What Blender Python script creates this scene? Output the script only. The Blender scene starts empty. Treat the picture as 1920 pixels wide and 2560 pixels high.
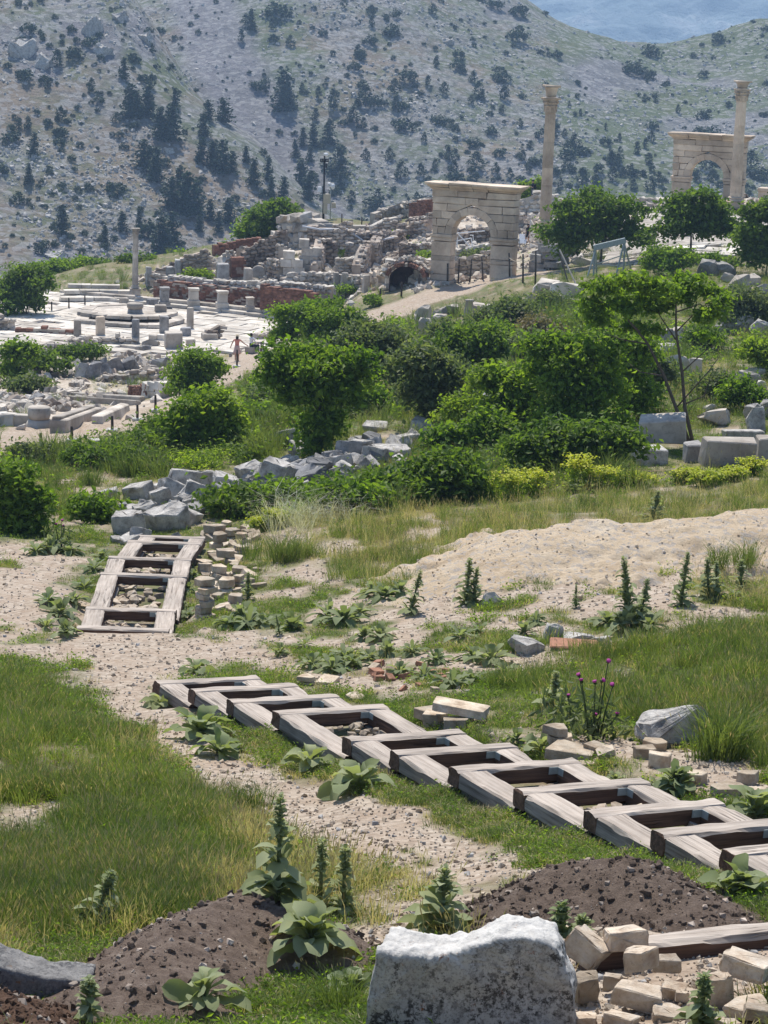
import bpy, bmesh, math, random
import numpy as np
from mathutils import Vector, Matrix, Euler, Quaternion

random.seed(7)
RNG = np.random.default_rng(11)
S = bpy.context.scene
C = S.collection
R = math.radians

# ------------------------------------------------------------------ camera
TH, ROLL, FPX = 0.2234, 0.033, 5500.0          # pitch down, roll, focal length in pixels of a 1920x2560 frame
cam_d = bpy.data.cameras.new('camera')
cam_d.sensor_fit = 'VERTICAL'
cam_d.sensor_height = 36.0
cam_d.sensor_width = 27.0
cam_d.lens = FPX / 2560.0 * 36.0
cam_d.clip_start = 0.5
cam_d.clip_end = 9000.0
cam = bpy.data.objects.new('camera', cam_d)
cam.matrix_world = Matrix.Rotation(math.pi/2 - TH, 4, 'X') @ Matrix.Rotation(ROLL, 4, 'Z')
C.objects.link(cam)
S.camera = cam

# ------------------------------------------------------------------ sky, sun, exposure
SUN_EL, SUN_AZ = R(60), R(-12)                 # azimuth measured from +Y (view direction) towards +X
to_sun = Vector((math.sin(SUN_AZ)*math.cos(SUN_EL), math.cos(SUN_AZ)*math.cos(SUN_EL), math.sin(SUN_EL)))
world = bpy.data.worlds.new('World')
S.world = world
world.use_nodes = True
wn = world.node_tree
wn.nodes.clear()
sky = wn.nodes.new('ShaderNodeTexSky')
sky.sky_type = 'NISHITA'
sky.sun_disc = False
sky.sun_elevation = SUN_EL
sky.sun_rotation = SUN_AZ
sky.altitude = 1500
sky.dust_density = 1.0
bg = wn.nodes.new('ShaderNodeBackground')
bg.inputs['Strength'].default_value = 0.135
wo = wn.nodes.new('ShaderNodeOutputWorld')
wn.links.new(sky.outputs[0], bg.inputs[0])
wn.links.new(bg.outputs[0], wo.inputs[0])
sun_d = bpy.data.lights.new('sun', 'SUN')
sun_d.energy = 4.6
sun_d.angle = R(0.53)
sun_d.color = (1.0, 0.95, 0.87)
sun = bpy.data.objects.new('sun', sun_d)
sun.rotation_euler = to_sun.to_track_quat('Z', 'Y').to_euler()
C.objects.link(sun)
S.view_settings.view_transform = 'Standard'
S.view_settings.look = 'None'
S.view_settings.gamma = 1.0
S.view_settings.use_curve_mapping = False
S.view_settings.exposure = 0.45
S.render.engine = 'CYCLES'
S.cycles.max_bounces = 5
S.cycles.diffuse_bounces = 4
S.cycles.glossy_bounces = 1
S.cycles.transmission_bounces = 3
S.cycles.transparent_max_bounces = 4
S.cycles.volume_bounces = 0
S.cycles.use_denoising = True

# ------------------------------------------------------------------ picture <-> place
CT, ST, CR, SR = math.cos(TH), math.sin(TH), math.cos(ROLL), math.sin(ROLL)

def ray(px, py):
    """s = X/Y and e = Z/Y of the view ray through a pixel (arrays allowed)."""
    dx, dy = np.asarray(px, float) - 960.0, np.asarray(py, float) - 1280.0
    u = dx*CR + dy*SR
    v = -dx*SR + dy*CR
    up = -v/FPX
    yy = CT + up*ST
    return (u/FPX)/yy, (-ST + up*CT)/yy

def proj(X, Y, Z):
    fw = Y*CT - Z*ST
    up = Y*ST + Z*CT
    u, v = FPX*X/fw, -FPX*up/fw
    return 960 + u*CR - v*SR, 1280 + u*SR + v*CR

def W(px, py, Y):
    s, e = ray(px, py)
    return Vector((float(s)*Y, Y, float(e)*Y))

# ------------------------------------------------------------------ noise
def _h(ix, iy, seed):
    n = (ix.astype(np.int64)*374761393 + iy.astype(np.int64)*668265263 + seed*974634541) & 0x7fffffff
    n = ((n ^ (n >> 13))*1274126177) & 0x7fffffff
    n = (n ^ (n >> 16)) & 0x7fffffff
    return n/float(0x7fffffff)

def vn(x, y, seed=0):
    x, y = np.asarray(x, float), np.asarray(y, float)
    ix, iy = np.floor(x), np.floor(y)
    fx, fy = x-ix, y-iy
    fx, fy = fx*fx*(3-2*fx), fy*fy*(3-2*fy)
    a, b = _h(ix, iy, seed), _h(ix+1, iy, seed)
    c, d = _h(ix, iy+1, seed), _h(ix+1, iy+1, seed)
    return (a*(1-fx)+b*fx)*(1-fy) + (c*(1-fx)+d*fx)*fy

def fbm(x, y, seed=0, octs=4):
    t, a, n = 0.0, 0.5, 0.0
    for k in range(octs):
        t = t + a*vn(x*2**k, y*2**k, seed+k*17)
        n += a
        a *= .5
    return t/n                                   # 0..1

def sstep(a, b, x):
    t = np.clip((x-a)/(b-a), 0, 1)
    return t*t*(3-2*t)

# ------------------------------------------------------------------ object helpers
def mesh_from(name, v, f, mats=(), smooth=False, mi=None):
    me = bpy.data.meshes.new(name)
    v = np.asarray(v, np.float32)
    if isinstance(f, np.ndarray):
        n, k = f.shape
        me.vertices.add(len(v))
        me.vertices.foreach_set('co', v.ravel())
        me.loops.add(n*k)
        me.loops.foreach_set('vertex_index', f.astype(np.int32).ravel())
        me.polygons.add(n)
        me.polygons.foreach_set('loop_start', np.arange(0, n*k, k, dtype=np.int32))
        me.polygons.foreach_set('loop_total', np.full(n, k, np.int32))
        me.update(calc_edges=True)
    else:
        me.from_pydata([tuple(map(float, p)) for p in v], [], f)
    for m in mats:
        me.materials.append(m)
    if mi is not None:
        me.polygons.foreach_set('material_index', np.asarray(mi, np.int32))
    me.polygons.foreach_set('use_smooth', np.full(len(me.polygons), bool(smooth)))
    me.update()
    return me

def fattr(me, name, vals, domain='POINT'):
    a = me.attributes.new(name, 'FLOAT', domain)
    a.data.foreach_set('value', np.asarray(vals, np.float32))

def link(name, me, loc=(0, 0, 0), rot=(0, 0, 0), scale=(1, 1, 1), parent=None):
    o = bpy.data.objects.new(name, me)
    o.location = loc
    o.rotation_euler = rot
    o.scale = scale if hasattr(scale, '__len__') else (scale,)*3
    if parent is not None:
        o.parent = parent
    C.objects.link(o)
    return o

def tag(o, label=None, cat=None, group=None, kind=None):
    if label: o['label'] = label
    if cat: o['category'] = cat
    if group: o['group'] = group
    if kind: o['kind'] = kind
    return o

def thing(name, label, cat, loc=(0, 0, 0), rz=0.0, group=None):
    o = bpy.data.objects.new(name, None)
    o.empty_display_size = .3
    o.location = loc
    o.rotation_euler = (0, 0, rz)
    C.objects.link(o)
    return tag(o, label, cat, group, 'thing')

def dup_tree(root, loc, rz=None, scale=None, label=None, group=None, rot=None):
    r = root.copy()
    C.objects.link(r)
    r.location = loc
    if rz is not None: r.rotation_euler = (0, 0, rz)
    if rot is not None: r.rotation_euler = rot
    if scale is not None: r.scale = (scale,)*3 if not hasattr(scale, '__len__') else scale
    if label: r['label'] = label
    if group: r['group'] = group
    for ch in list(root.children):
        c = ch.copy(); C.objects.link(c); c.parent = r
        for g in list(ch.children):
            d = g.copy(); C.objects.link(d); d.parent = c
    return r

# ------------------------------------------------------------------ materials
def nodes_of(name):
    m = bpy.data.materials.new(name)
    m.use_nodes = True
    nt = m.node_tree
    b = nt.nodes['Principled BSDF']
    b.inputs['Roughness'].default_value = .9
    b.inputs['Specular IOR Level'].default_value = .25
    return m, nt, b

def N(nt, typ, **kw):
    n = nt.nodes.new(typ)
    for k, v in kw.items():
        if k in n.inputs: n.inputs[k].default_value = v
        else: setattr(n, k, v)
    return n

def noise(nt, vec, scale, detail=4, rough=.6):
    n = N(nt, 'ShaderNodeTexNoise')
    n.inputs['Scale'].default_value = scale
    n.inputs['Detail'].default_value = detail
    n.inputs['Roughness'].default_value = rough
    if vec is not None: nt.links.new(vec, n.inputs['Vector'])
    return n.outputs['Fac']

def ramp(nt, fac, stops):
    n = N(nt, 'ShaderNodeValToRGB')
    cr = n.color_ramp
    while len(cr.elements) < len(stops): cr.elements.new(.5)
    for e, (p, c) in zip(cr.elements, stops):
        e.position = p
        e.color = (c[0], c[1], c[2], 1) if hasattr(c, '__len__') else (c, c, c, 1)
    nt.links.new(fac, n.inputs[0])
    return n.outputs[0]

def mix(nt, fac, a, b, mode='MIX'):
    n = N(nt, 'ShaderNodeMix', data_type='RGBA', blend_type=mode)
    for sock, v in ((n.inputs[0], fac), (n.inputs[6], a), (n.inputs[7], b)):
        if isinstance(v, (int, float)): sock.default_value = v
        elif isinstance(v, tuple): sock.default_value = (*v, 1)
        else: nt.links.new(v, sock)
    return n.outputs[2]

def math_n(nt, op, a, b=None):
    n = N(nt, 'ShaderNodeMath', operation=op)
    for k, v in enumerate((a, b)):
        if v is None: continue
        if isinstance(v, (int, float)): n.inputs[k].default_value = v
        else: nt.links.new(v, n.inputs[k])
    return n.outputs[0]

def bump(nt, b, h, strength=.5, dist=.02):
    n = N(nt, 'ShaderNodeBump')
    n.inputs['Strength'].default_value = strength
    n.inputs['Distance'].default_value = dist
    nt.links.new(h, n.inputs['Height'])
    nt.links.new(n.outputs[0], b.inputs['Normal'])

def pos(nt):
    return N(nt, 'ShaderNodeNewGeometry').outputs['Position']

def attr(nt, name):
    n = N(nt, 'ShaderNodeAttribute')
    n.attribute_name = name
    return n.outputs['Fac']

def rnd(nt):
    return N(nt, 'ShaderNodeObjectInfo').outputs['Random']

def stone_mat(name, light, mid, dark, scale=3.0, spots=.35, spot_col=(.05, .048, .045), var=.35, lichen=None, bstr=.6, bdist=.03):
    m, nt, b = nodes_of(name)
    P = pos(nt)
    c = ramp(nt, noise(nt, P, scale, 5, .65), [(.3, dark), (.5, mid), (.68, light)])
    r = ramp(nt, rnd(nt), [(0, 1-var), (1, 1.0+var*.25)])
    c = mix(nt, 1.0, c, r, 'MULTIPLY')
    if spots:
        sp = ramp(nt, noise(nt, P, scale*5.5, 4, .75), [(.56, 0.0), (.66, spots)])
        c = mix(nt, sp, c, spot_col)
    if lichen:
        lf = ramp(nt, noise(nt, P, scale*2.2, 5, .7), [(.66, 0.0), (.73, .75)])
        c = mix(nt, lf, c, lichen)
    nt.links.new(c, b.inputs['Base Color'])
    st = ramp(nt, noise(nt, P, scale*.45, 4, .6), [(.36, .72), (.6, 1.08)])
    c = mix(nt, 1.0, c, st, 'MULTIPLY')
    nt.links.new(c, b.inputs['Base Color'])
    bump(nt, b, noise(nt, P, scale*4, 6, .7), bstr, bdist)
    return m

LIME = stone_mat('pale_limestone', (.62, .56, .48), (.52, .46, .39), (.34, .29, .24), 1.2, .3)
WHITE = stone_mat('white_marble_limestone', (.74, .69, .61), (.64, .58, .5), (.46, .4, .33), .9, .18, var=.25)
TAN = stone_mat('tan_ashlar', (.71, .595, .465), (.63, .51, .39), (.48, .37, .275), .8, .25, (.14, .115, .095), .3)
GREYST = stone_mat('grey_limestone', (.56, .54, .51), (.43, .41, .39), (.2, .195, .19), 1.6, .5)
DARKST = stone_mat('dark_grey_stone', (.42, .41, .40), (.27, .265, .265), (.12, .12, .125), 1.6, .55)
OCHRE = stone_mat('ochre_flat_stone', (.68, .585, .46), (.55, .445, .325), (.33, .235, .155), 5, .25, (.1, .07, .05), .4)
CREAM = stone_mat('cream_rubble', (.66, .58, .48), (.56, .46, .35), (.36, .26, .18), 6, .3, (.14, .09, .06), .35)
BRICK = stone_mat('red_brick', (.34, .175, .12), (.255, .125, .085), (.16, .08, .055), 3, .25, (.32, .26, .21), .45)
BRICKP = stone_mat('pale_brick', (.50, .28, .19), (.38, .19, .12), (.24, .11, .07), 9, .25, (.3, .24, .2), .4)
RUBMIX = stone_mat('mixed_rubble', (.60, .53, .45), (.47, .39, .32), (.28, .2, .15), .7, .3, (.16, .1, .07), .55)
HEROW = stone_mat('lichened_white_rock', (.74, .73, .71), (.66, .65, .63), (.42, .42, .42), 4, .0, var=.0)
GREYB = stone_mat('speckled_grey_boulder', (.60, .57, .525), (.47, .44, .40), (.23, .213, .195), 5, .5, (.045, .045, .05), .05, (.32, .16, .06), 1.0, .03)

def plain(name, col, rough=.7, metal=0.0):
    m, nt, b = nodes_of(name)
    P = pos(nt)
    c = ramp(nt, noise(nt, P, 14, 3), [(.3, tuple(x*.8 for x in col)), (.7, tuple(min(1, x*1.12) for x in col))])
    nt.links.new(c, b.inputs['Base Color'])
    b.inputs['Roughness'].default_value = rough
    b.inputs['Metallic'].default_value = metal
    return m

def leaf_mat(name, cols, trans=.35, use_rnd=False, rough=.6):
    m, nt, b = nodes_of(name)
    f = attr(nt, 'tint') if not use_rnd else rnd(nt)
    c = ramp(nt, f, [(i/(len(cols)-1), k) for i, k in enumerate(cols)])
    P = pos(nt)
    c = mix(nt, 1.0, c, ramp(nt, noise(nt, P, .55, 4), [(.3, (.64, .76, .62)), (.5, (1, 1, 1)), (.7, (1.2, 1.15, 1.02))]), 'MULTIPLY')
    nt.links.new(c, b.inputs['Base Color'])
    b.inputs['Roughness'].default_value = rough
    b.inputs['Specular IOR Level'].default_value = .3
    t = N(nt, 'ShaderNodeBsdfTranslucent')
    nt.links.new(mix(nt, 1.0, c, (1.25, 1.3, .6), 'MULTIPLY'), t.inputs[0])
    ms = N(nt, 'ShaderNodeMixShader')
    ms.inputs[0].default_value = trans
    nt.links.new(b.outputs[0], ms.inputs[1])
    nt.links.new(t.outputs[0], ms.inputs[2])
    nt.links.new(ms.outputs[0], nt.nodes['Material Output'].inputs[0])
    return m

LEAF_FRESH = leaf_mat('fresh_leaf', [(.075, .125, .018), (.155, .24, .03), (.27, .37, .05)], .55)
LEAF_YELLOW = leaf_mat('yellow_green_leaf', [(.11, .17, .02), (.21, .295, .035), (.32, .41, .06)], .55)
LEAF_DEEP = leaf_mat('deep_leaf', [(.055, .095, .018), (.115, .18, .03), (.20, .28, .045)], .52)
LEAF_OLIVE = leaf_mat('olive_leaf', [(.075, .105, .045), (.14, .175, .08), (.22, .25, .13)], .5)
LEAF_CON = leaf_mat('conifer_leaf', [(.014, .03, .016), (.026, .05, .024), (.045, .075, .034)], .15)
LEAF_JUN = leaf_mat('juniper_leaf', [(.018, .034, .016), (.032, .056, .024), (.055, .082, .034)], .12)
LEAF_BROWN = leaf_mat('dry_leaf', [(.16, .13, .07), (.24, .2, .11), (.32, .27, .15)], .3)
MULL = leaf_mat('woolly_leaf', [(.16, .19, .095), (.25, .285, .15), (.38, .41, .26)], .42, rough=.9)
SPURGE = leaf_mat('spurge_flower', [(.30, .36, .04), (.46, .48, .05), (.56, .55, .08)], .4)
THFLOWER = plain('purple_flower', (.32, .03, .2))
BARK = plain('grey_brown_bark', (.11, .085, .065), .9)
BARKDRY = plain('dry_twig_bark', (.2, .165, .13), .9)
STEEL = plain('galvanised_steel', (.30, .34, .33), .5)
DARKMETAL = plain('dark_painted_metal', (.025, .025, .028), .5)
RUST = plain('rusty_post', (.06, .045, .035), .8)
WOODPOST = plain('weathered_post_wood', (.09, .075, .062), .9)
PVC = plain('white_pipe', (.6, .6, .62), .5)
BEIGEBOX = plain('beige_cabinet', (.5, .44, .33), .6)
WHITEP = plain('white_painted_metal', (.75, .76, .78), .5)
CONC = plain('concrete', (.5, .48, .44), .9)

# ================================================================== THE GROUND
CTRL = [  # pixel x, pixel y, distance
 (0,2560,13.2),(500,2560,13.2),(960,2560,13.0),(1400,2560,12.8),(1920,2560,12.6),
 (-300,2350,15.6),(0,2380,15.4),(560,2400,15.2),(1000,2400,15),(1500,2400,14.3),(1920,2400,14.0),(2200,2400,13.8),
 (0,2150,18.5),(500,2150,18.4),(1000,2200,17.6),(1300,2150,18.0),(1700,2200,16.6),(1920,2230,16.2),
 (0,1900,23.5),(400,1900,23.6),(800,2000,21.8),(1150,2080,19.8),
 (0,1720,28.5),(380,1740,28.6),(600,1820,25.6),(900,1930,22.6),(1450,2100,18.9),
 (700,1720,29.0),(900,1790,26.6),(1200,1860,23.8),(1500,1930,21.9),(1750,2000,20.6),(1920,2050,19.8),(2200,2050,19.6),
 (-300,1570,34.0),(100,1570,34.5),(430,1590,34.2),(700,1600,33.6),(1000,1650,31.0),(1300,1700,28.6),(1600,1800,25.6),(1850,1780,25.6),(2200,1780,25.4),
 (1700,1600,30.5),(1300,1560,32.6),(1750,1500,34.0),(1000,1490,36.5),(2200,1500,34.0),
 (-300,1450,40),(100,1450,40),(500,1460,40.5),(150,1340,48.5),(480,1350,48.5),(700,1400,43),(800,1300,48.5),(1100,1330,44.5),(1500,1300,45.5),(1850,1280,46.5),(2200,1270,46.5),
 (60,1200,62),(400,1230,58),(700,1200,59),(1000,1220,55),(1300,1220,54),(1600,1200,54),(1900,1180,55),(2200,1170,56),
 (-300,1130,75),(100,1130,75),(400,1120,71),(700,1100,70),(1000,1100,66),(1300,1130,61),(1700,1140,60),(2200,1120,62),
 (60,1050,89),(300,1020,98),(560,1040,84),(700,1000,84),(960,1000,80),(1300,1020,75),(1700,1000,75),(2200,980,78),
 (60,960,118),(350,965,117),(560,930,126),(700,900,108),(960,900,102),(1300,900,94),(1700,900,91),(2200,880,95),
 (30,890,136),(300,900,135),(620,880,142),(850,820,132),(960,790,138),(1150,800,124),(1400,800,112),(1700,800,109),(2200,780,115),
 (1150,720,147),(1300,700,139),(1500,700,131),(1750,690,131),(1750,640,142),(2200,640,145),
 (1090,705,150),(1250,690,150),(1370,655,158),(1500,640,156),(1650,580,164),(1850,570,166),(2200,560,170),
 (900,740,152),(820,765,156),(1000,690,161),(740,690,168),(560,690,172),(880,680,168),(650,640,184),(720,575,196),(810,545,201),(1000,545,199),
 (1000,620,180),(1100,505,197),(1200,640,167),(1200,600,175),(1300,600,176),(1330,500,193),(1450,500,194),(1700,505,195),(1900,505,195),(2200,500,197),
 (100,695,184),(-300,720,186),(300,650,196),(420,640,200),(560,610,204),
]
WCTRL = [(-3, 0, -1.7), (3, 0, -1.7), (0, 4, -3.2), (-4, 8, -5.0), (4, 8, -4.8)]
for sx in (-.3, -.2, -.1, 0, .1, .2, .3):
    WCTRL += [(sx*235, 235, -33), (sx*290, 290, -56)]
_c = np.array(CTRL, float)
_s, _e = ray(_c[:, 0], _c[:, 1])
_w = np.array(WCTRL, float)
_wy = np.maximum(_w[:, 1], 2.0)
KS = np.concatenate([_s, _w[:, 0]/_wy*np.minimum(1, _wy/8)])
KT = np.concatenate([np.log(_c[:, 2]), np.log(_wy)])
KE = np.concatenate([_e, _w[:, 2]/_wy])

class RBF:
    def __init__(self, s, t, e, ks=4.0, kt=1.0, smooth=1e-4):
        self.p = np.stack([s*ks, t*kt], 1); self.ks, self.kt = ks, kt
        n = len(s)
        A = self.kern(self.p) + np.eye(n)*smooth
        P = np.concatenate([np.ones((n, 1)), self.p], 1)
        M = np.block([[A, P], [P.T, np.zeros((3, 3))]])
        self.w = np.linalg.solve(M, np.concatenate([e, np.zeros(3)]))
    def kern(self, q):
        r2 = ((q[:, None, :]-self.p[None])**2).sum(-1)
        return .5*r2*np.log(r2+1e-12)
    def __call__(self, s, t):
        sh = np.shape(s)
        q = np.stack([np.ravel(s)*self.ks, np.ravel(t)*self.kt], 1)
        out = np.empty(len(q))
        for i in range(0, len(q), 40000):
            k = q[i:i+40000]
            out[i:i+40000] = self.kern(k) @ self.w[:-3] + self.w[-3] + k @ self.w[-2:]
        return out.reshape(sh)

NS, NT = 660, 600
SG = np.linspace(-.52, .52, NS)
TG = np.linspace(math.log(2.0), math.log(290.0), NT)
S2, T2 = np.meshgrid(SG, TG)
# the smooth surface is solved on a coarser net and interpolated
_cs, _ct = np.linspace(-.52, .52, 176), np.linspace(TG[0], TG[-1], 208)
_a, _b = np.meshgrid(_cs, _ct)
_E = RBF(KS, KT, KE)(np.clip(_a, -.3, .3), _b)
def _bil(T, gs, gt, s, t):
    fi = np.clip((s-gs[0])/(gs[1]-gs[0]), 0, len(gs)-1.001)
    fj = np.clip((t-gt[0])/(gt[1]-gt[0]), 0, len(gt)-1.001)
    i, j = fi.astype(int), fj.astype(int)
    a, b = fi-i, fj-j
    return (T[j, i]*(1-a)+T[j, i+1]*a)*(1-b) + (T[j+1, i]*(1-a)+T[j+1, i+1]*a)*b
GY = np.exp(T2)
GX = S2*GY
GZ = _bil(_E, _cs, _ct, S2, T2)*GY
AGZ = -21.85                                     # level of the square
_p = [(-120,880),(150,866),(420,884),(640,868),(700,850),(770,800),(700,786),(400,748),(150,728),(-60,745),(-140,800)]
AGORA = []
for px, py in _p:
    s_, e_ = ray(px, py); y_ = AGZ/float(e_)
    AGORA.append((float(s_)*y_, y_))

def seg_dist(X, Y, a, b):
    ax, ay = a; bx, by = b
    dx, dy = bx-ax, by-ay
    t = np.clip(((X-ax)*dx+(Y-ay)*dy)/(dx*dx+dy*dy+1e-9), 0, 1)
    return np.hypot(X-ax-t*dx, Y-ay-t*dy), t

def inside(X, Y, poly):
    r = np.zeros(np.shape(X), bool)
    n = len(poly)
    for i in range(n):
        x1, y1 = poly[i]; x2, y2 = poly[(i+1) % n]
        c = ((y1 > Y) != (y2 > Y)) & (X < (x2-x1)*(Y-y1)/(y2-y1+1e-12)+x1)
        r ^= c
    return r

def poly_sd(X, Y, poly):
    d = np.full(np.shape(X), 1e9)
    for i in range(len(poly)):
        d = np.minimum(d, seg_dist(X, Y, poly[i], poly[(i+1) % len(poly)])[0])
    return np.where(inside(X, Y, poly), -d, d)

_near = (GY > 120) & (GY < 200)
_sd = np.full(GX.shape, 50.0)
_sd[_near] = poly_sd(GX[_near], GY[_near], AGORA)
_k = 1-sstep(-.5, 5.0, _sd)
bumps = ((fbm(GX/2.2, GY/2.2, 3)-.5)*.22 + (fbm(GX/.45, GY/.45, 9, 3)-.5)*.07)*np.clip(GY/30, .6, 2.2)
GZ = GZ + bumps
GZ = GZ*(1-_k) + (AGZ-.22)*_k

# ---- the two timber stairs are set out first, so that the ground can carry them
PHI = .5126
E1 = Vector((math.cos(PHI), math.sin(PHI), -.0745)); E2 = Vector((math.sin(PHI), -math.cos(PHI), 0)); BH, BW, BL = .186, .2155, 1.5
STAIR1 = []
for (px, py) in [(384.1,1699.2),(471.5,1718.2),(566.5,1745.9),(680.5,1774.3),(857.8,1839.5),(975.4,1874.1),(1122.5,1913.7),(1284.8,1966.8),(1460.7,2021.3),(1629.5,2071.6),(1804,2119),(1985,2168)]:
    s_, e_ = ray(px, py)
    y_ = 22.747/(1+1.77*float(s_))
    STAIR1.append((Vector((float(s_)*y_, y_, float(e_)*y_)), BL))
F1 = Vector((1, .012, -.004)); F2 = Vector((.012, -1, 0))
STAIR2 = [(W(px, py, y), w) for px, py, y, w in [(351,1335,45.4,1.38),(320,1349,44.0,1.5),(273,1388,42.0,1.62),(253,1429,40.0,1.62),(217,1514,36.9,1.56),(196,1562,34.9,1.5)]]
for ST_, e1, e2 in ((STAIR1, E1, E2), (STAIR2, F1, F2)):
    for i in range(len(ST_)):
        P, L = ST_[i]
        d = (ST_[min(i+1, len(ST_)-1)][0]-P) if i+1 < len(ST_) else (P-ST_[i-1][0])
        ln = abs(d.x*e2.x+d.y*e2.y) if i+1 < len(ST_) else .25
        lx = (GX-P.x)*e1.x+(GY-P.y)*e1.y
        ly = (GX-P.x)*e2.x+(GY-P.y)*e2.y
        rim = np.maximum(np.maximum(-lx-.05, lx-L-.05), np.maximum(-ly, ly-ln))
        k = 1-sstep(.0, .55, rim)
        tgt = P.z+lx*e1.z-.27
        GZ = np.where(k > 0, np.minimum(GZ, tgt)*k+GZ*(1-k) if False else (tgt*k+GZ*(1-k)), GZ)

def G(x, y):
    y = np.maximum(y, 2.01)
    return _bil(GZ, SG, TG, np.asarray(x)/y, np.log(y))

def hit(px, py, y0=9.0):
    """the first point of the ground on the view ray through each pixel"""
    px, py = np.atleast_1d(np.asarray(px, float)), np.atleast_1d(np.asarray(py, float))
    s, e = ray(px, py)
    ts = np.linspace(math.log(y0), TG[-1], 700)
    out = np.full((len(px), 3), np.nan)
    for i in range(0, len(px), 4000):
        ss, ee = s[i:i+4000, None], e[i:i+4000, None]
        yy = np.exp(ts)[None]
        f = ee*yy - _bil(GZ, SG, TG, np.broadcast_to(ss, (len(ss), 700)), np.broadcast_to(ts[None], (len(ss), 700)))
        below = f < 0
        k = np.argmax(below, 1)
        ok = below.any(1) & (k > 0)
        k = np.maximum(k, 1)
        r = np.arange(len(k))
        f0, f1 = f[r, k-1], f[r, k]
        w = f0/(f0-f1+1e-12)
        y = np.exp(ts[k-1]*(1-w)+ts[k]*w)
        o = np.stack([s[i:i+4000]*y, y, e[i:i+4000]*y], 1)
        o[~ok] = np.nan
        out[i:i+4000] = o
    return out

def H(px, py):
    p = hit(px, py)[0]
    if np.isnan(p[0]):
        p = np.array(W(px, py, 190.0))
    return Vector(p)

# ---- where gravel, bare soil and dry grass lie (strips of real width along real lines)
def strip(pts, widths, X, Y):
    """0..1 field of a winding strip through ground points given by pixel"""
    q = [H(*p) for p in pts]
    f = np.zeros(X.shape)
    for i in range(len(q)-1):
        d, t = seg_dist(X, Y, (q[i].x, q[i].y), (q[i+1].x, q[i+1].y))
        w = widths[i]*(1-t)+widths[i+1]*t
        f = np.maximum(f, 1-d/w)
    return f

NF = fbm(GX/1.1, GY/1.1, 21) - .5
NF2 = fbm(GX/.35, GY/.35, 31, 3) - .5
PATH_LINES = [
 ([(-200,1430),(60,1460),(230,1560),(420,1630),(560,1640)], [1.3,1.2,1.4,1.6,1.2]),
 ([(330,1620),(330,1740),(500,1890),(760,2000),(980,2090),(1220,2170)], [1.1,.62,.6,.8,1.0,.8]),
 ([(420,1625),(640,1650),(820,1690),(1000,1720)], [1.2,.9,.6,.4]),
 ([(-200,1400),(60,1400),(200,1400)], [.9,1.1,.5]),
 ([(1380,2620),(1600,2480),(1920,2400),(2150,2380)], [1.2,1.1,1.3,1.3]),
 ([(1100,1500),(1400,1480),(1700,1440),(1950,1400)], [.7,1.0,.8,.9]),
 ([(1050,1640),(1300,1640),(1550,1590)], [.6,.6,.4]),
 ([(760,1380),(900,1370)], [.6,.5]),
 ([(1850,1960),(1700,1900),(1500,1850)], [.8,.8,.5]),
]
FAR_LINES = [
 ([(-150,1165),(100,1125),(250,1075),(400,1020),(520,965),(600,925),(660,880),(760,830)], [2.0,2.0,2.0,2.1,2.2,2.4,2.6,2.4]),
 ([(760,850),(900,805),(1000,770),(1100,735),(1250,695),(1390,680),(1500,665)], [2.2,2.6,3.0,3.3,3.0,2.2,1.5]),
 ([(40,1100),(150,1090),(330,1020)], [2.4,3.4,3.0]),
]
gravel = np.zeros(GX.shape)
for pts, wd in PATH_LINES:
    gravel = np.maximum(gravel, strip(pts, wd, GX, GY)*1.15)
far = np.zeros(GX.shape)
for pts, wd in FAR_LINES:
    far = np.maximum(far, strip(pts, wd, GX, GY)*2.0)
BN = fbm(GX/.9, GY/.9, 121, 4)
def zone(poly, cover, soft=1.0):
    q = [H(*p) for p in poly]
    ins = 1-sstep(-soft*.6, soft*.4, poly_sd(GX, GY, [(v.x, v.y) for v in q]))
    return ins*sstep(.66-cover*.42-.06, .66-cover*.42+.06, BN)
BARE = np.zeros(GX.shape)
for poly, cover in (([(-150,1365),(210,1350),(200,1560),(460,1600),(780,1585),(400,1730),(560,1870),(900,2030),(1260,2170),(1150,2260),(760,2140),(560,2020),(400,1900),(220,1750),(100,1660),(-150,1630)], .66),
                    ([(480,1590),(740,1380),(1000,1500),(1400,1470),(1950,1430),(1950,1560),(1500,1630),(1250,1730),(1000,1750),(640,1690)], .40),
                    ([(390,1735),(480,1800),(620,1860),(900,1990),(1200,2110),(1420,2170),(1260,2190),(900,2045),(560,1885)], .5),
                    ([(1150,1830),(1950,1880),(1950,2070),(1700,2000),(1400,1900)], .55),
                    ([(620,1310),(900,1290),(1250,1280),(1000,1430),(700,1400)], .22),
                    ([(60,1200),(250,1180),(280,1330),(60,1340)], .3),
                    ([(900,2230),(1250,2200),(1950,2330),(1950,2640),(900,2640)], .7)):
    BARE = np.maximum(BARE, zone(poly, cover))
gr_near = np.maximum(sstep(.10, .6, gravel + NF*1.5 + NF2*1.1), BARE*sstep(.25, .5, .5+NF2+BARE*.3))
gr_far = sstep(.1, .5, far + NF*.6)
GRAVEL = np.maximum(gr_near, gr_far)
PX, PY = proj(GX, GY, GZ)
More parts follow.
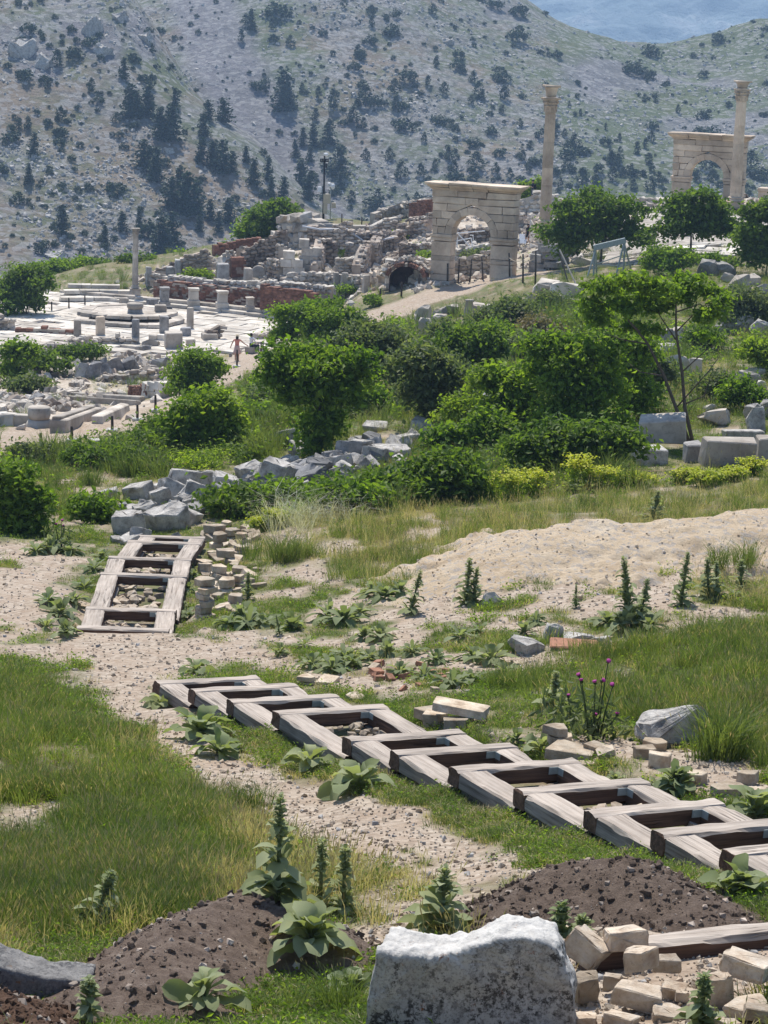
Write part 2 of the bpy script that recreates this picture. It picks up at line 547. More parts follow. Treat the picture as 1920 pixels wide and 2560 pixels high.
# rubble ground of the ruined quarter and round the square
ruin = np.zeros(GX.shape)
for poly in ([(360,700),(700,790),(860,760),(1060,720),(1440,640),(1950,600),(1950,480),(1050,480),(640,560)],
             [(-100,1130),(250,1060),(420,960),(560,880),(300,840),(-100,840)]):
    q = [H(*p) for p in poly]
    ruin = np.maximum(ruin, 1-sstep(-2, 2, poly_sd(GX, GY, [(v.x, v.y) for v in q]) + NF*7))
ruin = np.where(GY > 90, ruin, 0)
ruin *= .55+.45*sstep(.3, .55, fbm(GX/5, GY/5, 41))
ag = 1-sstep(-.5, 2.5, _sd)
DRY = sstep(.45, .75, fbm(GX/6, GY/6, 55))*.8
_band = strip([(720,1380),(900,1310),(1250,1300),(1600,1270),(1950,1240)], [4,6,6,5,5], GX, GY)
DRY = np.clip(DRY + sstep(0, .6, _band)*.5 + .6*sstep(0, .6, strip([(150,1230),(300,1130),(420,1080)], [5,6,4], GX, GY)), 0, 1)

def ground_material():
    m, nt, b = nodes_of('meadow_soil_and_gravel')
    P = pos(nt)
    soil = ramp(nt, noise(nt, P, 6, 5), [(.3, (.12, .08, .052)), (.7, (.24, .17, .115))])
    grn = ramp(nt, noise(nt, P, 3.0, 5), [(.3, (.07, .085, .03)), (.55, (.13, .14, .05)), (.75, (.21, .195, .09))])
    dry = ramp(nt, noise(nt, P, 4.0, 5), [(.3, (.15, .125, .055)), (.7, (.30, .25, .13))])
    c = mix(nt, math_n(nt, 'MULTIPLY', attr(nt, 'dry'), .75), grn, dry)
    c = mix(nt, ramp(nt, noise(nt, P, 1.5, 5), [(.48, 0.0), (.62, .7)]), c, soil)
    peb = N(nt, 'ShaderNodeTexVoronoi', feature='F1')
    peb.inputs['Scale'].default_value = 13
    nt.links.new(P, peb.inputs['Vector'])
    pc = ramp(nt, N_out(nt, peb), [(0, (.46, .385, .305)), (.5, (.375, .305, .235)), (1, (.26, .2, .148))])
    gcol = mix(nt, ramp(nt, noise(nt, P, 2.2, 5), [(.42, 0.0), (.64, .7)]), pc, (.33, .245, .175))
    c = mix(nt, attr(nt, 'gravel'), c, gcol)
    rc = ramp(nt, noise(nt, P, 1.1, 6, .75), [(.34, (.25, .19, .14)), (.5, (.46, .39, .31)), (.66, (.62, .55, .46))])
    c = mix(nt, attr(nt, 'ruin'), c, rc)
    nt.links.new(c, b.inputs['Base Color'])
    h = math_n(nt, 'ADD', noise(nt, P, 9, 6, .7), math_n(nt, 'MULTIPLY', peb.outputs['Distance'], .6))
    bump(nt, b, h, .8, .05)
    return m

def N_out(nt, vor):
    sep = N(nt, 'ShaderNodeSeparateColor')
    nt.links.new(vor.outputs['Color'], sep.inputs[0])
    return sep.outputs[0]

GM = ground_material()
V = np.stack([GX, GY, GZ], -1).reshape(-1, 3)
J, I = np.meshgrid(np.arange(NT-1), np.arange(NS-1), indexing='ij')
F = np.stack([J*NS+I, J*NS+I+1, (J+1)*NS+I+1, (J+1)*NS+I], -1).reshape(-1, 4)
RUIN = np.maximum(ruin*(1-.2*NF), ag)
fc = lambda A: A.ravel()[F].mean(1)
isfar = (fc(gr_far) > .5) & (fc(GY) > 70)
isnear = (fc(gr_near) > .5) & ~isfar
def sheet(name, sel, label=None):
    f = F[sel]
    u, inv = np.unique(f, return_inverse=True)
    me = mesh_from(name, V[u], inv.reshape(-1, 4), [GM], True)
    fattr(me, 'gravel', GRAVEL.ravel()[u]); fattr(me, 'dry', DRY.ravel()[u]); fattr(me, 'ruin', RUIN.ravel()[u])
    return tag(link(name, me), kind='structure')
sheet('ground', ~isfar & ~isnear)
sheet('path', isfar)
sheet('gravel_track', isnear)

# ================================================================== HILLSIDES
def hill_sheet(name, ctrl, s0, s1, t0, t1, ns, nt_, matr, amp, seed, fields):
    c = np.array(ctrl, float)
    s, e = ray(c[:, 0], c[:, 1])
    r = RBF(s, np.log(c[:, 2]), e, 4.0, 2.0, 1e-5)
    sg, tg = np.linspace(s0, s1, ns), np.linspace(math.log(t0), math.log(t1), nt_)
    a, b = np.meshgrid(sg, tg)
    Y = np.exp(b); X = a*Y
    Z = r(a, b)*Y
    Z = Z + amp*((fbm(X/40, Y/40, seed)-.5)*5 + (fbm(X/9, Y/9, seed+3)-.5)*2.2)
    v = np.stack([X, Y, Z], -1).reshape(-1, 3)
    j, i = np.meshgrid(np.arange(nt_-1), np.arange(ns-1), indexing='ij')
    f = np.stack([j*ns+i, j*ns+i+1, (j+1)*ns+i+1, (j+1)*ns+i], -1).reshape(-1, 4)
    me = mesh_from(name, v, f, [matr], True)
    px, py = proj(X, Y, Z)
    for k, fn in fields.items():
        fattr(me, k, fn(px, py, X, Y).ravel())
    o = tag(link(name, me), kind='structure')
    return dict(o=o, Z=Z, sg=sg, tg=tg)

def hill_at(hs, px, py):
    px, py = np.atleast_1d(np.asarray(px, float)), np.atleast_1d(np.asarray(py, float))
    s, e = ray(px, py)
    ts = np.linspace(hs['tg'][0], hs['tg'][-1], 500)
    ss, ee = s[:, None], e[:, None]
    f = ee*np.exp(ts)[None] - _bil(hs['Z'], hs['sg'], hs['tg'], np.broadcast_to(ss, (len(s), 500)), np.broadcast_to(ts[None], (len(s), 500)))
    neg = f < 0
    cross = neg[:, 1:] & ~neg[:, :-1]
    k = np.argmax(cross, 1)
    ok = cross.any(1)
    r = np.arange(len(s))
    w = f[r, k]/(f[r, k]-f[r, k+1]+1e-12)
    y = np.exp(ts[k]*(1-w)+ts[k+1]*w)
    o = np.stack([s*y, y, e*y], 1)
    o[~ok] = np.nan
    return o

def hill_material():
    m, nt, b = nodes_of('scree_slope')
    P = pos(nt)
    scree = ramp(nt, noise(nt, P, .55, 6, .75), [(.32, (.09, .088, .084)), (.5, (.18, .174, .163)), (.64, (.36, .35, .33))])
    soil = ramp(nt, noise(nt, P, .3, 5), [(.3, (.165, .12, .078)), (.7, (.27, .205, .135))])
    grn = ramp(nt, noise(nt, P, .35, 5), [(.3, (.055, .085, .03)), (.7, (.115, .145, .055))])
    nz = noise(nt, P, .035, 6, .65)
    sm = math_n(nt, 'ADD', nz, math_n(nt, 'MULTIPLY', attr(nt, 'warm'), .07))
    c = mix(nt, ramp(nt, sm, [(.48, 0.0), (.62, .75)]), scree, soil)
    g = math_n(nt, 'ADD', attr(nt, 'green'), ramp(nt, noise(nt, P, .05, 6, .7), [(.40, .12), (.62, .7)]))
    c = mix(nt, ramp(nt, math_n(nt, 'MULTIPLY', g, noise(nt, P, .2, 5, .7)), [(.12, 0.0), (.45, .85)]), c, grn)
    c = mix(nt, math_n(nt, 'MULTIPLY', attr(nt, 'rock'), .9), c, ramp(nt, noise(nt, P, .8, 5, .7), [(.35, (.135, .13, .142)), (.65, (.225, .215, .23))]))
    vo = N(nt, 'ShaderNodeTexVoronoi', feature='F1')
    vo.inputs['Scale'].default_value = .75
    nt.links.new(P, vo.inputs['Vector'])
    st = ramp(nt, N_out(nt, vo), [(.62, 0.0), (.8, .55)])
    c = mix(nt, st, c, (.34, .335, .33))
    nt.links.new(c, b.inputs['Base Color'])
    h = math_n(nt, 'ADD', noise(nt, P, .5, 6, .75), math_n(nt, 'MULTIPLY', N_out(nt, vo), .5))
    bump(nt, b, h, 1.0, 1.2)
    return m

HM = hill_material()
def line_px(px, py, pts, w):
    f = np.zeros(np.shape(px))
    for i in range(len(pts)-1):
        d, t = seg_dist(px, py, pts[i], pts[i+1])
        f = np.maximum(f, 1-sstep(.5, 1.0, d/w))
    return f
greenM = lambda px, py, X, Y: np.clip(sstep(1330, 1560, px)*1.0 + .4*line_px(px, py, [(620,0),(760,420),(900,560)], 150) + .25*sstep(900, 1300, px)*(1-sstep(200, 420, py)), 0, 1)
rockM = lambda px, py, X, Y: np.clip(line_px(px, py, [(460,-100),(560,150),(660,330),(800,560)], 110) + .8*line_px(px, py, [(1250,40),(1330,120),(1500,240)], 60)*sstep(.4, .6, fbm(X/14, Y/14, 5)) + .9*line_px(px, py, [(1560,180),(1900,330)], 130)*sstep(.45, .55, fbm(X/18, Y/18, 8)), 0, 1)
MAINH = hill_sheet('mountainside', [
 (440,-40,700),(960,-120,730),(300,300,590),(300,650,520),(600,560,532),(960,560,535),(1400,560,535),(1900,560,535),(-200,650,520),(2300,560,535),
 (600,300,592),(960,300,595),(1400,330,600),(1900,350,610),(2300,330,610),(960,100,645),(1250,60,690),(1150,-40,712),(1310,-3,722),(1400,58,726),(1500,93,730),(1600,108,742),
 (1700,103,752),(1800,84,756),(1920,55,760),(2300,-20,760),(1700,160,720),(1900,140,720),(1700,250,660),(1900,250,660),(1400,150,672),(1250,160,655),
 (1310,130,800),(1500,190,810),(1700,190,820),(1920,160,830),(2300,120,830),(960,-40,830),(440,20,830),(-200,0,830),
 (960,720,460),(300,760,440),(1700,720,460),(2300,720,460),(-200,760,440)],
 -.30, .30, 440, 830, 330, 300, HM, 1.0, 71, dict(green=greenM, rock=rockM, warm=lambda px, py, X, Y: np.zeros(X.shape)))
greenL = lambda px, py, X, Y: np.clip(.45*line_px(px, py, [(230,0),(330,120),(430,200)], 60), 0, 1)
rockL = lambda px, py, X, Y: np.clip(line_px(px, py, [(40,110),(110,160)], 70) + line_px(px, py, [(190,40),(260,110)], 70) + line_px(px, py, [(340,60),(370,120)], 40) + line_px(px, py, [(100,640),(170,640)], 30), 0, 1)*sstep(.3, .5, fbm(X/6, Y/6, 5))
LEFTH = hill_sheet('left_ridge', [
 (0,720,400),(300,720,410),(600,720,420),(-250,720,395),(850,720,430),
 (0,500,448),(300,500,455),(560,520,462),(700,560,462),(860,610,462),(0,250,492),(250,250,498),(-250,350,470),(-250,0,540),
 (0,0,540),(200,0,545),(330,-10,552),(430,170,530),(540,285,518),(640,350,508),(770,490,490),(900,590,478),(1000,680,470),
 (330,150,600),(430,300,590),(540,420,580),(640,480,570),(770,600,550),(900,690,540),(1000,760,530),(0,-60,600),(200,20,610),(-250,-40,600),
 (1150,760,470),(1150,860,540),(1300,860,470),(1300,960,540)],
 -.30, .09, 405, 590, 260, 220, HM, .55, 91, dict(green=greenL, rock=rockL, warm=lambda px, py, X, Y: np.ones(X.shape)))

def far_material():
    m, nt, b = nodes_of('far_mountain_hazed_rock')
    P = pos(nt)
    c = ramp(nt, noise(nt, P, .009, 7, .7), [(.35, (.10, .15, .17)), (.52, (.17, .22, .24)), (.66, (.34, .37, .38))])  # rock tones with the blue of distance haze mixed in
    nt.links.new(c, b.inputs['Base Color'])
    bump(nt, b, noise(nt, P, .02, 7, .7), 1.0, 14)
    return m
zero = lambda px, py, X, Y: np.zeros(X.shape)
hill_sheet('far_mountain', [(-500,250,2500),(800,230,2500),(1300,220,2500),(1600,220,2500),(2000,220,2500),(2500,220,2500),
 (-500,0,2900),(800,0,2900),(1300,20,2900),(1600,10,2880),(1950,10,2900),(2500,0,2900),(-500,-250,3300),(800,-250,3300),(1300,-240,3300),(1650,-260,3280),(1950,-250,3300),(2500,-250,3300)],
 -.36, .36, 2480, 3300, 150, 110, far_material(), 8.0, 131, dict(zero=zero))

# air: one closed box of even, pale haze round the whole place
hz = mesh_from('haze', [(x, y, z) for x in (-1500, 1500) for y in (-20, 3600) for z in (-170, 300)],
               [(0,1,3,2),(4,6,7,5),(0,4,5,1),(2,3,7,6),(0,2,6,4),(1,5,7,3)])
hm = bpy.data.materials.new('haze')
hm.use_nodes = True
hn = hm.node_tree
hn.nodes.clear()
pv = hn.nodes.new('ShaderNodeVolumePrincipled')
pv.inputs['Color'].default_value = (.46, .68, 1.0, 1)
pv.inputs['Density'].default_value = HAZE if 'HAZE' in globals() else .00027
pv.inputs['Anisotropy'].default_value = 0.2
ho = hn.nodes.new('ShaderNodeOutputMaterial')
hn.links.new(pv.outputs[0], ho.inputs['Volume'])
hz.materials.append(hm)
tag(link('haze', hz), kind='stuff')

# ================================================================== STONE SHAPES
def bm_mesh(name, bm, mats=(), smooth=False):
    me = bpy.data.meshes.new(name)
    bm.normal_update()
    bm.to_mesh(me)
    bm.free()
    for m in mats: me.materials.append(m)
    if smooth:
        me.polygons.foreach_set('use_smooth', np.ones(len(me.polygons), bool))
    return me

def hull_mesh(seed, n=15, pw=.55, mats=()):
    rs = np.random.default_rng(seed)
    bm = bmesh.new()
    for k in range(n):
        d = rs.normal(size=3)
        d /= np.linalg.norm(d)
        d = np.sign(d)*np.abs(d)**pw
        bm.verts.new(Vector(d*rs.uniform(.42, .55)))
    r = bmesh.ops.convex_hull(bm, input=bm.verts)
    bmesh.ops.delete(bm, geom=[g for g in set(r['geom_interior']+r['geom_unused']) if isinstance(g, bmesh.types.BMVert)], context='VERTS')
    me = bm_mesh('stone', bm, mats)
    co = np.empty(len(me.vertices)*3, np.float32)
    me.vertices.foreach_get('co', co)
    co = co.reshape(-1, 3)
    lo, hi = co.min(0), co.max(0)
    co = (co-(lo+hi)/2)/(hi-lo)
    me.vertices.foreach_set('co', co.ravel())
    me.update()
    return me

def hex_mesh(name, corners, off=.025, mats=(), jit=.012, seed=0, segs=1):
    """a dressed block from eight corners (bottom 4 ccw, top 4 ccw) with worn edges"""
    rs = np.random.default_rng(seed)
    bm = bmesh.new()
    v = [bm.verts.new(Vector(c)+Vector(rs.normal(size=3)*jit)) for c in corners]
    for f in ((3,2,1,0),(4,5,6,7),(0,1,5,4),(1,2,6,5),(2,3,7,6),(3,0,4,7)):
        bm.faces.new([v[i] for i in f])
    if off:
        bmesh.ops.bevel(bm, geom=bm.edges[:]+bm.verts[:], offset=off, segments=segs, affect='EDGES', profile=.6)
    bmesh.ops.recalc_face_normals(bm, faces=bm.faces)
    return bm_mesh(name, bm, mats)

def box_mesh(name, x, y, z, mats=(), off=.025, jit=.012, seed=0, base=True):
    z0, z1 = (0, z) if base else (-z/2, z/2)
    return hex_mesh(name, [(-x/2,-y/2,z0),(x/2,-y/2,z0),(x/2,y/2,z0),(-x/2,y/2,z0),(-x/2,-y/2,z1),(x/2,-y/2,z1),(x/2,y/2,z1),(-x/2,y/2,z1)], off, mats, jit, seed)

def prism_mesh(seed, mats=(), cuts=0):
    rs = np.random.default_rng(seed)
    n = int(rs.integers(4, 7))
    a = np.sort((np.arange(n)+.5+rs.uniform(-.3, .3, n))*2*np.pi/n)+rs.normal()*.15
    bm = bmesh.new()
    r0 = rs.uniform(.72, 1.1, n)
    lo = [bm.verts.new((math.cos(t)*r*rs.uniform(.86, 1), math.sin(t)*r*rs.uniform(.86, 1), rs.normal()*.04)) for t, r in zip(a, r0)]
    hi = [bm.verts.new((math.cos(t)*r*rs.uniform(.88, 1), math.sin(t)*r*rs.uniform(.88, 1), 1+rs.normal()*.05)) for t, r in zip(a, r0)]
    bm.faces.new(lo[::-1]); bm.faces.new(hi)
    for i in range(n): bm.faces.new((lo[i], lo[(i+1) % n], hi[(i+1) % n], hi[i]))
    bmesh.ops.bevel(bm, geom=bm.edges[:]+bm.verts[:], offset=.045, segments=1, affect='EDGES')
    bmesh.ops.recalc_face_normals(bm, faces=bm.faces)
    if cuts:
        from mathutils import noise as mn
        bmesh.ops.triangulate(bm, faces=bm.faces)
        for _ in range(cuts): bmesh.ops.subdivide_edges(bm, edges=bm.edges, cuts=1, smooth=.1)
        bm.normal_update()
        for v in bm.verts:
            v.co += v.normal*(mn.fractal(v.co*2.6+Vector((seed, 0, 0)), .8, 2.1, 4)*.075)
    me = bm_mesh('flat_stone', bm, mats)
    co = np.empty(len(me.vertices)*3, np.float32); me.vertices.foreach_get('co', co)
    co = co.reshape(-1, 3); l_, h_ = co.min(0), co.max(0)
    me.vertices.foreach_set('co', ((co-(l_+h_)/2)/(h_-l_)).ravel()); me.update()
    return me

_pool = {}
def pool(kind, m, k):
    key = (kind, m.name, k)
    if key not in _pool:
        if kind == 'hull': me = hull_mesh(100+k, 15, .55, [m])
        elif kind == 'flat': me = prism_mesh(300+k, [m])
        elif kind == 'rough': me = prism_mesh(340+k, [m], 2)
        elif kind == 'block': me = box_mesh('block', 1, 1, 1, [m], .05, .035, 40+k, False)
        elif kind == 'brick': me = box_mesh('brick', 1, 1, 1, [m], .04, .03, 70+k, False)
        elif kind == 'slab': me = box_mesh('slab', 1, 1, 1, [m], .02, .03, 20+k, False)
        _pool[key] = me
    return _pool[key]

def lathe(name, prof, n=28, mats=(), flutes=0, fdepth=.04, smooth=True, cap=True):
    """prof: (radius, z) from bottom to top"""
    ang = np.linspace(0, 2*math.pi, n, endpoint=False)
    v, f = [], []
    for r, z in prof:
        fl = 1-fdepth*(.5+.5*np.cos(ang*flutes)) if flutes else np.ones(n)
        v.append(np.stack([r*fl*np.cos(ang), r*fl*np.sin(ang), np.full(n, z)], 1))
    v = np.concatenate(v)
    f = []
    for j in range(len(prof)-1):
        for i in range(n):
            f.append((j*n+i, j*n+(i+1) % n, (j+1)*n+(i+1) % n, (j+1)*n+i))
    if cap:
        f.append(tuple(range(n-1, -1, -1)))
        f.append(tuple((len(prof)-1)*n+i for i in range(n)))
    return mesh_from(name, v, f, mats, smooth)

def tube_geo(pts, rad, n=6):
    pts = [Vector(p) for p in pts]
    rad = list(rad) if hasattr(rad, '__len__') else [rad]*len(pts)
    v, f = [], []
    for i, p in enumerate(pts):
        d = (pts[min(i+1, len(pts)-1)]-pts[max(i-1, 0)]).normalized()
        a = d.orthogonal().normalized() if abs(d.z) > .95 else d.cross(Vector((0, 0, 1))).normalized()
        b = d.cross(a)
        for k in range(n):
            t = 2*math.pi*k/n
            v.append(p+(a*math.cos(t)+b*math.sin(t))*rad[i])
    for i in range(len(pts)-1):
        for k in range(n):
            f.append((i*n+k, i*n+(k+1) % n, (i+1)*n+(k+1) % n, (i+1)*n+k))
    f.append(tuple(range(n-1, -1, -1)))
    f.append(tuple((len(pts)-1)*n+k for k in range(n)))
    return v, f

class Geo:
    def __init__(self): self.v, self.f, self.mi = [], [], []
    def add(self, v, f, mi=0):
        o = len(self.v)
        self.v += [tuple(p) for p in v]
        self.f += [tuple(i+o for i in q) for q in f]
        self.mi += [mi]*len(f)
        return self
    def tube(self, pts, rad, n=6, mi=0): return self.add(*tube_geo(pts, rad, n), mi)
    def box(self, c, d, rz=0, mi=0):
        cx, cy, cz = c; m = Matrix.Rotation(rz, 3, 'Z')
        v = [Vector((cx, cy, cz))+m @ Vector((sx*d[0]/2, sy*d[1]/2, sz*d[2]/2)) for sz in (-1, 1) for sx, sy in ((-1,-1),(1,-1),(1,1),(-1,1))]
        return self.add(v, [(3,2,1,0),(4,5,6,7),(0,1,5,4),(1,2,6,5),(2,3,7,6),(3,0,4,7)], mi)
    def mesh(self, name, mats, smooth=False): return mesh_from(name, self.v, self.f, mats, smooth, self.mi)

MARKS = [(200,1520,'the left rail of the short stair'),(450,1500,'the right rail of the short stair'),(320,1340,'the top of the short stair'),(320,1570,'the front of the short stair'),(508,1500,'the tall pillar of flat stones'),(590,1400,'the stacked flat stones'),
 (415,1300,'the big pale faced boulder'),(465,1210,'the long flat boulder'),(655,1180,'the tall wedge boulder'),(800,1180,'the tree trunk'),(940,1140,'the pale streaked boulder'),(385,1730,'the far end of the long stair'),(560,1745,'the third step of the long stair'),(760,1790,'the fourth step of the long stair'),
 (960,1840,'the sixth step of the long stair'),(1180,1890,'the seventh step of the long stair'),(1340,1940,'the eighth step of the long stair'),(1550,1990,'the ninth step of the long stair'),(1750,2050,'the tenth step of the long stair'),(800,1710,'the row of flat stones'),(1120,1800,'the propped slab'),
 (1410,1850,'the neat stone pile'),(1690,1820,'the humped rock'),(1435,1610,'the terracotta tile'),(1310,1620,'the pale knobbly rock'),(1233,1500,'the white stone by the heap'),(1030,1480,'the tip of the gravel heap'),(1300,1460,'the middle foot of the gravel heap'),(1600,1440,'the right foot of the gravel heap'),(1850,1400,'the right end of the gravel heap'),
 (1500,1720,'the purple thistles'),(1580,1560,'the big leafy mullein patch'),(1050,1690,'the broken bricks'),(760,1560,'the stony gap in the meadow'),(930,1580,'the leafy middle of the meadow'),(150,1350,'the purple thistle'),(800,1310,'the silver grass')]
def near_to(x, y):
    m = min(MARKS, key=lambda t: (t[0]-x)**2+(1.6*(t[1]-y))**2)
    dx, dy = x-m[0], 1.6*(y-m[1])
    d = math.hypot(dx, dy)
    side = 'at' if d < 14 else ('just ' if d < 45 else '')+('right of' if dx > abs(dy) else 'left of' if -dx > abs(dy) else 'below' if dy > 0 else 'above')
    return f'{side} {m[2]}'

RMARKS = [(728,660,'the tall dressed wall'),(592,680,'the brick pier'),(646,690,'the millstone'),(850,715,'the slim stump pair'),(1015,690,'the brick vault'),(862,570,'the long dressed course'),(968,690,'the dressed wall end'),(810,545,'the camera masts'),(920,605,'the low sag of the pipe'),(1050,540,'the brick patch'),(730,600,'the boulder wall'),(1000,560,'the hill crest'),(790,640,'the pipe wall'),(690,720,'the brick walls')]
def near_ruin(x, y):
    m = min(RMARKS, key=lambda t: (t[0]-x)**2+(t[1]-y)**2)
    dx, dy = x-m[0], y-m[1]
    return ('near ' if math.hypot(dx, dy) < 10 else 'right of ' if dx > abs(dy) else 'left of ' if -dx > abs(dy) else 'below ' if dy > 0 else 'above ')+m[2]

def ppm(p): return FPX/p.y                         # picture pixels per metre at a point

# ================================================================== WALLS OF STONES
def rubble_wall(label, line, heights, size, matr, thick=.6, kind='hull', piece='stone', name='rubble_wall', cat='wall', group=None,
                nmax=298, asp=(1.25, .75), mats2=None, seed=0, core=None, rows_back=1, drop=.25):
    rs = np.random.default_rng(seed+5)
    q = [H(*p) if len(p) == 2 else Vector(p) for p in line]
    root = thing(name, label, cat, q[0], 0, group)
    o = q[0].copy()
    # core of mortar and small fill
    v, f = [], []
    cum = 0
    segs = []
    for i in range(len(q)):
        a, b = q[max(i-1, 0)], q[min(i+1, len(q)-1)]
        d = (b-a); d.z = 0; d.normalize()
        nrm = Vector((-d.y, d.x, 0))
        if nrm.y < 0: nrm = -nrm                   # away from the viewer
        for off in (.14, thick):
            v += [q[i]+nrm*off-o+Vector((0, 0, -.6)), q[i]+nrm*off-o+Vector((0, 0, max(.02, heights[i]-.12)))]
    for i in range(len(q)-1):
        a = i*4
        f += [(a, a+4, a+5, a+1), (a+1, a+5, a+7, a+3), (a+2, a+3, a+7, a+6)]
    f += [(0, 1, 3, 2), ((len(q)-1)*4, (len(q)-1)*4+2, (len(q)-1)*4+3, (len(q)-1)*4+1)]
    link('core', mesh_from('core', v, f, [core or matr]), parent=root)
    spots = []
    for i in range(len(q)-1):
        a, b = q[i], q[i+1]
        L = math.hypot(b.x-a.x, b.y-a.y)
        if L < .05: continue
        d = Vector(((b.x-a.x)/L, (b.y-a.y)/L, 0))
        nrm = Vector((-d.y, d.x, 0))
        if nrm.y < 0: nrm = -nrm
        ch = size*asp[1]
        hm_ = max(heights[i], heights[i+1])
        z, row = -drop, 0
        while z < hm_:
            x = rs.uniform(-.5, .1)*size
            while x < L:
                t = min(1, max(0, x/L))
                hloc = heights[i]*(1-t)+heights[i+1]*t + rs.normal()*size*.22
                w = size*asp[0]*rs.uniform(.7, 1.3)
                if z+ch*.5 < hloc:
                    top = z+ch*1.6 > hloc
                    for bk in range(rows_back if not top else max(2, rows_back)):
                        spots.append((a.lerp(b, t)+d*(w/2)+nrm*(.1+bk*size*.9+rs.uniform(-.05, .05)*size)+Vector((0, 0, z+ch/2)), math.atan2(d.y, d.x), w, ch*rs.uniform(.85, 1.15)))
                x += w*1.02
            z += ch*rs.uniform(.95, 1.05)
            row += 1
    rest = []
    if len(spots) > nmax:
        idx = rs.permutation(len(spots))
        rest = [spots[i] for i in idx[nmax:]]
        spots = [spots[i] for i in idx[:nmax]]
    mm = [matr]+list(mats2 or [])
    wob = .02 if kind == 'brick' else .12
    for p, rz, w, h in spots:
        m = mm[0] if rs.random() < .7 or len(mm) == 1 else mm[rs.integers(1, len(mm))]
        link(piece, pool(kind, m, int(rs.integers(0, 8))), p-o, (rs.normal()*wob, rs.normal()*wob, rz+rs.normal()*wob*.6), (w, size*rs.uniform(.8, 1.1), h), root)
    if rest:
        join_pieces('loose_fill', [(p-o, (rs.normal()*wob, rs.normal()*wob, rz), (w, size*.9, h)) for p, rz, w, h in rest], kind, mm, root, rs)
    return root

def join_pieces(name, items, kind, mm, parent, rs):
    """many small pieces as one mesh of real stones"""
    vs, fs, mi, n = [], [], [], 0
    for p, r, s in items:
        me = pool(kind, mm[0], int(rs.integers(0, 8)))
        co = np.empty(len(me.vertices)*3, np.float32); me.vertices.foreach_get('co', co)
        M3 = np.array(Euler(r).to_matrix())
        co = (co.reshape(-1, 3)*np.array(s)) @ M3.T + np.array(p)
        vs.append(co)
        k = int(rs.integers(0, len(mm)))
        for pl in me.polygons:
            fs.append(tuple(i+n for i in pl.vertices)); mi.append(k)
        n += len(co)
    o = link(name, mesh_from(name, np.concatenate(vs), fs, mm, False, mi), parent=parent)
    return tag(o, kind='stuff')

# ---- the square: bedding and paving slabs
agm = mesh_from('pavement', [(x, y, AGZ-.17) for x, y in AGORA], [tuple(range(len(AGORA)))], [LIME])
pavement = tag(link('pavement', agm), kind='structure')
def pave(parent, poly, du, su, sv, nmax, matr, zf, seed, th=.16, org=None):
    rs = np.random.default_rng(seed)
    P = np.array(poly)
    u = np.array(du)/np.hypot(*du); v = np.array([-u[1], u[0]])
    c = P.mean(0)
    a, b = (P-c) @ u, (P-c) @ v
    items = []
    y = b.min()
    while y < b.max():
        h = sv*rs.uniform(.75, 1.3)
        x = a.min()-rs.uniform(0, su)
        while x < a.max():
            w = su*rs.uniform(.6, 1.45)
            ctr = c+u*(x+w/2)+v*(y+h/2)
            if inside(np.array([ctr[0]]), np.array([ctr[1]]), poly)[0] and rs.random() > .03:
                items.append((ctr[0], ctr[1], w-.05, h-.05))
            x += w
        y += h
    items.sort(key=lambda t: (t[2]*t[3])/(t[1]**2)*-1 + rs.random()*1e-9)
    rz = math.atan2(u[1], u[0])
    def tr(t):
        z, nx, ny = zf(t[0], t[1])
        return (t[0], t[1], z+rs.normal()*.018), (ny+rs.normal()*.008, nx+rs.normal()*.008, rz+rs.normal()*.012), (t[2], t[3], th)
    for t in items[:nmax]:
        p, r, s = tr(t)
        link('slab', pool('slab', matr, int(rs.integers(0, 6))), p, r, s, parent)
    if items[nmax:]:
        join_pieces('far_paving', [tr(t) for t in items[nmax:]], 'slab', [matr], parent, rs)
bk = (AGORA[6][0]-AGORA[8][0], AGORA[6][1]-AGORA[8][1])
pave(pavement, AGORA, bk, 1.7, 1.15, 298, WHITE, lambda x, y: (AGZ-.1, 0, 0), 3)

road_poly = []
for p in [(1500,668),(1640,655),(1850,640),(1930,560),(1700,525),(1600,520),(1560,560)]:
    h_ = H(*p); road_poly.append((h_.x, h_.y))
road = tag(link('paved_street', mesh_from('paved_street', [(x, y, float(G(x, y))+.01) for x, y in road_poly], [tuple(range(len(road_poly)))], [LIME])), kind='structure')
def zroad(x, y):
    e = .6
    gx, gy = (G(x+e, y)-G(x-e, y))/(2*e), (G(x, y+e)-G(x, y-e))/(2*e)
    return float(G(x, y))+.06, -math.atan(float(gx)), math.atan(float(gy))
pave(road, road_poly, (1, -.35), 1.6, 1.2, 290, WHITE, zroad, 8)

# ---- stepped edge behind the square, and the low platform in its middle
def block_run(root, a, b, n, h, depth, matr, rs, zoff=0.0, o=None, jit=.02):
    d = b-a; d2 = Vector((d.x, d.y, 0)); L = d2.length; rz = math.atan2(d.y, d.x)
    cuts = np.sort(np.concatenate([[0, 1], (np.arange(1, n)+rs.uniform(-.25, .25, n-1))/n]))
    for i in range(n):
        t0, t1 = cuts[i], cuts[i+1]
        p = a.lerp(b, (t0+t1)/2)+Vector((0, 0, zoff+h/2+rs.normal()*jit*.5))
        link('block', pool('block', matr, int(rs.integers(0, 8))), p-o, (0, 0, rz+rs.normal()*.01), ((t1-t0)*L-.02, depth*rs.uniform(.95, 1.05), h), root)

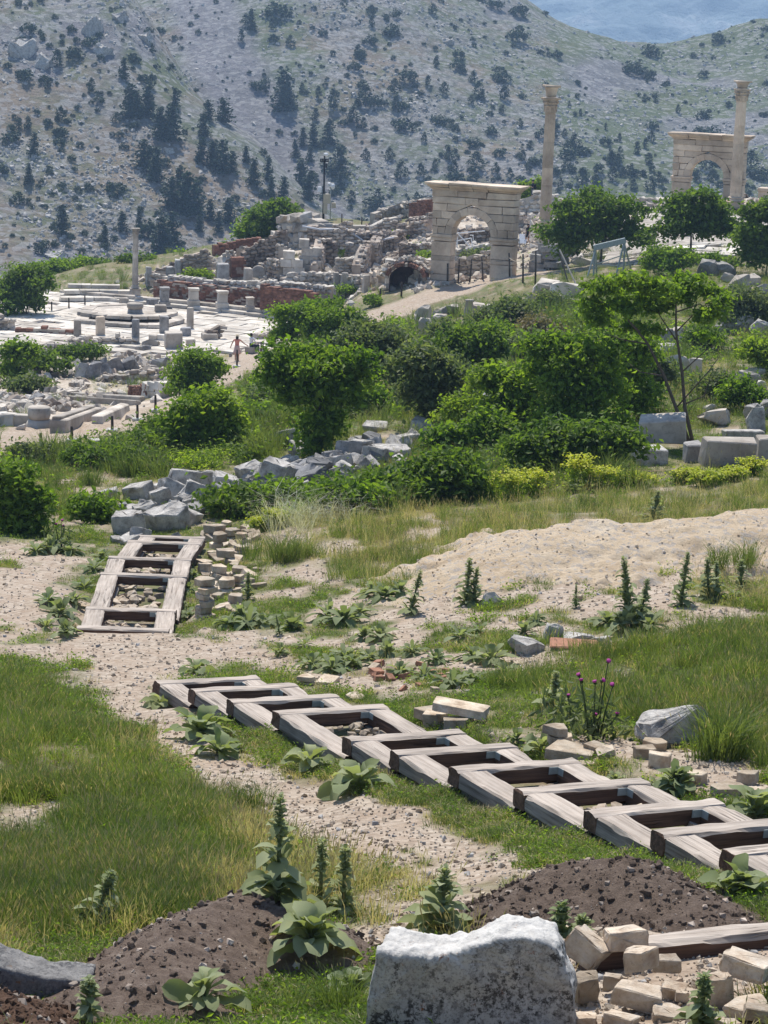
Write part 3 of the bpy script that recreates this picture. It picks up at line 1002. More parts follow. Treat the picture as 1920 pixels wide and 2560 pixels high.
rs = np.random.default_rng(4)
def on_square(px, py, z=AGZ):
    s_, e_ = ray(px, py); y_ = z/float(e_)
    return Vector((float(s_)*y_, y_, z))
st = thing('stepped_plinth', 'long white stone steps running along the back edge of the paved square', 'steps', on_square(160, 738))
o_ = st.location.copy()
pts = [on_square(156, 742), on_square(330, 757), on_square(520, 775), on_square(700, 797), on_square(765, 806)]
nrm = Vector((-(pts[-1]-pts[0]).y, (pts[-1]-pts[0]).x, 0)).normalized()
for k, (hh, off) in enumerate(((.22, 0), (.24, .6))):
    for a, b in zip(pts[:-1], pts[1:]):
        block_run(st, a+nrm*off, b+nrm*off, 4, hh, .66, LIME if k else WHITE, rs, k*.22, o_)
st2 = thing('stone_bench_steps', 'two tiers of white stone seats at the far corner of the square', 'steps', on_square(150, 735))
o_ = st2.location.copy()
for k, (a, b, z) in enumerate((((150, 752), (330, 752), 0), ((160, 744), (330, 744), .3), ((170, 738), (300, 740), .56))):
    block_run(st2, on_square(*a), on_square(*b), 4, .3, .8, WHITE, rs, z, o_)
plat = thing('low_platform', 'low stepped stone platform in the middle of the paved square', 'platform', on_square(325, 800))
o_ = plat.location.copy()
ring1 = [(204,806),(262,812),(330,817),(400,818),(446,806),(430,790),(330,778),(220,786)]
ring2 = [(208,797),(268,803),(330,806),(395,805),(430,796),(405,784),(320,776),(230,780)]
for ring, z, hh in ((ring1, 0, .24), (ring2, .24, .24)):
    q = [on_square(x, y) for x, y in ring]
    for a, b in zip(q, q[1:]+q[:1]):
        block_run(plat, a, b, 2, hh, .9, LIME, rs, z, o_)
q = [on_square(x, y)-o_ for x, y in ring2]
link('fill', mesh_from('fill', [(p.x, p.y, .44) for p in q], [tuple(range(len(q)))], [LIME]), parent=plat)

# ================================================================== ARCHES
def arch_gate(label, base, u_ang, k, T, seed, bury=0.0):
    rs = np.random.default_rng(seed)
    root = thing('stone_arch', label, 'arch', base, u_ang)
    def blk(name, x0, x1, z0, z1, m=TAN, y0=0.0, y1=T, jit=.014):
        g = .008
        link(name, hex_mesh(name, [(x0+g, y0, z0+g), (x1-g, y0, z0+g), (x1-g, y1, z0+g), (x0+g, y1, z0+g), (x0+g, y0, z1-g), (x1-g, y0, z1-g), (x1-g, y1, z1-g), (x0+g, y1, z1-g)],
             .025, [m], jit, int(rs.integers(1e6))), parent=root)
    wl, ap, wr = 1.42*k, 2.84*k, 1.6*k
    zs = 3.15*k
    xa, xb = wl, wl+ap
    xe = wl+ap+wr
    zc = [-1.6, .0, .42, 1.35*k, 1.68*k, 2.65*k]
    for i in range(len(zc)-1):
        blk('pier_block', 0, wl, zc[i], zc[i+1])
        blk('pier_block', xb, xe, zc[i], zc[i+1])
    for x0, x1 in ((0, wl), (xb, xe)):
        blk('impost', x0-.1*k, x1+.1*k, zs-.22*k, zs, TAN, -.1, T+.1)
        blk('impost', x0-.05*k, x1+.05*k, zs-.46*k, zs-.22*k, TAN, -.05, T+.05)
    blk('plinth', -.3, wl+.12, -1.0, -.0, LIME, -.3, T+.2)
    # ring of wedge stones
    r0, r1 = ap/2, ap/2+.5*k
    cx = (xa+xb)/2
    nv = 9
    for i in range(nv):
        a0, a1 = math.pi*(1-i/nv), math.pi*(1-(i+1)/nv)
        dz = rs.normal()*.015
        c = []
        for y in (0.0-.03, T+.03):
            c.append([(cx+r0*math.cos(a0), y, zs+r0*math.sin(a0)+dz), (cx+r0*math.cos(a1), y, zs+r0*math.sin(a1)+dz), (cx+r1*math.cos(a1), y, zs+r1*math.sin(a1)+dz), (cx+r1*math.cos(a0), y, zs+r1*math.sin(a0)+dz)])
        f_, b_ = c
        link('wedge_stone', hex_mesh('wedge_stone', [f_[0], f_[1], b_[1], b_[0], f_[3], f_[2], b_[2], b_[3]], .02, [TAN], .008, int(rs.integers(1e6))), parent=root)
    # spandrel courses cut to the ring
    ztop = zs+r1+.16*k
    zz = np.linspace(zs, ztop, 5)
    for j in range(4):
        z0, z1 = zz[j], zz[j+1]
        def xin(z):
            h = z-zs
            return math.sqrt(max(0, r1*r1-h*h)) if h < r1 else 0.0
        i0, i1 = xin(z0), xin(z1)
        for sgn in (-1, 1):
            if sgn < 0: xo, a, b = 0.0, cx-i0, cx-i1
            else: xo, a, b = xe, cx+i0, cx+i1
            g = .012
            lo, hi = (xo, a-g) if sgn < 0 else (a+g, xo)
            lo1, hi1 = (xo, b-g) if sgn < 0 else (b+g, xo)
            mid = (lo+hi)/2+rs.normal()*.1
            for q0, q1, t0, t1 in ((lo, mid-g, lo1, mid-g), (mid+g, hi, mid+g, hi1)):
                link('spandrel_block', hex_mesh('spandrel_block', [(q0, 0, z0+g), (q1, 0, z0+g), (q1, T, z0+g), (q0, T, z0+g), (t0, 0, z1-g), (t1, 0, z1-g), (t1, T, z1-g), (t0, T, z1-g)], .022, [TAN], .016, int(rs.integers(1e6))), parent=root)
    # architrave, frieze, cornice
    z = ztop
    for h, ex, cuts, nm in ((.46, .02, (0, .40, .56, 1), 'architrave_block'), (.44, .05, (0, .31, .66, 1), 'frieze_block')):
        h *= k
        for i in range(len(cuts)-1):
            blk(nm, -ex+(xe+2*ex)*cuts[i], -ex+(xe+2*ex)*cuts[i+1], z, z+h, TAN, -ex, T+ex, .022)
        z += h
    cuts = (0, .21, .5, .68, 1)
    for i in range(4):
        x0, x1 = xe*cuts[i], xe*cuts[i+1]
        for (z0, z1, e0, e1) in ((z, z+.17*k, .06, .22), (z+.17*k, z+.36*k, .24, .44), (z+.36*k, z+.5*k, .46, .5)):
            xl0, xl1 = (x0-(e0 if i == 0 else 0)), (x0-(e1 if i == 0 else 0))
            xr0, xr1 = (x1+(e0 if i == 3 else 0)), (x1+(e1 if i == 3 else 0))
            g = .006
            link('cornice_block', hex_mesh('cornice_block', [(xl0+g, -e0, z0), (xr0-g, -e0, z0), (xr0-g, T+e0, z0), (xl0+g, T+e0, z0), (xl1+g, -e1, z1), (xr1-g, -e1, z1), (xr1-g, T+e1, z1), (xl1+g, T+e1, z1)], .02, [TAN], .018, int(rs.integers(1e6))), parent=root)
    return root

arch_gate('weathered tan stone arch standing beside the dirt path with its foot in view', W(1075, 699, 150), R(-22), 1.0, 1.0, 1)
arch_gate('farther tan stone arch behind the slender column with its foot hidden by trees', W(1674, 536, 181), R(-20), 1.0, 1.0, 2)
# stump of a third pier at the very edge
p_ = H(1915, 520)
a3 = thing('stone_pier', 'square stone pier stump with capping slab at the far right edge', 'pier', W(1896, 530, 190), R(-20))
for i, (z0, z1, e) in enumerate(((-1, .9, 0), (.9, 1.8, 0), (1.8, 2.1, .15))):
    link('block', box_mesh('block', 2.4+e, 1.2+e, z1-z0-.01, [TAN], .03, .015, i), (1.2, 0, z0), parent=a3)

# ================================================================== COLUMNS
def acanthus(root, r, z0, h, n, ph, m):
    for k in range(n):
        a = ph+2*math.pi*k/n
        w = r*1.5*math.pi/n
        v, f = [], []
        for j, (t, out) in enumerate(((0, .03), (.35, .05), (.7, .12), (.92, .3), (1.0, .42), (.88, .5))):
            ww = w*(1, 1.05, .95, .7, .5, .3)[j]
            for s_ in (-1, 0, 1):
                rr = r+out*r*.8+(.04*r if s_ == 0 else 0)
                v.append((rr, s_*ww, z0+h*t))
        for j in range(5):
            for s_ in (0, 1):
                f.append((j*3+s_, j*3+s_+1, (j+1)*3+s_+1, (j+1)*3+s_))
        link('acanthus_leaf', mesh_from('acanthus_leaf', v, f, [m], True), (0, 0, 0), (0, 0, a), parent=root)

def column(label, base, rb, rt, zs, drums, flutes, m, ped=None, capital=1.0, top=None, rz=0, lean=(0, 0)):
    """zs: heights of pedestal top, base top, shaft top, capital top"""
    root = thing('stone_column', label, 'column', base, rz)
    root.rotation_euler = (lean[0], lean[1], rz)
    zp, zb, zsft, zc = zs
    if ped:
        w = ped
        link('pedestal_foot', box_mesh('pedestal_foot', w*1.18, w*1.18, zp*.16, [m], .03, .012, 1), parent=root)
        link('pedestal_body', box_mesh('pedestal_body', w, w, zp*.68, [m], .02, .012, 2), (0, 0, zp*.16+.003), parent=root)
        link('pedestal_cap', hex_mesh('pedestal_cap', [(x*w*.52*1, y*w*.52, 0) for x, y in ((-1,-1),(1,-1),(1,1),(-1,1))]+[(x*w*.62, y*w*.62, zp*.15) for x, y in ((-1,-1),(1,-1),(1,1),(-1,1))], .02, [m], .01, 3), (0, 0, zp*.84+.006), parent=root)
    h = zb-zp
    link('column_base', lathe('column_base', [(rb*1.42, zp+.01), (rb*1.45, zp+h*.2), (rb*1.4, zp+h*.36), (rb*1.16, zp+h*.42), (rb*1.12, zp+h*.55), (rb*1.25, zp+h*.62), (rb*1.28, zp+h*.78), (rb*1.2, zp+h*.88), (rb*1.04, zp+h)], 28, [m]), parent=root)
    for i in range(len(drums)-1):
        t0, t1 = drums[i], drums[i+1]
        z0, z1 = zb+(zsft-zb)*t0+.004, zb+(zsft-zb)*t1-.004
        r0, r1 = rb+(rt-rb)*t0, rb+(rt-rb)*t1
        n = 80 if flutes else 24
        prof = [(r0*.985, z0), (r0, z0+.03)]
        for kk in range(1, 5): prof.append((r0+(r1-r0)*kk/5, z0+(z1-z0)*kk/5))
        prof += [(r1, z1-.03), (r1*.985, z1)]
        link('shaft_drum', lathe('shaft_drum', prof, n, [m], flutes, .09, smooth=not flutes), (random.gauss(0, .008), random.gauss(0, .008), 0), parent=root)
    H_ = zc-zsft
    link('capital_bell', lathe('capital_bell', [(rt*1.02, zsft+.005), (rt*1.1, zsft+.05*H_), (rt*1.02, zsft+.09*H_), (rt*1.06, zsft+.5*H_), (rt*1.22, zsft+.75*H_), (rt*1.42, zsft+.86*H_)], 28, [m]), parent=root)
    acanthus(root, rt*1.03, zsft+.1*H_, .4*H_, 8, 0, m)
    acanthus(root, rt*1.05, zsft+.22*H_, .52*H_, 8, math.pi/8, m)
    for k in range(4):                              # corner scrolls
        a = math.pi/4+k*math.pi/2
        g = Geo()
        pts_ = []
        for j in range(10):
            t = j/9*2.6*math.pi
            q_ = .16*rt*(1-j/12)*1.6
            pts_.append((rt*1.42+q_*math.cos(t)+.1*rt, 0, zsft+.72*H_+q_*math.sin(t)))
        g.tube([(rt*1.05, 0, zsft+.45*H_)]+pts_, [.06*rt]+[.075*rt]*10, 5)
        link('scroll', g.mesh('scroll', [m], True), rot=(0, 0, a), parent=root)
    w = rt*2.75*capital
    link('abacus', hex_mesh('abacus', [(x*w*.46, y*w*.46, 0) for x, y in ((-1,-1),(1,-1),(1,1),(-1,1))]+[(x*w*.5, y*w*.5, .13*H_) for x, y in ((-1,-1),(1,-1),(1,1),(-1,1))], .02, [m], .012, 5), (0, 0, zsft+.865*H_), parent=root)
    if top:
        z = zc+.02
        r = rt
        link('upper_bowl', lathe('upper_bowl', [(r*.95, z), (r*1.0, z+top*.25), (r*1.15, z+top*.6), (r*1.3, z+top*.78), (r*1.32, z+top*.85)], 24, [m]), parent=root)
        link('upper_slab', box_mesh('upper_slab', r*2.9, r*2.9, top*.16, [m], .03, .02, 9), (0, 0, z+top*.855), parent=root)
    return root

def hgt(px, py_b, py_t, Y):
    return W(px, py_t, Y).z-W(px, py_b, Y).z
b1 = W(1360, 612, 160)
def hz1(y): return hgt(1370, 612, y, 160)
column('tall fluted column with block on its capital rising right of the near arch', b1, .42, .375, (hz1(571), hz1(549), hz1(283), hz1(243)), (0, .33, .49, .735, 1), 20, TAN, 1.15, 1.2, hz1(214)-hz1(243), R(12))
b2 = W(1836, 520, 176)
def hz2(y): return hgt(1830, 520, y, 176)
column('slender column in front of the farther arch near the right edge', b2, .45, .40, (.55, .9, hz2(254), hz2(221)), (0, .31, .56, .74, 1), 20, TAN, 1.2, 1.0, hz2(203)-hz2(221), R(10))
b3 = on_square(338, 746)
def hz3(y): return hgt(340, 746, y, b3.y)
column('slim smooth column on a pedestal at the back edge of the paved square', b3, .235, .2, (hz3(720), hz3(712), hz3(588), hz3(570)), (0, .35, .68, 1), 0, LIME, .72, 1.25, None, R(15))

# ================================================================== PILLARS, PEDESTALS AND BLOCKS OF THE SQUARE
def pedestal(label, px, py, top, wpx, m, group=None, name='pedestal', rz=.25):
    p = on_square(px, py, AGZ+.42)
    s_ = FPX/p.length
    w, h = wpx/s_, (py-top)/s_*1.02
    root = thing(name, label, 'pedestal', p, rz)
    link('foot', box_mesh('foot', w, w, h*.2+.3, [m], .03, .015, int(px)), (0, 0, -.3), parent=root)
    link('body', box_mesh('body', w*.8, w*.8, h*.6, [m], .03, .015, int(px)+1), (0, 0, h*.2+.004), parent=root)
    link('cap', hex_mesh('cap', [(x*w*.41, y*w*.41, 0) for x, y in ((-1,-1),(1,-1),(1,1),(-1,1))]+[(x*w*.5, y*w*.5, h*.2) for x, y in ((-1,-1),(1,-1),(1,1),(-1,1))], .03, [m], .02, int(px)+2), (0, 0, h*.8+.008), parent=root)
    return root

def pillar(label, px, py, top, wpx, m, rnd_=False, name='pillar_stump', cat='pillar', rz=.2, ground=False, dw=1.0, group=None, tilt=(0, 0)):
    p = H(px, py) if ground else on_square(px, py)
    s_ = FPX/p.length
    w, h = wpx/s_, (py-top)/s_*1.02
    if rnd_:
        n = 20
        me = lathe(name, [(w*.5, -.3), (w*.5, h*.5), (w*.485, h*.92), (w*.45, h)], n, [m], smooth=False)
    else:
        me = hex_mesh(name, [(x*w*.5, y*w*.5*dw, -.4) for x, y in ((-1,-1),(1,-1),(1,1),(-1,1))]+[(x*w*.48, y*w*.48*dw, h*(1+random.uniform(-.05, .02))) for x, y in ((-1,-1),(1,-1),(1,1),(-1,1))], min(.05, w*.08), [m], .015, int(px*3+py))
    o = link(name, me, p, (tilt[0], tilt[1], rz))
    return tag(o, label, cat, group)

Q = lambda x, y: (x/2.37, 500+y/2.37)
PIL = [  # zoom-x centre, base y, top y, width, stone, round, label
 (881,505,395,32,GREYST,0,'short grey pillar stump just right of the slim column'),
 (1006,505,395,40,GREYST,0,'grey square pillar stump before the low rubble wall'),
 (1052,475,352,34,GREYST,0,'narrow tall grey pillar stump left of the green round bush'),
 (1321,525,378,70,GREYST,0,'broad grey pillar with dark top above the brick wall'),
 (1468,545,405,46,LIME,0,'pale pillar stump next to the round millstone'),
 (900,655,585,58,DARKST,0,'dark grey weathered block near the centre of the square'),
 (950,698,622,70,LIME,0,'cream block with dark left side at the platform edge'),
 (1002,682,630,36,DARKST,0,'small dark upright block behind the cream platform block'),
 (735,645,580,52,LIME,0,'pale squat block at the back of the low platform'),
 (1126,757,640,42,LIME,1,'pale round column stump standing alone on the slabs'),
 (972,787,688,54,GREYST,0,'grey upright pillar stump in front of the platform'),
 (803,862,710,46,DARKST,1,'dark rounded pillar stump nearest the viewer by the rubble wall'),
 (595,797,690,48,TAN,0,'tan square pillar stump with a hole near its top'),
 (459,818,708,44,LIME,0,'leftmost pale pillar stump along the low brick edge'),
 (1100,800,755,60,DARKST,0,'low dark topped block behind the big two part block'),
 (1028,892,785,104,LIME,0,'largest cream block with grey top at the near edge of the square'),
 (904,847,797,48,LIME,0,'small white cube left in the row of near edge blocks'),
 (952,848,795,44,WHITE,0,'small white cube touching the largest cream block'),
 (1128,880,820,56,WHITE,0,'tilted pale cube fallen right of the largest cream block'),
 (1242,842,790,92,LIME,0,'low wide altar block under the ragged wall end'),
]
for (x, yb, yt, w, m, r_, lab) in PIL:
    px, pb = Q(x, yb); _, pt = Q(x, yt)
    pillar(lab, px, pb, pt, w/2.37, m, bool(r_), 'column_stump' if r_ else ('stone_block' if (yb-yt) < w*1.4 else 'pillar_stump'), 'pillar' if (yb-yt) >= w*1.4 else 'block', random.uniform(-.1, .5), ground=(yb < 560 or yb > 830))
for (x, yb, yt, w, m, lab) in [(975,618,520,62,GREYST,'grey pedestal with moulded cap just right of the slim column'),
 (1147,608,525,68,WHITE,'white moulded pedestal in the middle of the brick wall front'),
 (1317,624,540,70,WHITE,'white moulded pedestal left of the small one by the brick wall'),
 (1480,640,578,52,LIME,'smallest pale pedestal set into the tall brick wall')]:
    px, pb = Q(x, yb); _, pt = Q(x, yt)
    pedestal(lab, px, pb, pt, w/2.37, m)
# round drum on the platform
px, pb = Q(800, 705)
p = on_square(px, pb); s_ = FPX/p.length
d_ = thing('column_drum', 'two piece round drum pedestal on the front of the platform', 'drum', p)
link('lower_drum', lathe('lower_drum', [(.55, -.2), (.55, .5), (.5, .72)], 20, [GREYST]), parent=d_)
link('upper_drum', lathe('upper_drum', [(.5, .73), (.58, .85), (.6, 1.1), (.5, 1.14)], 20, [LIME]), parent=d_)
# leaning millstone
p = H(*Q(1532, 470))
o = link('round_millstone', lathe('round_millstone', [(.5, -.14), (.58, -.08), (.58, .08), (.5, .14)], 24, [LIME]), p+Vector((0, 0, .5)), (R(80), 0, R(-8)))
tag(o, 'round pale millstone disc leaning upright on the ruined hill', 'millstone')

# ================================================================== RUINED WALLS
BR = dict(kind='brick', piece='brick', name='brick_wall')
def sq(x, y, z=0): 
    v = on_square(x, y); return (v.x, v.y, v.z+z)
def off(p, d): return (p[0]+nrm.x*d, p[1]+nrm.y*d, p[2])
rubble_wall('low red brick wall behind the slim column and pedestals', [off(sq(352, 758), 1.7), off(sq(450, 768), 1.7), off(sq(545, 778), 1.7)], [1.5, 1.6, 1.5], .3, BRICK, .6, asp=(1.1, .42), mats2=[RUBMIX], seed=1, **BR)
rubble_wall('red brick wall between the two white pedestals', [off(sq(546, 778), 1.6), off(sq(633, 788), 1.6)], [1.65, 1.75], .3, BRICK, .6, asp=(1.1, .42), mats2=[RUBMIX], seed=2, **BR)
rubble_wall('tallest red brick wall rising straight from the square behind the round trees', [off(sq(634, 792), .9), off(sq(770, 808), .9)], [2.2, 2.15], .32, BRICK, .6, asp=(1.1, .42), seed=3, nmax=299, **BR)
rubble_wall('ragged line of white stones capping the brick walls', [off(sq(330, 752, 1.5), 2.3), off(sq(540, 776, 1.6), 2.3), off(sq(640, 790, 2.1), 1.7), off(sq(790, 806, 2.1), 1.7)], [.3, .35, .3, .3], .42, WHITE, .8, seed=4)
rubble_wall('low mixed brick edge left of the pillar stumps', [Q(90,800), Q(260,805), Q(430,812)], [.45, .5, .45], .36, BRICK, .5, mats2=[LIME], seed=5, kind='brick', piece='brick', name='brick_wall', asp=(1.2, .5))
rubble_wall('stub of pale rubble wall at the left frame edge beside the square', [(-30, 830), (30, 832)], [1.1, .8], .4, LIME, .8, seed=6)
rubble_wall('long low wall of pale rubble below the square', [Q(230,905), Q(420,905), Q(600,870), Q(790,872)], [.45, .7, .75, .6], .38, LIME, .7, mats2=[WHITE], seed=7)
rubble_wall('ragged pale wall end at the right corner of the square', [Q(1225,845), Q(1310,842)], [.7, 1.25], .36, RUBMIX, .6, seed=8)
rubble_wall('heap of broken wall at the corner beside the walkers', [Q(1530,840), Q(1650,830)], [.6, .8], .36, LIME, .8, seed=9)
rubble_wall('broken rubble wall rising behind the grey pillar stumps', [(362, 708), (425, 700), (470, 697), (505, 694), (530, 692)], [.7, 1.3, 1.9, 2.1, 1.2], .36, RUBMIX, .7, seed=10)
rubble_wall('brick and stone pier left of the fallen rubble', [(578, 702), (605, 700)], [1.8, 1.9], .34, BRICK, .8, kind='brick', piece='brick', name='brick_pier', cat='pier', seed=11, mats2=[RUBMIX])
rubble_wall('tall rubble wall sloping down from the boulder stack', [(605, 690), (650, 685), (705, 680)], [1.9, 2.7, 3.4], .36, RUBMIX, .8, seed=12)
rubble_wall('dark red brick wall under the two lobed tree', [(535, 640), (590, 636), (650, 628)], [.9, 1.2, 1.2], .36, BRICK, .6, kind='brick', piece='brick', name='brick_wall', seed=13, asp=(1.1, .45))
rubble_wall('stack of huge rounded boulders forming a wall below the tree', [(692, 625), (735, 620), (790, 618)], [2.6, 3.0, 2.2], .95, LIME, 1.2, seed=14, asp=(1.15, .85), name='boulder_wall', mats2=[GREYST])
rubble_wall('long pale wall of rubble under the white pipe', [(765, 640), (850, 642), (930, 640), (985, 632)], [2.4, 2.3, 1.8, 1.2], .36, RUBMIX, .8, seed=15)
rubble_wall('terrace wall of rough stone at the foot of the fallen rubble', [(700, 730), (780, 728), (880, 725), (905, 722)], [1.2, 1.4, 1.2, 1.0], .46, LIME, .7, seed=16, mats2=[RUBMIX])
rubble_wall('sloping rubble wall left of the brick vault', [(940, 668), (955, 640), (1010, 605)], [1.8, 1.7, 1.0], .45, RUBMIX, .8, seed=17)
rubble_wall('broken wall crest of loose stones on the hill skyline', [(940, 560), (1000, 548), (1062, 542)], [1.0, 1.6, 1.8], .5, LIME, .8, seed=18)
rubble_wall('dark red brick patch on the hill crest beside the near arch', [(1022, 552), (1070, 548)], [1.5, 1.8], .3, BRICK, .5, kind='brick', piece='brick', name='brick_wall', seed=19, asp=(1.1, .5))
rubble_wall('white rubble mound wall under the standing visitor', [(1285, 540), (1330, 536), (1400, 535)], [1.3, 1.7, 1.2], .5, WHITE, 1.0, seed=20)
rubble_wall('low white wall line right of the fluted column', [(1400, 512), (1480, 510), (1600, 508), (1690, 508)], [.5, .6, .5, .5], .5, WHITE, .8, seed=21)
rubble_wall('low rough wall seen through the near arch', [(1130, 690), (1180, 686), (1235, 682)], [1.1, 1.5, 1.2], .42, LIME, .7, seed=22)
rubble_wall('white masonry wall end right of the brick vault', [(1020, 712), (1060, 705), (1080, 690)], [.7, 1.1, 1.3], .5, WHITE, .9, seed=23)
rubble_wall('dark grey block wall at the foot of the fluted column', [(1325, 680), (1370, 676), (1410, 668)], [1.5, 1.7, 1.5], .7, GREYST, 1.0, kind='block', piece='block', asp=(1.3, .7), seed=24, name='block_wall')
rubble_wall('pale rubble bank below the dark boulder cluster', [Q(600,1085), Q(760,1090), Q(920,1085), Q(1000,1070)], [.45, .6, .65, .5], .34, LIME, .9, seed=25, mats2=[RUBMIX])
rubble_wall('curved line of rough stones left of the sunken room', [Q(290,1190), Q(400,1150), Q(440,1120), Q(520,1110)], [.3, .35, .35, .3], .34, LIME, .6, seed=26, mats2=[LIME])
rubble_wall('short red brick pier at the corner of the sunken room', [Q(757,1172), Q(855,1175)], [.55, .68], .24, BRICK, .6, kind='brick', piece='brick', name='brick_pier', cat='pier', seed=27, asp=(1.1, .45))
rubble_wall('pair of dressed white blocks beside the short brick pier', [Q(858,1170), Q(960,1168)], [.68, .68], .55, WHITE, .55, kind='block', piece='block', name='block_wall', seed=28, asp=(1.0, .68), drop=.0)
rubble_wall('row of square white blocks at the left frame edge', [(-20, 1064), (62, 1064)], [.45, .45], .5, WHITE, .5, kind='block', piece='block', name='block_wall', seed=29, asp=(1.2, .9), drop=.05)
rubble_wall('line of flat white stones edging the sunken room', [Q(0,1260), Q(90,1240), Q(180,1235)], [.25, .28, .25], .4, WHITE, .5, seed=30)
rubble_wall('white kerb stones right of the tall brick wall', [(770, 760), (830, 738), (885, 722), (960, 700)], [.5, .55, .5, .4], .7, WHITE, 1.2, kind='block', piece='block', name='block_wall', seed=31, asp=(1.5, .7))
rubble_wall('low dressed wall with posts left of the brick vault', [(905, 728), (945, 722), (980, 718)], [1.1, 1.2, 2.0], .55, TAN, .6, kind='block', piece='block', name='block_wall', seed=32, asp=(1.2, .7))

# dressed block masonry on the hill
def ashlar(label, px, py, cols, rows, w, h, m, rz=0, taper=True, seed=0):
    p = H(px, py); rs = np.random.default_rng(seed)
    root = thing('dressed_wall', label, 'wall', p, rz)
    for j in range(rows):
        n = cols
        for i in range(n):
            if taper and j == rows-1 and i == n-1: continue
            link('block', pool('block', m, int(rs.integers(0, 8))), ((i-(n-1)/2+(.25 if j % 2 else 0))*w, rs.normal()*.03, h*(j+.5)-.3), (0, 0, rs.normal()*.015), (w-.02, .8, h-.015), root)
    return root
ashlar('tall wall of large dressed white blocks in the middle of the hill', 728, 698, 2, 4, .85, .62, WHITE, .05)
ashlar('upper wall of two dressed blocks stepping up behind the tall one', 772, 690, 2, 5, .8, .62, LIME, .05, seed=3)
ashlar('long course of dressed stone on top of the pipe wall', 862, 575, 5, 1, 1.2, .75, LIME, -.12, False, seed=5)
ashlar('end wall of dressed blocks left of the brick vault mouth', 968, 722, 1, 4, .75, .6, WHITE, 0, False, seed=6)
for x, lab in ((840, 'pale slim pillar stump left of a pair below the rubble'), (862, 'pale slim pillar stump right of a pair below the rubble'), (915, 'slim pillar stump at the end of the low dressed wall')):
    pillar(lab, x, 728, 682 if x < 900 else 686, 13 if x < 850 else 17, LIME, ground=True)
# brick vault: a recess with an arched mouth
p = H(1015, 722)
va = thing('brick_vault', 'brown brick vault mouth hollowed in the hillside left of the near arch', 'vault', p+Vector((0, .6, -.1)), R(-8))
va.scale = (.82, .82, .82)
n_ = 17
for i in range(n_):
    a = math.pi*(1-(i+.5)/n_)
    link('brick', pool('block', BRICK if i % 4 else RUBMIX, i % 8), (1.55*math.cos(a)*1.05, random.uniform(-.1, .1), .9+1.2*math.sin(a)), (random.gauss(0, .1), math.pi/2-a, 0), (.26, .9, .30), va)
v, f = [], []
for j, y in enumerate((.1, 2.6)):
    for i in range(13):
        a = math.pi*(1-i/12)
        v.append((1.45*math.cos(a), y, .8+1.05*math.sin(a)))
    v += [(1.45, y, -.5), (-1.45, y, -.5)]
for i in range(15): f.append((i, (i+1) % 15, 15+(i+1) % 15, 15+i))
f.append(tuple(range(15, 30)))
link('vault_lining', mesh_from('vault_lining', v, f, [BRICK]), parent=va)
g = Geo()
rs = np.random.default_rng(6)
for k in range(130):
    a = rs.uniform(0, math.pi); r = rs.uniform(1.0, 1.3)
    link('stone', pool('hull', (LIME, RUBMIX, WHITE)[k % 3], int(rs.integers(0, 8))), (1.75*r*math.cos(a), rs.uniform(-.1, 2.6), .9+1.35*r*math.sin(a)*.95), tuple(rs.uniform(-.6, .6, 3)), (rs.uniform(.25, .55), .4, rs.uniform(.2, .4)), va)
# more broken walls, shoulder to shoulder over the ruin mound
XW = [((612,668),(662,650),1.6,1.0),((690,690),(700,655),2.4,2.6),((800,700),(812,665),1.2,2.2),((835,690),(900,684),1.5,1.1),((760,665),(835,668),1.3,2.0),((860,660),(925,655),1.8,1.2),((905,700),(925,670),1.2,1.9),
 ((880,620),(960,612),1.4,1.0),((990,600),(1060,590),1.2,1.5),((800,600),(870,596),1.1,1.6),((1000,650),(1060,640),1.2,1.0),((930,590),(1000,578),.9,1.3),((640,690),(690,705),1.0,1.6),((560,700),(585,680),1.2,1.6),((1020,575),(1075,570),1.0,1.4),((1140,650),(1210,646),.9,1.2),((1150,610),(1230,604),.8,1.0),((1240,560),(1300,566),.9,1.2)]
XN = ['above the brick pier', 'beside the tall dressed wall', 'running back from the slim stumps', 'above the slim stumps', 'under the sagging pipe', 'below the pipe end', 'left of the brick vault', 'under the long dressed course', 'beside the brick patch', 'below the camera masts', 'behind the brick vault', 'on the middle of the crest', 'right of the millstone', 'left of the brick pier', 'just left of the near arch top', 'in the left of the arch opening', 'high in the arch opening', 'right of the near arch']
for k, (a, b, h0, h1) in enumerate(XW):
    rubble_wall(f'broken piece of rubble wall {XN[k]}', [a, ((a[0]+b[0])/2, (a[1]+b[1])/2+random.uniform(-5, 5)), b], [h0, (h0+h1)/2*random.uniform(.8, 1.25), h1], .36, (RUBMIX, LIME, RUBMIX, WHITE)[k % 4], .8, seed=60+k, mats2=[LIME, RUBMIX])
rs = np.random.default_rng(8)
for k in range(150):
    px, py = rs.uniform(600, 1075), rs.uniform(560, 735)
    if px < 700 and py < 640 or vn(np.array([px/60]), np.array([py/40]), 3)[0] < .3: continue
    p = H(px, py); w = rs.uniform(.3, .85)
    o = link('fallen_block', pool('block' if rs.random() < .4 else 'hull', (LIME, WHITE, RUBMIX)[int(rs.integers(0, 3))], int(rs.integers(0, 8))), p+Vector((0, 0, w*.15)), tuple(rs.uniform(-.5, .5, 3)), (w, w*.8, w*.6))
    tag(o, f'pale fallen block lying {near_ruin(px, py)}', 'stone', 'fallen blocks on the ruin mound')

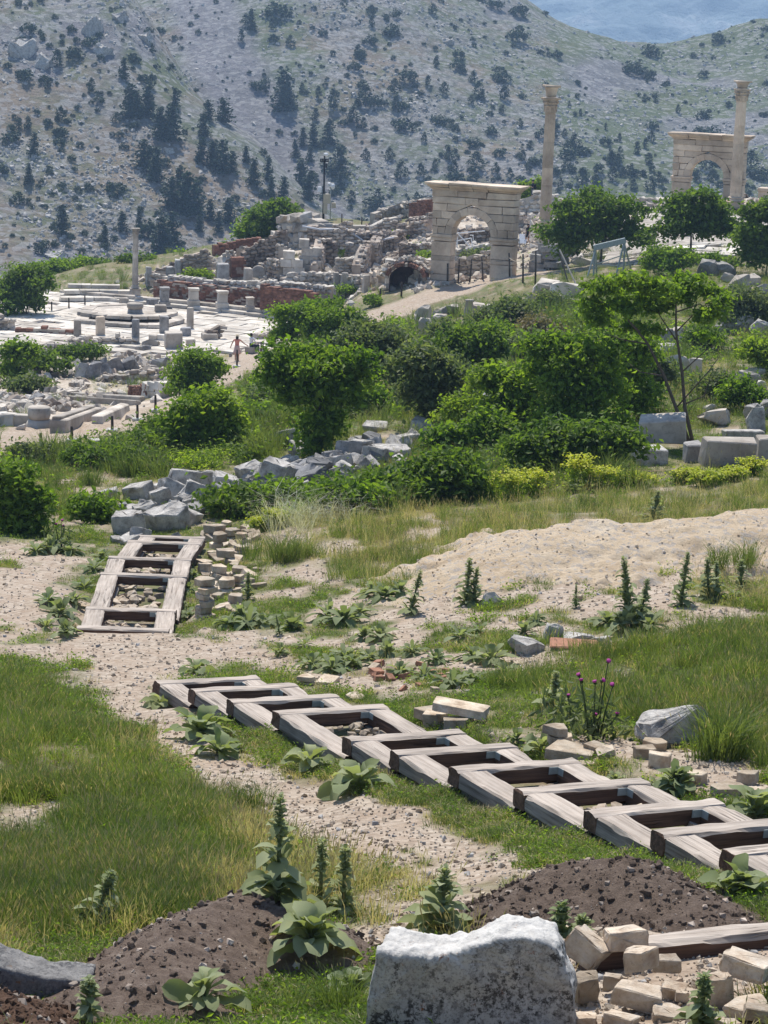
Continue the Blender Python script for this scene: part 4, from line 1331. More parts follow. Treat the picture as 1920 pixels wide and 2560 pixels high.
# beams and drums of the sunken room
def long_block(label, pa, pb, w, h, m, name='long_block', cat='block', ridge=False):
    a, b = H(*pa), H(*pb)
    L = math.hypot(b.x-a.x, b.y-a.y)
    o = thing(name, label, cat, (a+b)/2, math.atan2(b.y-a.y, b.x-a.x))
    o.rotation_euler = (0, -math.atan2(b.z-a.z, L), math.atan2(b.y-a.y, b.x-a.x))
    link('slab', box_mesh('slab', L, w, h+.2, [m], .04, .03, int(pa[0])), (0, 0, -.2), parent=o)
    if ridge: link('lid', box_mesh('lid', L*.99, w*.55, h*.22, [m], .03, .02, int(pa[0])+1), (0, .1, h+.003), parent=o)
    return o
long_block('long grey stone coffin like trough with a ridged top beside the path', (145, 1082), (236, 1046), .6, .5, LIME, 'stone_trough', 'trough', True)
long_block('upper of two parallel stone beams lining the sunken room', Q(430,1165), Q(850,1190), .3, .2, LIME)
long_block('lower of two parallel stone beams lining the sunken room', Q(400,1180), Q(830,1212), .3, .18, LIME)
long_block('slanting pale beam dropping towards the post line', Q(575,1325), Q(740,1250), .4, .3, LIME)
p = H(98, 1070); s_ = FPX/p.length
d_ = thing('column_drum', 'broad dark topped drum on a white moulded base left of the trough', 'drum', p)
link('moulded_base', lathe('moulded_base', [(.56, -.3), (.56, .1), (.5, .22), (.42, .36)], 24, [WHITE]), parent=d_)
link('drum_top', lathe('drum_top', [(.40, .37), (.45, .52), (.45, .82), (.41, .86)], 24, [LIME]), parent=d_)

# ================================================================== TIMBER
def wood_mat(name, light, mid, dark, crack=.75, rough=.85):
    m, nt, b = nodes_of(name)
    tc = N(nt, 'ShaderNodeTexCoord')
    oi = N(nt, 'ShaderNodeObjectInfo')
    ad = N(nt, 'ShaderNodeVectorMath', operation='ADD')
    sc = N(nt, 'ShaderNodeVectorMath', operation='SCALE')
    nt.links.new(oi.outputs['Random'], sc.inputs['Scale']); sc.inputs[0].default_value = (37, 11, 23)
    nt.links.new(tc.outputs['Object'], ad.inputs[0]); nt.links.new(sc.outputs[0], ad.inputs[1])
    def mp(s):
        n = N(nt, 'ShaderNodeMapping'); n.inputs['Scale'].default_value = s
        nt.links.new(ad.outputs[0], n.inputs[0]); return n.outputs[0]
    g = noise(nt, mp((1.5, 26, 26)), 1.0, 5, .6)
    c = ramp(nt, g, [(.3, dark), (.5, mid), (.7, light)])
    c = mix(nt, 1.0, c, ramp(nt, noise(nt, mp((1.3, 3, 3)), 1.0, 4), [(.3, .72), (.7, 1.12)]), 'MULTIPLY')
    ck = noise(nt, mp((.55, 17, 17)), 1.0, 3, .45)
    ckm = ramp(nt, ck, [(.475, 0.0), (.495, crack), (.505, crack), (.522, 0.0)])
    ckm = mix(nt, 1.0, ckm, ramp(nt, noise(nt, mp((.9, 1.5, 1.5)), 1.0, 2), [(.5, 0.0), (.62, 1.0)]), 'MULTIPLY')
    c = mix(nt, ckm, c, tuple(x*.25 for x in dark))
    nt.links.new(c, b.inputs['Base Color'])
    b.inputs['Roughness'].default_value = rough
    bump(nt, b, math_n(nt, 'SUBTRACT', g, math_n(nt, 'MULTIPLY', ckm, 1.5)), .6, .012)
    return m
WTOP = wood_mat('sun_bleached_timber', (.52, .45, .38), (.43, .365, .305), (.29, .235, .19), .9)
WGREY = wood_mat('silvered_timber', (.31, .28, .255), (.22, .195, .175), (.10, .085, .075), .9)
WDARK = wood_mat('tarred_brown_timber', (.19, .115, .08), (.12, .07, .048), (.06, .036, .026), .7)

def beam_mesh(name, L, w, h, seed, mats, side_a=1, side_b=1, split=False):
    """a sawn sleeper along +X with worn edges; material 0 top, 1 ends and bottom, side_a at -Y, side_b at +Y"""
    rs = np.random.default_rng(seed)
    nx = max(4, int(L/.07))
    c = .022
    ring = [(-w/2+c, 0), (-w/2+.3*w, 0), (-w/2+.7*w, 0), (w/2-c, 0), (w/2, -c), (w/2, -h*.5), (w/2, -h+c), (w/2-c, -h), (-w/2+c, -h), (-w/2, -h+c), (-w/2, -h*.5), (-w/2, -c)]
    n = len(ring)
    xs = np.linspace(0, L, nx+1)
    v = np.zeros((nx+1, n, 3))
    for k, (y, z) in enumerate(ring):
        a = .004 if k in (1, 2, 5, 10) else .008
        v[:, k, 0] = xs
        v[:, k, 1] = y+(vn(xs*5, np.full(nx+1, k*7.3), seed)-.5)*a*1.6
        v[:, k, 2] = z+(vn(xs*5, np.full(nx+1, k*5.1+40), seed+1)-.5)*a*1.6
    for k in (0, 3, 4, 11):                         # chipped arrises
        ch = np.maximum(0, vn(xs*3.1, np.full(nx+1, k*3.0), seed+9)-.66)*.09
        v[:, k, 2] -= ch
    v[0, :, 0] += rs.normal(size=n)*.006; v[-1, :, 0] += rs.normal(size=n)*.006
    f, mi = [], []
    for i in range(nx):
        for k in range(n):
            f.append((i*n+k, i*n+(k+1) % n, (i+1)*n+(k+1) % n, (i+1)*n+k))
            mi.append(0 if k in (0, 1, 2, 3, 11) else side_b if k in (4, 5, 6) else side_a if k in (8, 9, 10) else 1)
    f.append(tuple(range(n-1, -1, -1))); mi.append(1)
    f.append(tuple(nx*n+k for k in range(n))); mi.append(1)
    f = [tuple(reversed(q)) for q in f]
    me = mesh_from(name, v.reshape(-1, 3), f, mats, False, mi)
    return me

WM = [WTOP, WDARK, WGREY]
def frame_mat(o, e1, e2):
    x = Vector(e1).normalized(); y = -Vector(e2)
    y = (y-x*x.dot(y)).normalized(); z = x.cross(y)
    return Matrix(((x.x, y.x, z.x, o.x), (x.y, y.y, z.y, o.y), (x.z, y.z, z.z, o.z), (0, 0, 0, 1)))

def stair(frames, e1, e2, labels, group, rwl, rwr, seed, brk=True):
    for i, (P, L) in enumerate(frames):
        rs = np.random.default_rng(seed+i)
        root = thing('timber_step', labels[i], 'step', (0, 0, 0), 0, group)
        root.matrix_world = frame_mat(P, e1, e2)    # local x along the cross beam, local -y towards the viewer
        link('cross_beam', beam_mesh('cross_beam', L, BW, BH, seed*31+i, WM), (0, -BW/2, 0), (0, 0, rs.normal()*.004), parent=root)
        if i+1 < len(frames):
            d = frames[i+1][0]-P
            ln = abs(d.x*e2.x+d.y*e2.y)
            shift = (d.x*e1[0]+d.y*e1[1])
            Lr = ln-BW+.03
            for side, rw, x0, x1 in ((0, rwl, rwl/2, rwl/2+shift*.9), (1, rwr, L-rwr/2, L-rwr/2+shift*.9)):
                ang = math.atan2(-(ln), x1-x0)
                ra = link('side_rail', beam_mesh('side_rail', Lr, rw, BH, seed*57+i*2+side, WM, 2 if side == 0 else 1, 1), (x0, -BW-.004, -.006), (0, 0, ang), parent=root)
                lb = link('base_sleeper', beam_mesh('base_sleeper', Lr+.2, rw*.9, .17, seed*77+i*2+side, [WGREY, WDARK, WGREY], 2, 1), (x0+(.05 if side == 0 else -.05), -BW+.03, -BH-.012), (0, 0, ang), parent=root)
            if brk:
                g = Geo()
                g.box((0, 0, 0), (.11, .008, .075)); g.box((.055, -.05, 0), (.008, .11, .075))
                link('bracket', g.mesh('bracket', [STEEL]), (L-rwr-.058, -BW-.014, -.06), parent=root)
    return

ORD = ['first', 'second', 'third', 'fourth', 'fifth', 'sixth', 'seventh', 'eighth', 'ninth', 'tenth', 'eleventh', 'twelfth']
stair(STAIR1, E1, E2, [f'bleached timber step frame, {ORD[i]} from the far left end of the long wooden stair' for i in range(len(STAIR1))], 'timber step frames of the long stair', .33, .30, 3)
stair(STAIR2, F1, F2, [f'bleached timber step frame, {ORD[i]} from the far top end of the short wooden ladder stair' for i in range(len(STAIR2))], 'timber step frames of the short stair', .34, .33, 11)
lb = thing('timber_beam', 'single loose brown timber beam lying above the gravel behind the foreground stones', 'beam')
lb.matrix_world = frame_mat(W(1440, 2350, 14.15), Vector((.962, .272, .02)), Vector((.272, -.962, 0)))
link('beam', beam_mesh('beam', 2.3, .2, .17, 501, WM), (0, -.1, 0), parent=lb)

# stones lying inside the frames
rs = np.random.default_rng(77)
def fill_frame(frames, i, e1, e2, n, size, x0=.4, x1=1.15, m=CREAM):
    P, L = frames[i]
    d = frames[i+1][0]-P
    ln = abs(d.x*e2.x+d.y*e2.y)
    its = []
    for k in range(n):
        a, b_ = rs.uniform(x0, x1)*L/1.5, rs.uniform(BW+.03, ln-.02)
        p = P+Vector(e1)*a+Vector(e2)*b_
        s_ = size*rs.uniform(.6, 1.3)
        p.z = P.z-.255+rs.uniform(0, .05)
        its.append((p, tuple(rs.uniform(-.4, .4, 3)), (s_, s_*.8, s_*.6)))
    root = thing('stone_fill', f'loose stones filling the {ORD[i]} opening of the {"long" if frames is STAIR1 else "short"} timber stair counted from its far end', 'stones', P)
    for p, r, s in its[:60]:
        link('stone', pool('hull', m if rs.random() < .75 else OCHRE, int(rs.integers(0, 8))), p-P, r, s, root)
for i, n, sz in ((2, 14, .09), (3, 55, .11), (6, 18, .09), (7, 26, .13), (1, 10, .08), (8, 14, .1)):
    fill_frame(STAIR1, i, E1, E2, n, sz)
for i, n, sz in ((1, 36, .12), (2, 24, .13), (3, 58, .19), (4, 50, .14)):
    fill_frame(STAIR2, i, F1, F2, int(n*1.0), sz*1.15, .36, 1.14, CREAM)

# ================================================================== BOULDERS AND LOOSE STONES
def rock_mesh(seed, cuts=2, rough=.06, pw=.5, n=14):
    me = hull_mesh(seed, n, pw)
    bm = bmesh.new(); bm.from_mesh(me)
    bmesh.ops.triangulate(bm, faces=bm.faces)
    for _ in range(cuts): bmesh.ops.subdivide_edges(bm, edges=bm.edges, cuts=1, smooth=.06)
    bm.normal_update()
    from mathutils import noise as mn
    for v in bm.verts:
        p = v.co*3.1+Vector((seed*1.7, seed*.3, 0))
        v.co += v.normal*(mn.fractal(p, .9, 2.1, 4)*rough)
    return bm_mesh('boulder', bm)
_rk = {}
_hump = rock_mesh(991, 3, .075, .95, 26); _hump.materials.append(GREYB); _rk[(GREYB.name, 'hump')] = _hump
def rock_pool(m, k):
    key = (m.name, k)
    if key not in _rk:
        me = rock_mesh(900+k, 2 if k < 6 else 3, .05)
        me.materials.append(m)
        _rk[key] = me
    return _rk[key]
def boulder(label, px, py, wpx, hpx, m=GREYB, dep=.8, rot=None, group=None, k=None, name='boulder', cat='boulder', sink=.2, lift=0.0, rough=False):
    p = H(px, py)
    s_ = FPX/p.length
    w, h = wpx/s_*(1.1 if cat == 'boulder' else 1.05), hpx/s_*(1.08 if cat == 'boulder' else 1.05)
    if rough:
        w *= .86; h *= .74; rot = rot or (random.uniform(-.4, .3), random.uniform(-.4, .4), random.uniform(-1, 1))
    o = link(name, pool('rough', m, random.randrange(8)) if rough else rock_pool(m, random.randrange(8) if k is None else k), p+Vector((0, w*dep*.35, h*(.5-sink)+lift)), rot or (random.uniform(-.25, .25), random.uniform(-.25, .25), random.uniform(-.6, .6)), (w*1.05, w*dep, h*(1.1+sink)))
    return tag(o, label, cat, group)
GB = 'tumbled grey boulders below the round crowned tree'
BOULD = [ # px, base py, w, h, label
 (465,1228,125,65,'long flat topped pale boulder at the upper left of the tumbled line'),(345,1250,80,50,'broad flat grey boulder at the left end of the tumbled line'),
 (400,1262,50,50,'small boulder wedged below the long flat boulder'),(430,1250,80,60,'tilted slab boulder under the long flat one'),
 (490,1262,90,70,'wide cracked boulder in the middle of the lower heap'),(365,1300,60,60,'narrow leaning boulder above the short timber stair'),
 (415,1330,110,85,'big pale faced boulder standing just above the short timber stair'),(320,1340,85,80,'big angular boulder at the foot of the heap, nearest the left bushes'),
 (345,1362,60,50,'low boulder touching the left rail of the short stair'),(465,1315,70,55,'rough boulder right of the big pale faced one'),
 (275,1250,50,35,'small grey boulder standing apart in the grass to the left'),(560,1232,80,55,'flat grey boulder leaning right in the upper line'),
 (625,1205,70,65,'tall wedge shaped boulder with white top'),(690,1212,90,80,'large square faced boulder next to the tall wedge'),
 (740,1200,60,50,'dark rounded boulder in the tree shade'),(790,1190,75,55,'dark blocky boulder under the tree trunk'),
 (830,1165,55,50,'dark boulder right of the tree trunk'),(870,1150,70,60,'dark boulder pile stone at the right of the trunk'),
 (770,1215,90,40,'low dark slab below the tree'),(900,1140,60,55,'steep grey boulder next to the shrub'),(935,1160,70,55,'pale streaked boulder right of the tree shade'),
 (980,1150,100,45,'long pale boulder slanting in the grass'),(1010,1120,90,40,'flat grey slab boulder behind the long pale one'),(1060,1085,80,35,'slim pale slab above the slanting boulder'),
 (720,1115,90,45,'domed pale boulder alone left of the tree'),(620,1128,60,22,'long low block with dark side in the grass'),(745,1140,60,40,'pale rounded stone left of the trunk'),
 (380,1162,50,22,'small flat topped block far left in the tan grass'),(1200,1040,60,70,'pale upright boulder between the dark bush and yellow bush'),(1150,1050,60,30,'small pale slab by the dark bush'),
 (940,1080,70,25,'flat pale slab in the grass centre'),(530,1215,60,40,'small pale stone behind the upper line'),(300,1310,50,40,'dark stone in the gap above the stair left'),
]
for px, py, w, h, lab in BOULD:
    boulder(lab, px, py, w, h, GREYB if 'dark' not in lab else DARKST, .8, group=GB if py > 1160 else None, rough=True)
rs = np.random.default_rng(15)
AB = ['tilted angular grey block', 'slab of grey rock on edge', 'broken grey block', 'pale wedge of rock']
for k in range(84):
    t = rs.uniform(0, 1)**.9
    x = 300+t*720+rs.normal()*20; y = 1318-t*195+rs.normal()*(26-8*t)
    w = rs.uniform(34, 74)
    p = H(x, y); s_ = FPX/p.length; w /= s_
    o = link('boulder', pool('rough', GREYB if rs.random() < .75 else DARKST, int(rs.integers(0, 8))), p+Vector((0, 0, w*.18)), (rs.normal()*.45, rs.normal()*.45, rs.uniform(0, 6)), (w*rs.uniform(.8, 1.2), w*.75, w*rs.uniform(.35, .75)))
    tag(o, f'{AB[k % 4]} {near_to(x, y)}', 'boulder', GB)
for k in range(70):                                 # smaller stones between the boulders
    t = rs.uniform(0, 1)
    x = 300+t*640; y = 1325-t*165+rs.normal()*30
    w = rs.uniform(14, 34)
    boulder(f'small grey stone lodged {near_to(x, y)}', x, y, w, w*.75, GREYB if rs.random() < .7 else DARKST, .8, group='small stones of the tumbled boulder line', k=int(rs.integers(0, 6)), name='loose_stone', cat='stone')
# boulders by the square (dark cluster) and blocks right
for (x, y, w, h, m, lab) in [(490,1045,80,75,GREYST,'leftmost flat topped block of the dark boulder cluster'),(548,1062,70,105,DARKST,'upright dark boulder second in the cluster'),
 (600,1010,55,70,DARKST,'dark boulder at the back of the cluster'),(628,1035,75,60,DARKST,'dark boulder low in the middle of the cluster'),(675,1025,95,95,DARKST,'largest dark boulder of the cluster'),
 (765,1020,90,85,DARKST,'mossy dark boulder at the right of the cluster'),(945,998,85,72,DARKST,'dark boulder alone right of the cluster by the rubble'),
 (298,1150,50,50,GREYST,'grey upright stone at the head of the curved stone line'),(215,1195,75,40,DARKST,'dark flat block in the grass left of the sunken room'),(225,1210,50,35,LIME,'pale cube in front of the dark flat block'),
 (35,1265,50,40,GREYST,'grey stone near the left frame edge'),(120,1360,45,35,LIME,'pale stone at the foot of the drum'),(890,880,80,45,LIME,'pale tilted slab in front of the cream block'),(840,900,70,35,GREYST,'grey flat slab before the dark pillar stump')]:
    px, py = Q(x, y)
    boulder(lab, px, py, w/2.37*1.1, h/2.37, m, .8)
# right hand side stones and blocks
def sblock(label, px, py, w, h, d, m, rz, rx=0, ry=0, sink=.12, name='stone_block'):
    p = H(px, py); s_ = FPX/p.length
    o = link(name, box_mesh(name, w/s_*1.05, d, h/s_*1.12+sink, [m], .03, .03, int(px+py)), p+Vector((0, d/2, -sink)), (rx, ry, rz))
    return tag(o, label, 'block')
sblock('big tilted grey block propped on lower stones by the twin trunk sapling', 1660, 1128, 108, 76, .7, LIME, -.12, R(10), R(-5), -.3)
sblock('low block under the tilted grey block', 1625, 1165, 75, 40, .7, GREYB, .2)
sblock('flat white slab left of the tilted grey block', 1595, 1145, 60, 30, .6, WHITE, .4, 0, R(8))
sblock('small dark block right of the tilted grey block', 1735, 1155, 40, 38, .5, GREYST, .1)
sblock('wide pale block with smooth upright face beside the tilted one', 1820, 1165, 122, 58, .6, LIME, .1, R(6), R(3))
sblock('pale block cut by the right frame edge', 1925, 1155, 60, 52, .6, LIME, 0)
sblock('long thin grey slab behind the wide pale block', 1860, 1105, 90, 22, .5, GREYB, .05)
WST = 'white stones scattered on the right hand slope'
for (px, py, w, h, m, lab) in [(1690,940,75,32,WHITE,'broad white stone shining in the grass right of the sapling trunks'),(1735,935,45,26,WHITE,'smaller white stone right of the broad one'),
 (1890,950,50,18,WHITE,'low white stone near the right edge under the dark shrub'),(1870,965,60,22,WHITE,'flat pale stone below the low white one'),(1905,975,25,16,WHITE,'small round white stone at the right edge'),
 (1880,1060,40,35,GREYB,'rounded grey boulder near the right edge'),(1890,1078,45,40,GREYB,'second rounded grey boulder below it'),(1790,1065,70,24,LIME,'flat pale stone among weeds left of the rounded boulders'),
 (1910,1045,30,30,GREYB,'small grey boulder touching the right edge'),(1775,1035,30,14,WHITE,'tiny white stone among the weeds'),(1905,840,50,25,GREYB,'flat grey rock by the dark right shrub'),(1850,835,80,32,GREYB,'broad dark grey rock half hidden by the dark right shrub'),
 (1660,868,55,30,LIME,'rubble stone left of the sapling crown gap'),(1665,890,50,20,WHITE,'white slab below the rubble stone'),(1690,860,35,28,LIME,'rounded pale stone in the sapling gap'),
 (1770,688,45,26,GREYST,'grey square block beside the right trees'),(1815,690,60,24,GREYST,'longer grey block beside the right trees'),(1850,720,50,20,LIME,'pale flat stone below the grey blocks'),(1880,712,40,16,LIME,'thin pale stone under the far right tree'),(1820,705,30,14,LIME,'small pale stone between the grey blocks'),
 (1910,735,35,16,LIME,'pale stone at the right edge below the trees'),(1055,830,38,50,WHITE,'white jagged stone highest in the hillside stone string'),(1065,850,34,40,WHITE,'white jagged stone below the highest one'),(1050,870,26,18,WHITE,'small white stone at the foot of the string'),
 (1110,800,45,22,LIME,'pale stone left of the flared stone stump'),(1130,790,34,20,LIME,'pale stone beside the flared stump'),(1200,785,60,16,LIME,'low pale slab right of the flared stump'),(1100,815,40,20,LIME,'weathered pale stone above the string'),
 (1370,735,60,22,LIME,'pale slab on the slope below the gantry'),(1420,742,70,26,WHITE,'white slab on the slope left of the sapling'),(1385,765,50,18,LIME,'pale slab lower on the slope'),(1420,775,40,18,LIME,'small pale slab by the sapling crown'),(1330,760,35,14,LIME,'small stone left of the pale slabs'),
 (1400,815,60,16,LIME,'thin pale slab near the brown bush'),(1360,800,40,16,LIME,'thin pale stone above the brown bush'),(1460,665,50,14,LIME,'pale slab beside the gantry foot')]:
    boulder(lab, px, py, w, h*1.35, m, .8, lift=.06, k=random.randrange(6), name='loose_stone' if w < 60 else 'boulder', cat='stone' if w < 60 else 'boulder')
p = H(1172, 792)
o = link('flared_stump', lathe('flared_stump', [(.36, -.2), (.34, .1), (.26, .45), (.2, .85), (.24, .9), (.24, .97)], 16, [LIME]), p, (0, 0, .3))
tag(o, 'flared grey stone stump standing alone on the grassy hillside', 'stone stump')
# rocks in the right meadow
boulder('large humped white and grey rock beside the tall grass clump right of the long stair', 1690, 1865, 165, 92, GREYB, .7, (0, R(-8), .2), k='hump', sink=.2)
boulder('pale knobbly rock in the meadow left of the terracotta tile', 1310, 1635, 75, 36, GREYB, .8, k=2)
boulder('rounded grey rock just above the terracotta tile', 1383, 1605, 45, 42, GREYB, .9, k=3)
boulder('low grey rock right of the rounded rock', 1450, 1608, 80, 24, GREYB, .7, k=4)
boulder('low pale rock at the right end of the terracotta tile', 1500, 1612, 45, 20, GREYB, .8, k=1)
boulder('white stone lying below the gravel heap', 1233, 1510, 52, 26, WHITE, .8, k=5)
boulder('small brown stone below the gravel heap', 1445, 1503, 22, 16, OCHRE, .8, k=2, name='loose_stone', cat='stone')
boulder('pale flat rock half sunk in the grass at the left frame edge', 45, 2155, 110, 40, GREYB, .5, k=4, sink=.35)
p = H(1435, 1618)
tag(link('roof_tile', box_mesh('roof_tile', 125/ppm(p), .3, .06, [plain('terracotta', (.38, .19, .12), .9)], .02, .012, 4), p+Vector((0, 0, .02)), (R(10), 0, R(-3))), 'long terracotta tile lying in the meadow grass', 'tile')

# stacks of flat stones
def flat_stone(label, p, w, d, h, m=OCHRE, rz=0, group=None, kind='flat', tilt=.05, k=None):
    o = link('flat_stone', pool(kind, m, random.randrange(8) if k is None else k), p, (random.gauss(0, tilt), random.gauss(0, tilt), rz), (w, d, h))
    return tag(o, label, 'stone', group)
def stack(px, py, hs, w, lab, group, m=OCHRE, d=.8):
    p = H(px, py); s_ = FPX/p.length
    z = -.04
    n = len(hs)
    for i, h in enumerate(hs):
        hh = h/s_
        ww = w/s_*random.uniform(.9, 1.1)
        where = 'lone stone' if n == 1 else 'bottom stone' if i == 0 else 'top stone' if i == n-1 else f'{ORD[i]} stone up'
        flat_stone(f'flat tan {where} {lab}', p+Vector((random.gauss(0, .035), random.gauss(0, .03)+ww*.3, z+hh/2)), ww*random.uniform(.85, 1.12), ww*d, hh*.96, m if random.random() < .75 else CREAM, random.uniform(0, 6), group)
        z += hh
SG1 = 'flat stones stacked beside the short stair'
for px, py, hs, w, lab in [(508,1548,[18,18,18,16,16,20],52,'of the tall pillar nearest the short stair'),(585,1522,[14,28],46,'of the low pile right of the tall pillar'),
 (511,1440,[34],38,'standing on edge midway along the short stair'),(552,1452,[22,20],50,'of the pile behind the edge stone'),(575,1410,[20,22],48,'of the pile in the middle of the stone row'),
 (530,1390,[16],34,'lying by the middle rail of the short stair'),(545,1376,[24,24],46,'of the second pile from the far end'),(600,1388,[16,12],44,'of the pile opposite the middle pile'),
 (535,1352,[22,22],50,'of the broad far pile beside the rail'),(575,1350,[12,18],44,'of the far middle pile'),(607,1368,[26,14],32,'of the upright narrow pile'),(613,1330,[20],34,'at the far end on the right'),(563,1322,[12,10],34,'at the far end on the left'),
 (625,1378,[14],42,'lying flat right of the narrow pile'),(597,1440,[12,14],48,'of the pile beside the spiky herb'),(560,1485,[20,24],40,'of the pile hidden behind the tall pillar'),(540,1500,[22],34,'leaning behind the tall pillar'),
 (600,1476,[26,18],30,'of the slim pile behind the right herbs'),(622,1345,[14,10],36,'of the last small pile by the dry grass'),(640,1430,[14],30,'half hidden by dry grass')]:
    stack(px, py, hs, w, lab, SG1, OCHRE)
rs = np.random.default_rng(41)
for k in range(46):
    px, py = rs.uniform(500, 655), rs.uniform(1318, 1535)
    if py > 1470 and px > 610: continue
    p = H(px, py); s_ = FPX/p.length; wp = rs.uniform(24, 50); w = wp/s_; th_ = rs.uniform(.3, .5)
    adj = ('small ' if wp < 32 else 'broad ' if wp > 42 else '')+('thick' if th_ > .42 else 'thin' if th_ < .35 else 'flat')
    flat_stone(f'loose {adj} tan stone {near_to(px, py)}', p+Vector((0, 0, w*.12)), w, w*.75, w*th_, OCHRE if rs.random() < .7 else CREAM, rs.uniform(0, 6), SG1, 'flat', .2)
SG2 = 'flat stones lying along the long stair'
for px, py, hs, w, lab in [(765,1712,[16,14],52,'of the pair left in the row behind the long stair'),(832,1710,[18],62,'second in the row behind the long stair'),(900,1740,[14],66,'third in the row behind the long stair'),
 (890,1752,[16],60,'with mossy side under the third'),(1085,1800,[34],66,'square at the back of the propped slab'),(1400,1880,[26,24,26],70,'of the neat four stone pile')]:
    stack(px, py, hs, w, lab, SG2, OCHRE)
p = H(1125, 1815)
tag(link('flat_stone', pool('block', OCHRE, 2), p+Vector((.12, .1, .20)), (0, R(4), R(-14)), (.64, .3, .1)), 'long slab propped across two stones behind the long stair', 'stone', SG2)
for (px, py, w, h, lab) in [(1085, 1815, 70, 34, 'rough stone under the left of the propped slab'), (1150, 1825, 90, 26, 'dark stone under the right of the propped slab'), (1430, 1902, 120, 34, 'broad flat slab under the neat stone pile'),
 (1490, 1890, 60, 26, 'tilted stone right of the neat pile'), (1515, 1900, 50, 30, 'angular stone at the end of the neat pile row'), (1615, 1900, 60, 30, 'squared stone near the humped rock'), (1640, 1880, 60, 26, 'stone stacked behind the squared one'),
 (1650, 1925, 56, 40, 'boxy stone below the humped rock'), (1740, 1965, 60, 30, 'brown stone left of the broad leaved herbs'), (1820, 1990, 90, 22, 'long pale slab between broad leaved herbs'), (1875, 1965, 60, 30, 'rounded tan stone near the right edge'),
 (1900, 1998, 60, 20, 'flat brown stone at the right edge'), (1765, 2180, 60, 46, 'tan rounded stone at the near end of the long stair'), (1560, 1800, 40, 10, 'thin pale stone in short grass'),(1460,1930,60,20,'dark topped stone tucked by the right rail')]:
    p = H(px, py); s_ = FPX/p.length
    flat_stone('tan '+lab if 'tan' not in lab else lab, p+Vector((0, .1, h/s_*.4)), w/s_, w/s_*.7, h/s_*1.1, OCHRE, random.uniform(-.5, .5), SG2, 'flat' if w > 55 else 'hull')
rs = np.random.default_rng(31)
for k in range(26):                                 # scatter of broken brick behind the long stair
    px, py = rs.uniform(930, 1130), 0
    py = 1685+ (px-930)*.12+rs.normal()*18
    p = H(px, py); s_ = FPX/p.length
    w = rs.uniform(16, 34)/s_
    tag(link('brick_fragment', pool('block', BRICKP if rs.random() < .75 else OCHRE, int(rs.integers(0, 8))), p+Vector((0, 0, w*.2)), (rs.normal()*.3, rs.normal()*.3, rs.uniform(0, 3)), (w, w*.7, w*.5)),
        f'reddish broken brick fragment {near_to(px, py)}', 'brick', 'broken bricks scattered behind the long stair')

# ---- the foreground stone pile
FG = [ # zoom coordinates (x, base y, w, h) of the pile at the bottom right, lift in metres
 (760,625,90,62,'squarish stone at the back by the white rock',0),(775,672,70,45,'small stone under the squarish back stone',0),
 (880,760,190,120,'big slanting slab leaning left against the pile',.05),(915,680,150,40,'thin pale stone lying behind the pile',0),(950,740,80,70,'pale stone filling behind the slab',0),
 (1040,745,160,90,'boxy stone topping the back of the pile',.12),(990,855,80,60,'small stone in the pile centre',.02),(1105,860,150,95,'rounded block stacked near the front',.16),(1110,940,205,90,'broad stone under the stacked front block',.02),
 (860,900,140,120,'orange tinted block at the pile left',0),(1225,830,120,65,'grey stone right in the pile',.1),(1260,880,110,55,'stone under the grey right one',0),(1235,960,170,60,'low stone at the front right of the pile',-.05),
 (1030,985,150,60,'low stone at the front left of the pile',-.05),(1290,900,60,45,'tiny stone at the right of the pile',0),(860,985,130,60,'stone at the bottom next to the white rock',-.05),
 (1450,920,110,140,'tall slab on edge at the right pile',0),(1570,890,220,85,'large weathered capstone of the right pile',.16),(1570,960,190,60,'stone under the weathered capstone',0),(1640,985,150,60,'stone cut by the right frame edge',0),(1480,1000,130,60,'stone at the foot of the right pile',-.06)]
for x, y, w, h, lab, lift in FG:
    px, py = 960+x/1.728, 2000+y/1.728
    w, h = w/1.728, h/1.728
    p = H(px, py)+Vector((0, 0, lift))
    s_ = FPX/p.length
    o = link('rubble_block', pool('rough', CREAM if 'orange' not in lab else OCHRE, random.randrange(8)), p+Vector((0, .1, h/s_*.55)), (random.gauss(0, .1), random.gauss(0, .12) if 'slant' not in lab else R(28), random.uniform(-.5, .5)), (w/s_*1.05, w/s_*.8, h/s_*1.05))
    tag(o, 'cream rubble stone, '+lab, 'stone', 'cream stones piled in the foreground')

